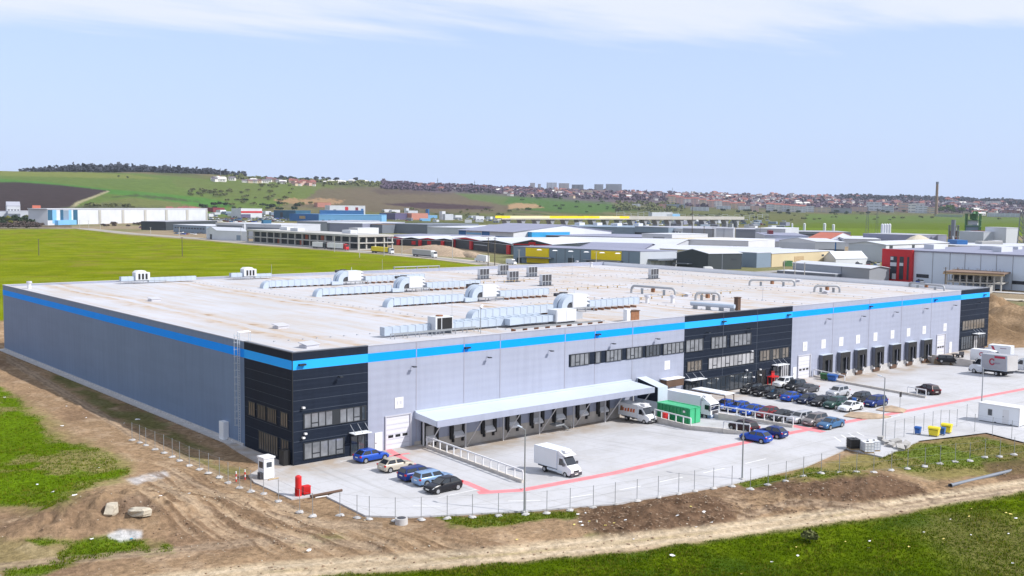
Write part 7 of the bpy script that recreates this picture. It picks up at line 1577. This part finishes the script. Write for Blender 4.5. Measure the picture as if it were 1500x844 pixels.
bld('store', 'low white roofed store at the foot of the hill left of the white warehouse', 'store', (12, 321.5), (71, 321.5), 309.5, depth=60, wm='f_pale', rm='f_roofw', front=[(.0, .3, .2, .7, 'panel', 'f_slate'), (.7, .85, .1, .5, 'window', 'f_window')]); bld('house', 'white house with a grey roof at the left edge before the ploughed hill', 'house', (10, 315), (30, 315), 301.5, depth=22, roof='x', pitch=.6, wm='f_white', rm='f_roofg', front=WIN(4, .3, .6)); bld('house', 'house with a red roof left of the white warehouse', 'house', (48, 318), (60, 318), 307, depth=16, roof='x', pitch=.8, wm='f_white', rm='f_rooftile'); bld('store', 'pale low store cut off by the left edge', 'store', (-30, 320), (12, 320), 309.5, depth=40, wm='f_pale', rm='f_roofb'); bld('store', 'white cabin row before the blue glazed end of the white warehouse', 'cabin', (49, 329), (74, 329.5), 321.5, depth=14, wm='f_white', rm='f_white', front=WIN(5, .3, .7))
bld('store', 'white box store beside the dark pylon at the right', 'store', (1473, 362), (1491, 362), 334.5, depth=25, wm='f_white', rm='f_roofw'); bld('store', 'dark red and cream store left of the white box store', 'store', (1457, 361), (1473, 361), 340, depth=30, wm='f_cream', rm='f_darkred', front=[(0, 1, .45, 1, 'panel', 'f_darkred')]); bld('store', 'low grey store row behind the mixing towers', 'store', (1340, 362), (1386, 361), 345, depth=50, wm='f_roofb', rm='f_roofg', front=[(.1, .2, 0, .8, 'door', 'f_dark'), (.3, .4, 0, .8, 'door', 'f_dark')]); bld('store', 'pale low store right of the green mixing tower', 'store', (1440, 361), (1457, 361), 340.5, depth=30, wm='f_pale', rm='f_roofw'); bld('store', 'white banner fronted kiosk in front of the dark red store', 'kiosk', (1457, 366), (1468, 366), 353, depth=8, wm='f_white', rm='f_white', front=[(.45, .75, .1, .9, 'sign', 'f_purple')]); bld('store', 'wide low store with pale roofs below the mixing towers', 'store', (1400, 372), (1560, 374), 360, depth=60, wm='f_conc', rm='f_roofw', roofbits=[(.1, .3, .1, .3, 3, 'f_blue'), (.4, .5, .2, .2, 2, 'f_conc')])
p = at(1345, 362); m = MB(); g = random.Random(8); n = 16
m.loft([[(math.cos(i*2*PI/n)*24*f*(.85+.3*g.random()), math.sin(i*2*PI/n)*14*f*(.85+.3*g.random()), z) for i in range(n)] for f, z in ((1, -.3), (.7, 4), (.35, 8), (.04, 10))]); o = m.build('sand_heap', 'stone', smooth=60); o.location = p; tag(o, 'pale sand heap left of the dark mixing tower', 'sand heap')
# parked cars of the far lots and yards: too small to show parts
mat('lot_glass', (.03, .035, .045), .2, var=0)
def far_car(col):
    m = MB(); m.loft([[(x, -.85, .25), (x, .85, .25), (x, .82, z), (x, -.82, z)] for x, z in ((2.1, .6), (1.8, .8), (-2.0, .9), (-2.2, .65))], 0); m.loft([[(1.0, -.78, .85), (1.0, .78, .85), (-1.8, .78, .9), (-1.8, -.78, .9)], [(.3, -.62, 1.4), (.3, .62, 1.4), (-1.3, .62, 1.4), (-1.3, -.62, 1.4)]], 1)
    o = m.build('parked_car', [col, 'lot_glass']); return o
_pc = [far_car('paint_'+c) for c in ('white', 'silver', 'white', 'blue', 'wine', 'graphite', 'white', 'steel_blue')]; _used = set()
def lot(n, u0, u1, va, vb, label, group, seed, sc=1.0):
    g = random.Random(seed)
    for k in range(n):
        u = g.uniform(u0, u1); v = g.uniform(va, vb); p = gp(u, v); q = g.randrange(len(_pc)); o = _pc[q]
        if q in _used: o = o.copy(); COL.objects.link(o)
        _used.add(q); o.location = (p.x, p.y, p.z); o.rotation_euler = (0, 0, g.choice((.5, 2.1, .55, -1.0))); s = sc*g.uniform(.95, 1.25); o.scale = (s, s, s); tag(o, label, 'car', group)
lot(110, 306, 425, 315, 326, 'tiny parked car in the big lot left of the blue stores', 'cars in the lot left of the blue stores', 1, 1.7); lot(40, 575, 720, 319.5, 324, 'tiny parked car on the trading strip below the brown slope', 'cars on the trading strip', 2, 1.4); lot(80, 900, 1150, 322.5, 331, 'tiny parked vehicle in the machinery yards behind the grey stores', 'vehicles in the machinery yards', 3, 2.3); lot(14, 205, 245, 333, 337, 'tiny parked car on the bare ground before the white warehouse', 'cars before the white warehouse', 4, 1.3); lot(10, 255, 300, 341, 344, 'tiny parked car before the grey blue office', 'cars before the grey blue office', 5); lot(8, 1250, 1290, 386, 391, 'tiny parked vehicle beside the white tunnel tent', 'vehicles beside the white tent', 6, 1.1); lot(12, 1340, 1385, 412, 417, 'tiny parked vehicle under the pale plant wall', 'vehicles under the pale plant wall', 7, 1.0)
# small white tents and stalls in the trading strip
for k, (u, v, vt, w, mt) in enumerate(((597, 317, 305.5, 4, 'f_white'), (605, 318, 309, 14, 'f_pale'), (628, 319, 307, 1.6, 'f_blue'), (650, 322, 310, 5, 'f_white'), (658, 322.5, 314, 12, 'f_pale'), (672, 321, 315.5, 10, 'f_white'), (703, 322.5, 317, 12, 'f_white'), (722, 321, 318, 14, 'f_slate'), (568, 311, 307, 10, 'f_white'), (580, 311.5, 307.5, 12, 'f_white'))):
    bld('stall', ('tall thin white sign tower above the salmon store', 'pale row of stalls right of the salmon store', 'blue advertising mast on the trading strip', 'white sign block on the trading strip', 'pale glass stall on the trading strip', 'white stall row in the middle of the trading strip', 'white canopy stall at the right of the trading strip', 'slate roofed stall at the end of the trading strip', 'left white kiosk above the purple store', 'right white kiosk above the purple store')[k], 'stall', (u-w/2, v), (u+w/2, v), vt, depth=10, wm=mt, rm=mt)
for k in range(14):
    g = random.Random(70+k); u = 306+k*8.3; v = g.uniform(313, 318); bld('stall', 'small pale sales hall in the car lot left of the blue stores', 'sales hall', (u, v), (u+g.uniform(5, 11), v), v-g.uniform(3, 5.5), depth=14, wm=('f_white', 'f_pale', 'f_white', 'f_bluegrey')[k % 4], rm='f_roofw', group='sales halls in the car lot')
for k in range(30):
    g = random.Random(170+k); u = 900+g.uniform(0, 250); v = g.uniform(326, 336); bld('yard_shed', 'small pale yard shed among the grey stores below the switchyard', 'shed', (u, v), (u+g.uniform(4, 13), v+.2), v-g.uniform(3, 6), depth=g.uniform(8, 18), wm=('f_white', 'f_pale', 'f_roofb', 'f_slate', 'f_bluegrey')[k % 5], rm=('f_roofw', 'f_roofg', 'f_roofw', 'f_roofb')[k % 4], group='small yard sheds below the switchyard')
for k in range(16):
    g = random.Random(270+k); u = 560+g.uniform(0, 180); v = g.uniform(318, 327); bld('trade_hall', 'small low trading hall on the strip below the brown slope', 'hall', (u, v), (u+g.uniform(5, 16), v+.1), v-g.uniform(2.5, 4.5), depth=g.uniform(8, 18), wm=('f_white', 'f_pale', 'f_sky', 'f_slate')[k % 4], rm=('f_roofw', 'f_roofw', 'f_roofb')[k % 3], group='low trading halls below the brown slope')
# viaduct with yellow parapets
def viaduct():
    a, b = at(730, 335), at(1085, 333); d = b-a; n = 19; t = thing('viaduct', 'long viaduct with yellow edged parapets and tapered piers below the town', 'bridge', a); h = height(800, 334.5, 321.5); u_ = d.normalized(); s = Vector((-u_.y, u_.x, 0)); rz = math.atan2(d.y, d.x)
    m = MB(); m.prism([-s*7+Vector((0, 0, h)), s*7+Vector((0, 0, h)), s*7+Vector((0, 0, h+1.6)), -s*7+Vector((0, 0, h+1.6))], d); m.build('deck', 'f_conc', t)
    for f0, f1, mt in ((.0, .03, 'f_yellow'), (.03, .17, 'f_parapet'), (.17, .30, 'f_yellow'), (.32, .36, 'f_yellow'), (.36, .44, 'f_parapet'), (.44, .48, 'f_yellow'), (.48, 1.0, 'f_conc')):
        for q in (-6.8, 6.8): m = MB(); p = d*f0+s*q; m.prism([p+Vector((0, 0, h+1.61)), p+s*.4+Vector((0, 0, h+1.61)), p+s*.4+Vector((0, 0, h+4.6)), p+Vector((0, 0, h+4.6))], d*(f1-f0)); m.build('parapet', mt, t)
    for k in range(n):
        c = d*((k+.5)/n); m = MB(); w0, w1 = 1.2, 4.4
        m.loft([[c-u_*w-s*5+Vector((0, 0, z)), c+u_*w-s*5+Vector((0, 0, z)), c+u_*w+s*5+Vector((0, 0, z)), c-u_*w+s*5+Vector((0, 0, z))] for w, z in ((w0, -1), (w0, h*.45), (w1, h-.01))]); m.build('pier', 'f_grey', t)
viaduct()
# switchyard gantries
g = random.Random(5)
for k in range(22):
    u = 908+k*10.2+g.uniform(-2, 2); v = g.uniform(320.5, 322.5); p = gp(u, v); w = g.uniform(6, 9); h = g.uniform(14, 20) if k < 9 else g.uniform(10, 15); t = thing('gantry', 'steel gantry of the switchyard below the red roofed flats', 'gantry', p, R(-42), 'switchyard gantries')
    for x in (-w, w): m = MB(); m.tube((x, 0, 0), (x, 0, h), .34, seg=5); m.build('post', 'f_pale', t)
    m = MB(); m.tube((-w, 0, h*.92), (w, 0, h*.92), .30, seg=5); m.tube((-w, 0, h*.6), (w, 0, h*.6), .2, seg=5); m.build('beam', 'f_pale', t)
bld('store', 'pale blue control building inside the switchyard', 'building', (977, 321.5), (996, 321.5), 313.5, depth=20, wm='f_sky', rm='f_white'); bld('store', 'long white low building in the switchyard', 'building', (955, 321.5), (985, 321.5), 311.5, depth=12, wm='f_pale', rm='f_white')

# ------------------------------------------------------------------ trees and scrub
for nm, c in dict(leaf_dark=(.036, .056, .030), leaf_olive=(.12, .132, .052), leaf_green=(.055, .10, .025), leaf_yellow=(.17, .17, .035), leaf_bare=(.085, .068, .062), leaf_wood=(.058, .064, .085), leaf_town=(.105, .078, .112), bark=(.06, .045, .035)).items(): mat(nm, c, .95, var=.35, scale=.25, spec=.0)
def crown_mb(m, c, w, h, n, g, leaf=.3):
    """a crown of many small leaf clumps through its volume, ragged at the edge"""
    for k in range(n):
        a = g.uniform(0, 2*PI); e = math.asin(g.uniform(-.6, 1)); r = g.random()**.4*(.75+.35*math.sin(a*3+c[0])*.5)
        p = Vector(c)+Vector((math.cos(a)*math.cos(e)*w*r, math.sin(a)*math.cos(e)*w*r, math.sin(e)*h*.5*r+h*.05)); s = leaf*g.uniform(.6, 1.3)*w
        n1 = Vector((g.uniform(-1, 1), g.uniform(-1, 1), g.uniform(-.4, 1))).normalized(); u_ = n1.orthogonal().normalized()*s; v_ = n1.cross(u_)
        b = m.pts([p+u_, p+v_*.8, p-u_, p-v_*.8, p+n1*s*.6]); 
        for i in range(4): m.face((b+i, b+(i+1) % 4, b+4))
def tree_proto(leaf, w, h, n, seed, trunk=.25):
    g = random.Random(seed); root = thing('tree', None, None, (0, 0, -400)); m = MB(); m.tube((0, 0, -.3), (0, 0, h*.55), h*.035, h*.015, seg=6)
    for k in range(4): a = g.uniform(0, 6.3); m.tube((0, 0, h*.3), (math.cos(a)*w*.6, math.sin(a)*w*.6, h*.62), h*.014, h*.005, seg=4)
    m.build('trunk', 'bark', root); m = MB(); crown_mb(m, (0, 0, h*.25+h*.36), w, h*.76, n, g); m.build('crown', leaf, root); return root
TP = {}
def trees(name, label, cat, group, leaf, w, h, pts, seed, n=60):
    g = random.Random(seed); ps = [tree_proto(leaf, w, h, n, seed*10+k) for k in range(3)]; fresh = [True]*3
    for k, (u, v) in enumerate(pts):
        p = onT(u, v)
        if p is None: continue
        q = k % 3; o = ps[q] if fresh[q] else copy_tree(ps[q]); fresh[q] = False; s = g.uniform(.7, 1.35); o.name = name
        o.location = p; o.rotation_euler = (0, 0, g.uniform(0, 6)); o.scale = (s*g.uniform(.9, 1.3), s, s*g.uniform(.8, 1.1)); tag(o, label, cat, group)
    for q in range(3):
        if fresh[q]:
            for c_ in list(ps[q].children): bpy.data.objects.remove(c_)
            bpy.data.objects.remove(ps[q])
gt = random.Random(21); rp = lambda n, u0, u1, va, vb: [(gt.uniform(u0, u1), gt.uniform(va(0) if callable(va) else va, vb)) for k in range(n)]
trees('tree', 'dark bushy tree in the thicket at the left edge before the ploughed hill', 'tree', 'thicket at the left edge', 'leaf_dark', 4.5, 8, rp(30, -5, 48, 323, 331), 1)
trees('tree', 'yellow green tree among the roofs left of the white warehouse', 'tree', 'yellow green trees at the left edge', 'leaf_yellow', 4.5, 8.5, [(12, 326), (42, 326), (40, 322), (64, 324), (58, 327), (16, 329)], 2)
trees('shrub', 'brown leafless shrub along the far edge of the green field', 'shrub', 'brown shrubs along the field edge', 'leaf_bare', 4, 3.6, rp(46, -5, 62, 328, 335)+rp(10, 150, 250, 329, 334), 3)
trees('tree', 'lone dark tree on the green hill crest', 'tree', 'lone trees on the hill crest', 'leaf_dark', 5, 10, [(174, 260.5), (187, 262.5)], 4)
trees('shrub', 'olive scrub bush on the pasture slope of the left hill', 'shrub', 'scrub on the left hill', 'leaf_olive', 7, 6, rp(26, 275, 340, 279, 288)+rp(20, 320, 430, 278, 296)+rp(14, 380, 480, 268, 276)+rp(10, 130, 200, 302, 306)+rp(10, 330, 470, 298, 303), 5, 40)
trees('tree', 'dark tree at the foot of the left hill behind the car lot', 'tree', 'dark trees at the foot of the left hill', 'leaf_dark', 7, 9, rp(22, 290, 440, 302, 310)+[(357, 295), (361, 295.5)], 6)
trees('tree', 'tree on the skyline above the left hamlet', 'tree', 'skyline trees', 'leaf_wood', 8, 13, [(345, 259), (359, 259.5), (434, 263.5), (319, 257)]+rp(26, 390, 560, 263, 267), 7)
trees('shrub', 'dark green bush on the green slope below the town', 'shrub', 'bushes on the green slope below the town', 'leaf_green', 8, 7, rp(30, 750, 940, 286, 312), 8, 40)
trees('shrub', 'bush in the scrub belt between the town and the green strip', 'shrub', 'scrub belt below the town', 'leaf_olive', 7, 6.5, rp(40, 1010, 1480, 313, 325), 9, 40)
trees('tree', 'dark tree in the row below the pale town blocks', 'tree', 'tree row below the pale town blocks', 'leaf_dark', 8, 9, rp(34, 1050, 1330, 309, 315), 10)
trees('tree', 'tall dark tree in the clump beside the brick chimney', 'tree', 'tree clump beside the chimney', 'leaf_green', 10, 20, rp(16, 1374, 1425, 309, 314), 11)
trees('shrub', 'bush beside the road below the brown slope', 'shrub', 'bushes along the foot of the brown slope', 'leaf_olive', 6, 5.5, rp(30, 560, 760, 308, 317), 12, 40)
trees('shrub', 'low dark bush alone on the grass bank in the foreground', 'shrub', None, 'leaf_olive', .95, 1.1, [(1186, 797)], 13, 160)
def mass(name, label, leaf, regions, n, seed, w=9, h=9):
    g = random.Random(seed); m = MB()
    for k in range(n):
        u0, u1, f0, f1 = g.choice(regions); u = g.uniform(u0, u1); v = g.uniform(f0(u), f1(u)); p = onT(u, v)
        if p is None: continue
        s = g.uniform(.6, 1.3); crown_mb(m, (p.x, p.y, p.z+h*.45*s), w*s, h*s, 7, g, .55)
    o = m.build(name, leaf); o['kind'] = 'stuff'; tag(o, label, None)
sk = lambda u: float(np.interp(u, HU, HV))
def ridge_wood():
    g = random.Random(31); m = MB()
    for k in range(1500):
        u = g.uniform(30, 360); d1 = float(np.interp(u, HU, HD1)); dd = d1*g.uniform(1.0, 1.16); th = YAW+math.atan((u-750)/FPX); x, y = CP[0]+math.sin(th)*dd, CP[1]+math.cos(th)*dd; z = T1(x, y); s = g.uniform(.7, 1.2)*np.interp(u, [30, 110, 200, 360], [.45, 1.0, 1.2, .7])
        crown_mb(m, (x, y, z+10*s), 12*s, 25*s, 7, g, .5)
    o = m.build('woodland', 'leaf_wood'); tag(o, 'dark bluish wood along the ridge behind the green hill', None, None, 'stuff')
ridge_wood()
mass('town_trees', 'leafless purple brown trees between the town houses', 'leaf_town', [(560, 780, lambda u: sk(u)-.2, lambda u: sk(u)+9), (750, 1010, lambda u: sk(u)-.2, lambda u: sk(u)+13), (1000, 1500, lambda u: sk(u)-.2, lambda u: sk(u)+21), (1150, 1500, lambda u: sk(u)-.2, lambda u: sk(u)+18)], 2300, 32, 11, 10)
mass('far_woods', 'bluish woods on the far right skyline', 'leaf_wood', [(1230, 1520, lambda u: sk(u)-.3, lambda u: sk(u)+6)], 700, 36, 14, 13)
mass('hill_scrub', 'loose scrub on the far skyline slopes', 'leaf_olive', [(330, 560, lambda u: sk(u)+.3, lambda u: sk(u)+6), (900, 1000, lambda u: 296, lambda u: 310)], 300, 33, 10, 6)
# ------------------------------------------------------------------ the town on the hill
for nm, c in dict(h_white=(.66, .64, .62), h_cream=(.52, .42, .30), h_grey=(.36, .34, .36), h_pink=(.50, .34, .30), h_tile=(.25, .085, .07), h_tiled=(.16, .075, .08), h_slate=(.15, .13, .16)).items(): mat(nm, c, .8, var=.1, scale=.3)
def house_proto(w, d, h, wm, rm):
    m = MB(); m.box(-w/2, w/2, -d/2, d/2, -3, h, 0); r = d*.32
    m.prism([(-w/2-.5, -d/2-.6, h), (-w/2-.5, 0, h+r), (-w/2-.5, d/2+.6, h)], (w+1, 0, 0), 1)
    for k in range(3): x = -w*.32+k*w*.32; m.box(x-.8, x+.8, -d/2-.05, -d/2+.2, h*.35, h*.75, 2)
    return m.build('house', [wm, rm, 'f_window'])
HP = [house_proto(12, 10, 6.5, 'h_white', 'h_tile'), house_proto(15, 11, 7, 'h_cream', 'h_tiled'), house_proto(11, 9, 7.5, 'h_grey', 'h_tiled'), house_proto(14, 10, 6, 'h_white', 'h_slate'), house_proto(12, 12, 8, 'h_pink', 'h_tile'), house_proto(18, 10, 5.5, 'h_white', 'h_white')]; _hu = set()
def houses(n, region, label, group, seed, kinds=(0, 1, 2, 3, 4, 4, 5), sc=1.0):
    g = random.Random(seed); u0, u1, f0, f1 = region
    for k in range(n):
        u = g.uniform(u0, u1); v = g.uniform(f0(u), f1(u)); p = onT(u, v)
        if p is None: continue
        q = g.choice(kinds); o = HP[q] if q not in _hu else HP[q].copy()
        if q in _hu: COL.objects.link(o)
        _hu.add(q); s = sc*g.uniform(.9, 1.35); o.location = p; o.rotation_euler = (0, 0, -YAW+g.choice((0, .5, 1.57, -.6, .2))); o.scale = (s, s, s); tag(o, label, 'house', group)
houses(34, (310, 440, lambda u: 263+(u-310)*.03, lambda u: 266+(u-310)*.04), 'small house in the hamlet on the left hill crest', 'hamlet on the left hill', 1, (0, 1, 3, 3, 5))
houses(14, (415, 462, lambda u: 267, lambda u: 273), 'small house in the cluster beside the sandy hill track', 'houses beside the sandy hill track', 2, (0, 4, 4, 1))
houses(9, (465, 545, lambda u: 267.2, lambda u: 268.6), 'white shed in the row along the hill crest', 'white sheds on the hill crest', 3, (5,), .9)
houses(45, (600, 760, lambda u: sk(u)+.5, lambda u: sk(u)+8), 'house on the hill edge left of the tower blocks', 'houses on the hill edge', 4)
houses(62, (740, 1000, lambda u: sk(u)+.5, lambda u: sk(u)+12), 'house in the town below the tower blocks', 'town houses below the tower blocks', 5, sc=1.15)
houses(100, (1000, 1500, lambda u: sk(u)+.5, lambda u: sk(u)+15), 'house in the dense town on the right hill', 'town houses on the right hill', 6, sc=1.35)
def town_mass():
    g = random.Random(77); mats = ['h_white', 'h_cream', 'h_grey', 'h_pink', 'h_tile', 'h_tiled', 'h_slate']; m = MB()
    for k in range(750):
        u = g.uniform(740, 1500) if k % 3 else g.uniform(1000, 1500); v = g.uniform(sk(u)+.4, sk(u)+(10 if u < 1000 else 17)); p = onT(u, v)
        if p is None: continue
        w, d, h = g.uniform(6, 10), g.uniform(5, 7), g.uniform(4.5, 8); m.M = Matrix.Translation(p) @ Matrix.Rotation(-YAW+g.choice((0, .5, 1.57, -.6)), 4, 'Z')
        m.box(-w, w, -d, d, -3, h, g.choice((0, 0, 0, 1, 2, 3))); m.prism([(-w-.4, -d-.5, h), (-w-.4, 0, h+d*.6), (-w-.4, d+.5, h)], (2*w+.8, 0, 0), g.choice((4, 5, 5, 6)))
    m.M = Matrix.Identity(4); o = m.build('town_houses', mats); tag(o, 'countless further houses packed across the town hills', None, None, 'stuff')
town_mass()
houses(12, (246, 291, lambda u: 309.5, lambda u: 311), 'white and red house in the close row behind the white warehouse', 'house row behind the white warehouse', 7, (0, 4, 0), .85)
houses(16, (1420, 1500, lambda u: 309, lambda u: 316), 'pale low house at the foot of the right hill', 'houses at the foot of the right hill', 8, (5, 0, 3), 1.3)
# blocks of flats
def flats(label, u, v, vt, wpx, wm, rm, group=None, cols=6, rows=6, depth=14, gable=False):
    p = onT(u, v)
    if p is None: return
    D_ = math.hypot(p.x-CP[0], p.y-CP[1]); W_ = wpx*D_/FPX; H_ = max(6, (v-vt)*D_/FPX); t = thing('apartment_block', label, 'apartment block', p, -YAW-math.atan((u-750)/FPX)*1.0, group); m = MB(); m.box(-W_/2, W_/2, 0, depth, -5, H_); m.build('wall', wm, t); m = MB()
    if gable: m.prism([(-W_/2-.6, -.8, H_), (-W_/2-.6, depth/2, H_+depth*.3), (-W_/2-.6, depth+.8, H_)], (W_+1.2, 0, 0))
    else: m.box(-W_/2-.3, W_/2+.3, -.3, depth+.3, H_, H_+1.2)
    m.build('roof', rm, t); rh = H_/rows
    for j in range(rows): boxes('window_row', 'f_grey', t, (-W_/2*.94, W_/2*.94, -.15, .05, rh*(j+.38), rh*(j+.72)))
    for i in range(1, cols, 2): x = -W_/2+W_*i/cols; boxes('balcony_stack', wm, t, (x-W_/cols*.22, x+W_/cols*.22, -1.2, -.16, rh*.2, H_*.97))
TB = ['leftmost pale tower block on the skyline', 'second small tower block on the skyline', 'wide pale tower block in the middle of the skyline row', 'tower block with pinkish face beside the wide pale one', 'darker grey tower block with a slab behind it', 'single grey tower block standing apart on the skyline', 'long grey tower slab at the right end of the skyline row']
for lb, (u, w, vt, wm) in zip(TB, ((780, 7, 268.5, 'h_grey'), (790, 4, 270, 'h_grey'), (808, 15, 268, 'f_pale'), (826, 15, 269, 'h_grey'), (846, 17, 271, 'f_slate'), (877, 13, 270.5, 'f_grey'), (899, 23, 270.2, 'f_grey'))): flats(lb, u, sk(u)+1.2, vt, w, wm, wm, cols=max(3, int(w/3)), rows=7)
for k in range(10):
    flats('pale block of flats with a red roof in the stepped row on the town edge', 984+k*11.3, 298+k*.85+(k % 2)*1.2, 287.5+k*1.15+(k % 3)*.8, 10.5, ('h_cream', 'h_pink', 'h_white', 'h_pink')[k % 4], 'h_tile', 'red roofed flats on the town edge', 4, 4, 16, True)
for k in range(5): flats('white block of flats with a red roof right of the stepped row', 1128+k*11.5, 309.5+k*.5, 299.5+k*.8, 11, 'h_white' if k % 2 else 'f_white', 'h_tile', 'white flats right of the stepped row', 5, 4, 16, True)
for k, (u, v, vt, w, wm) in enumerate(((1186, 311, 303, 12, 'f_white'), (1205, 311.5, 305, 22, 'h_cream'), (1232, 312, 306, 28, 'f_grey'), (1258, 310, 304, 22, 'h_pink'), (1280, 309, 297.5, 20, 'f_white'), (1300, 311, 303, 16, 'f_pale'), (1323, 311, 298.5, 13, 'h_pink'), (1336, 312, 300, 10, 'h_white'), (1350, 312.5, 303, 16, 'f_white'), (1364, 313, 305, 10, 'h_cream'), (1345, 305, 299, 16, 'h_white'), (1420, 303, 298, 20, 'h_white'), (1395, 299, 295, 18, 'f_pale'), (1455, 301, 296, 18, 'h_white'), (1480, 314, 309, 24, 'h_tile'), (1470, 318, 313.5, 40, 'f_pale'), (1390, 318, 315, 34, 'f_lime'), (1105, 310, 302.5, 12, 'h_pink'), (1090, 308, 303, 16, 'f_white'), (1060, 306.5, 302, 20, 'f_pale'), (1025, 309, 304, 26, 'f_pale'), (990, 304, 300, 26, 'f_bluegrey'), (970, 305, 299.5, 10, 'f_salmon'), (932, 302.5, 299.5, 12, 'f_white'), (835, 280.5, 277, 24, 'h_pink'), (815, 282, 278, 14, 'h_cream'), (858, 284, 279.5, 18, 'h_cream'), (880, 282.5, 279, 22, 'h_pink'), (905, 281.5, 279, 20, 'h_cream'))):
    flats('low town block number '+'x' if False else ('pale long block along the foot of the town' if u > 930 else 'pinkish town block right below the tower blocks'), u, v, vt, w, wm, wm, 'long blocks at the foot of the town' if u > 930 else 'pinkish blocks below the tower blocks', max(3, int(w/3)), 3)
# chimney and masts
p = onT(1371, 317) or at(1371, 317); D_ = math.hypot(p.x-CP[0], p.y-CP[1]); hch = (317-270.5)*D_/FPX; r0 = 2.2*D_/FPX
t = thing('brick_chimney', 'tall brown brick chimney rising above the town at the right', 'chimney', p); m = MB(); m.tube((0, 0, -3), (0, 0, hch*.93), r0, r0*.72, seg=16); m.build('shaft', 'f_brown', t, smooth=40); m = MB(); m.tube((0, 0, hch*.93), (0, 0, hch), r0*.85, r0*.85, seg=16); m.build('crown_ring', 'f_slate', t)
for lb, u, v, vt in (('thin radio mast on the skyline above the hamlet', 323, 261, 247), ('thin mast on the skyline above the brown slope', 641, 272, 261), ('thin mast on the skyline left of the tower blocks', 695, 274, 264.5), ('thin mast on the skyline in the middle of the town', 985, 283, 275)):
    p = onT(u, v)
    if p:
        D_ = math.hypot(p.x-CP[0], p.y-CP[1]); t = thing('radio_mast', lb, 'mast', p); m = MB(); m.tube((0, 0, 0), (0, 0, (v-vt)*D_/FPX), 1.3, .7, seg=5); m.build('mast', 'f_slate', t); m = MB(); m.box(-2.2, 2.2, -2.2, 2.2, (v-vt)*D_/FPX*.7, (v-vt)*D_/FPX*.74); m.build('platform', 'f_slate', t)

# ------------------------------------------------------------------ grass and clods close to the camera
def tufts():
    X, Y, Z, G_, D, U, V = (TG[k] for k in 'XYZGDUV'); g = np.random.RandomState(4)
    k = (G_ > .45) & (D < 190) & (U > -60) & (U < 1560) & (V > 520) & (V < 880)
    xs, ys, zs, ds = X[k], Y[k], Z[k], D[k]
    n = 70000; i = g.randint(0, len(xs), n); x = xs[i]+g.uniform(-.15, .15, n); y = ys[i]+g.uniform(-.15, .15, n); z = zs[i]-.03
    lum = fbm(x/3.0, y/3.0, 3); h = (.07+.16*g.rand(n))*(.4+1.2*lum)
    vs = []; fs = []; mi = []
    co = np.zeros((n*9, 3), np.float32)
    for b in range(3):
        a = g.uniform(0, 2*np.pi, n); w = .022+.022*g.rand(n); lx, ly = np.cos(a), np.sin(a); tx, ty = g.uniform(-.12, .12, n), g.uniform(-.12, .12, n); ox, oy = g.uniform(-.12, .12, n), g.uniform(-.12, .12, n)
        co[b*3::9] = np.stack([x+ox-lx*w, y+oy-ly*w, z], 1); co[b*3+1::9] = np.stack([x+ox+lx*w, y+oy+ly*w, z], 1); co[b*3+2::9] = np.stack([x+ox+tx, y+oy+ty, z+h], 1)
    me = bpy.data.meshes.new('grass'); me.vertices.add(n*9); me.vertices.foreach_set('co', co.ravel()); me.loops.add(n*9); me.loops.foreach_set('vertex_index', np.arange(n*9, dtype=np.int32)); me.polygons.add(n*3)
    me.polygons.foreach_set('loop_start', np.arange(0, n*9, 3, dtype=np.int32)); me.polygons.foreach_set('loop_total', np.full(n*3, 3, np.int32)); q = (g.rand(n)+lum*.8-.4); me.polygons.foreach_set('material_index', np.repeat(np.where(q < .35, 0, np.where(q < .8, 1, 2)), 3).astype(np.int32)); me.update()
    for nm, c in (('blade_dark', (.050, .085, .002)), ('blade_mid', (.095, .145, .005)), ('blade_dry', (.16, .16, .02))): mat(nm, c, 1, var=.25, scale=1.0, spec=0); me.materials.append(MATS[nm])
    o = bpy.data.objects.new('grass', me); COL.objects.link(o); o['kind'] = 'stuff'; o['label'] = 'short rough grass growing on the banks round the site'
tufts()
def clods():
    X, Y, Z, G_, D, U, V = (TG[k] for k in 'XYZGDUV'); g = random.Random(9); gn = np.random.RandomState(9)
    inner = sdpoly(X, Y, SITE) < -.6
    for name, label, mt, n, r0, r1, extra in (('clods', 'clods of dug earth scattered over the raw ground', 'clod', 1500, .04, .15, None), ('stones', 'small pale stones and rubble scattered over the raw ground', 'stone', 380, .03, .09, None)):
        if name == 'clod': pass
        mat('clod', (.23, .155, .10), .95, var=.3, scale=2)
        k = (G_ < .2) & (D < 230) & (U > -40) & (U < 1540) & (V > 520) & (V < 870) & inner; dark = (TG['C'][..., 0] < .20)[k]; xs, ys, zs = X[k], Y[k], Z[k]; m = MB()
        pr = np.where(dark, 9.0, 1.0); pr /= pr.sum()
        for q in gn.choice(len(xs), n, p=pr): m.lump((xs[q]+g.uniform(-.2, .2), ys[q]+g.uniform(-.2, .2), zs[q]), g.uniform(r0, r1)*(1.5 if g.random() < .06 else 1), seed=int(q), flat=.7, seg=5, rings=3)
        o = m.build(name, mt); o['kind'] = 'stuff'; o['label'] = label
clods()
# ------------------------------------------------------------------ air
m = MB(); m.box(CP[0]-9100, CP[0]+9100, CP[1]-9100, CP[1]+9100, -34, 330); o = m.build('haze', 'wire'); hm = bpy.data.materials.new('haze'); hm.use_nodes = True; t = hm.node_tree; t.nodes.clear(); pv = t.nodes.new('ShaderNodeVolumePrincipled'); pv.inputs['Color'].default_value = (.76, .84, 1, 1); pv.inputs['Density'].default_value = 3.4e-5; ou = t.nodes.new('ShaderNodeOutputMaterial'); t.links.new(pv.outputs[0], ou.inputs['Volume']); o.data.materials.clear(); o.data.materials.append(hm); o['kind'] = 'stuff'
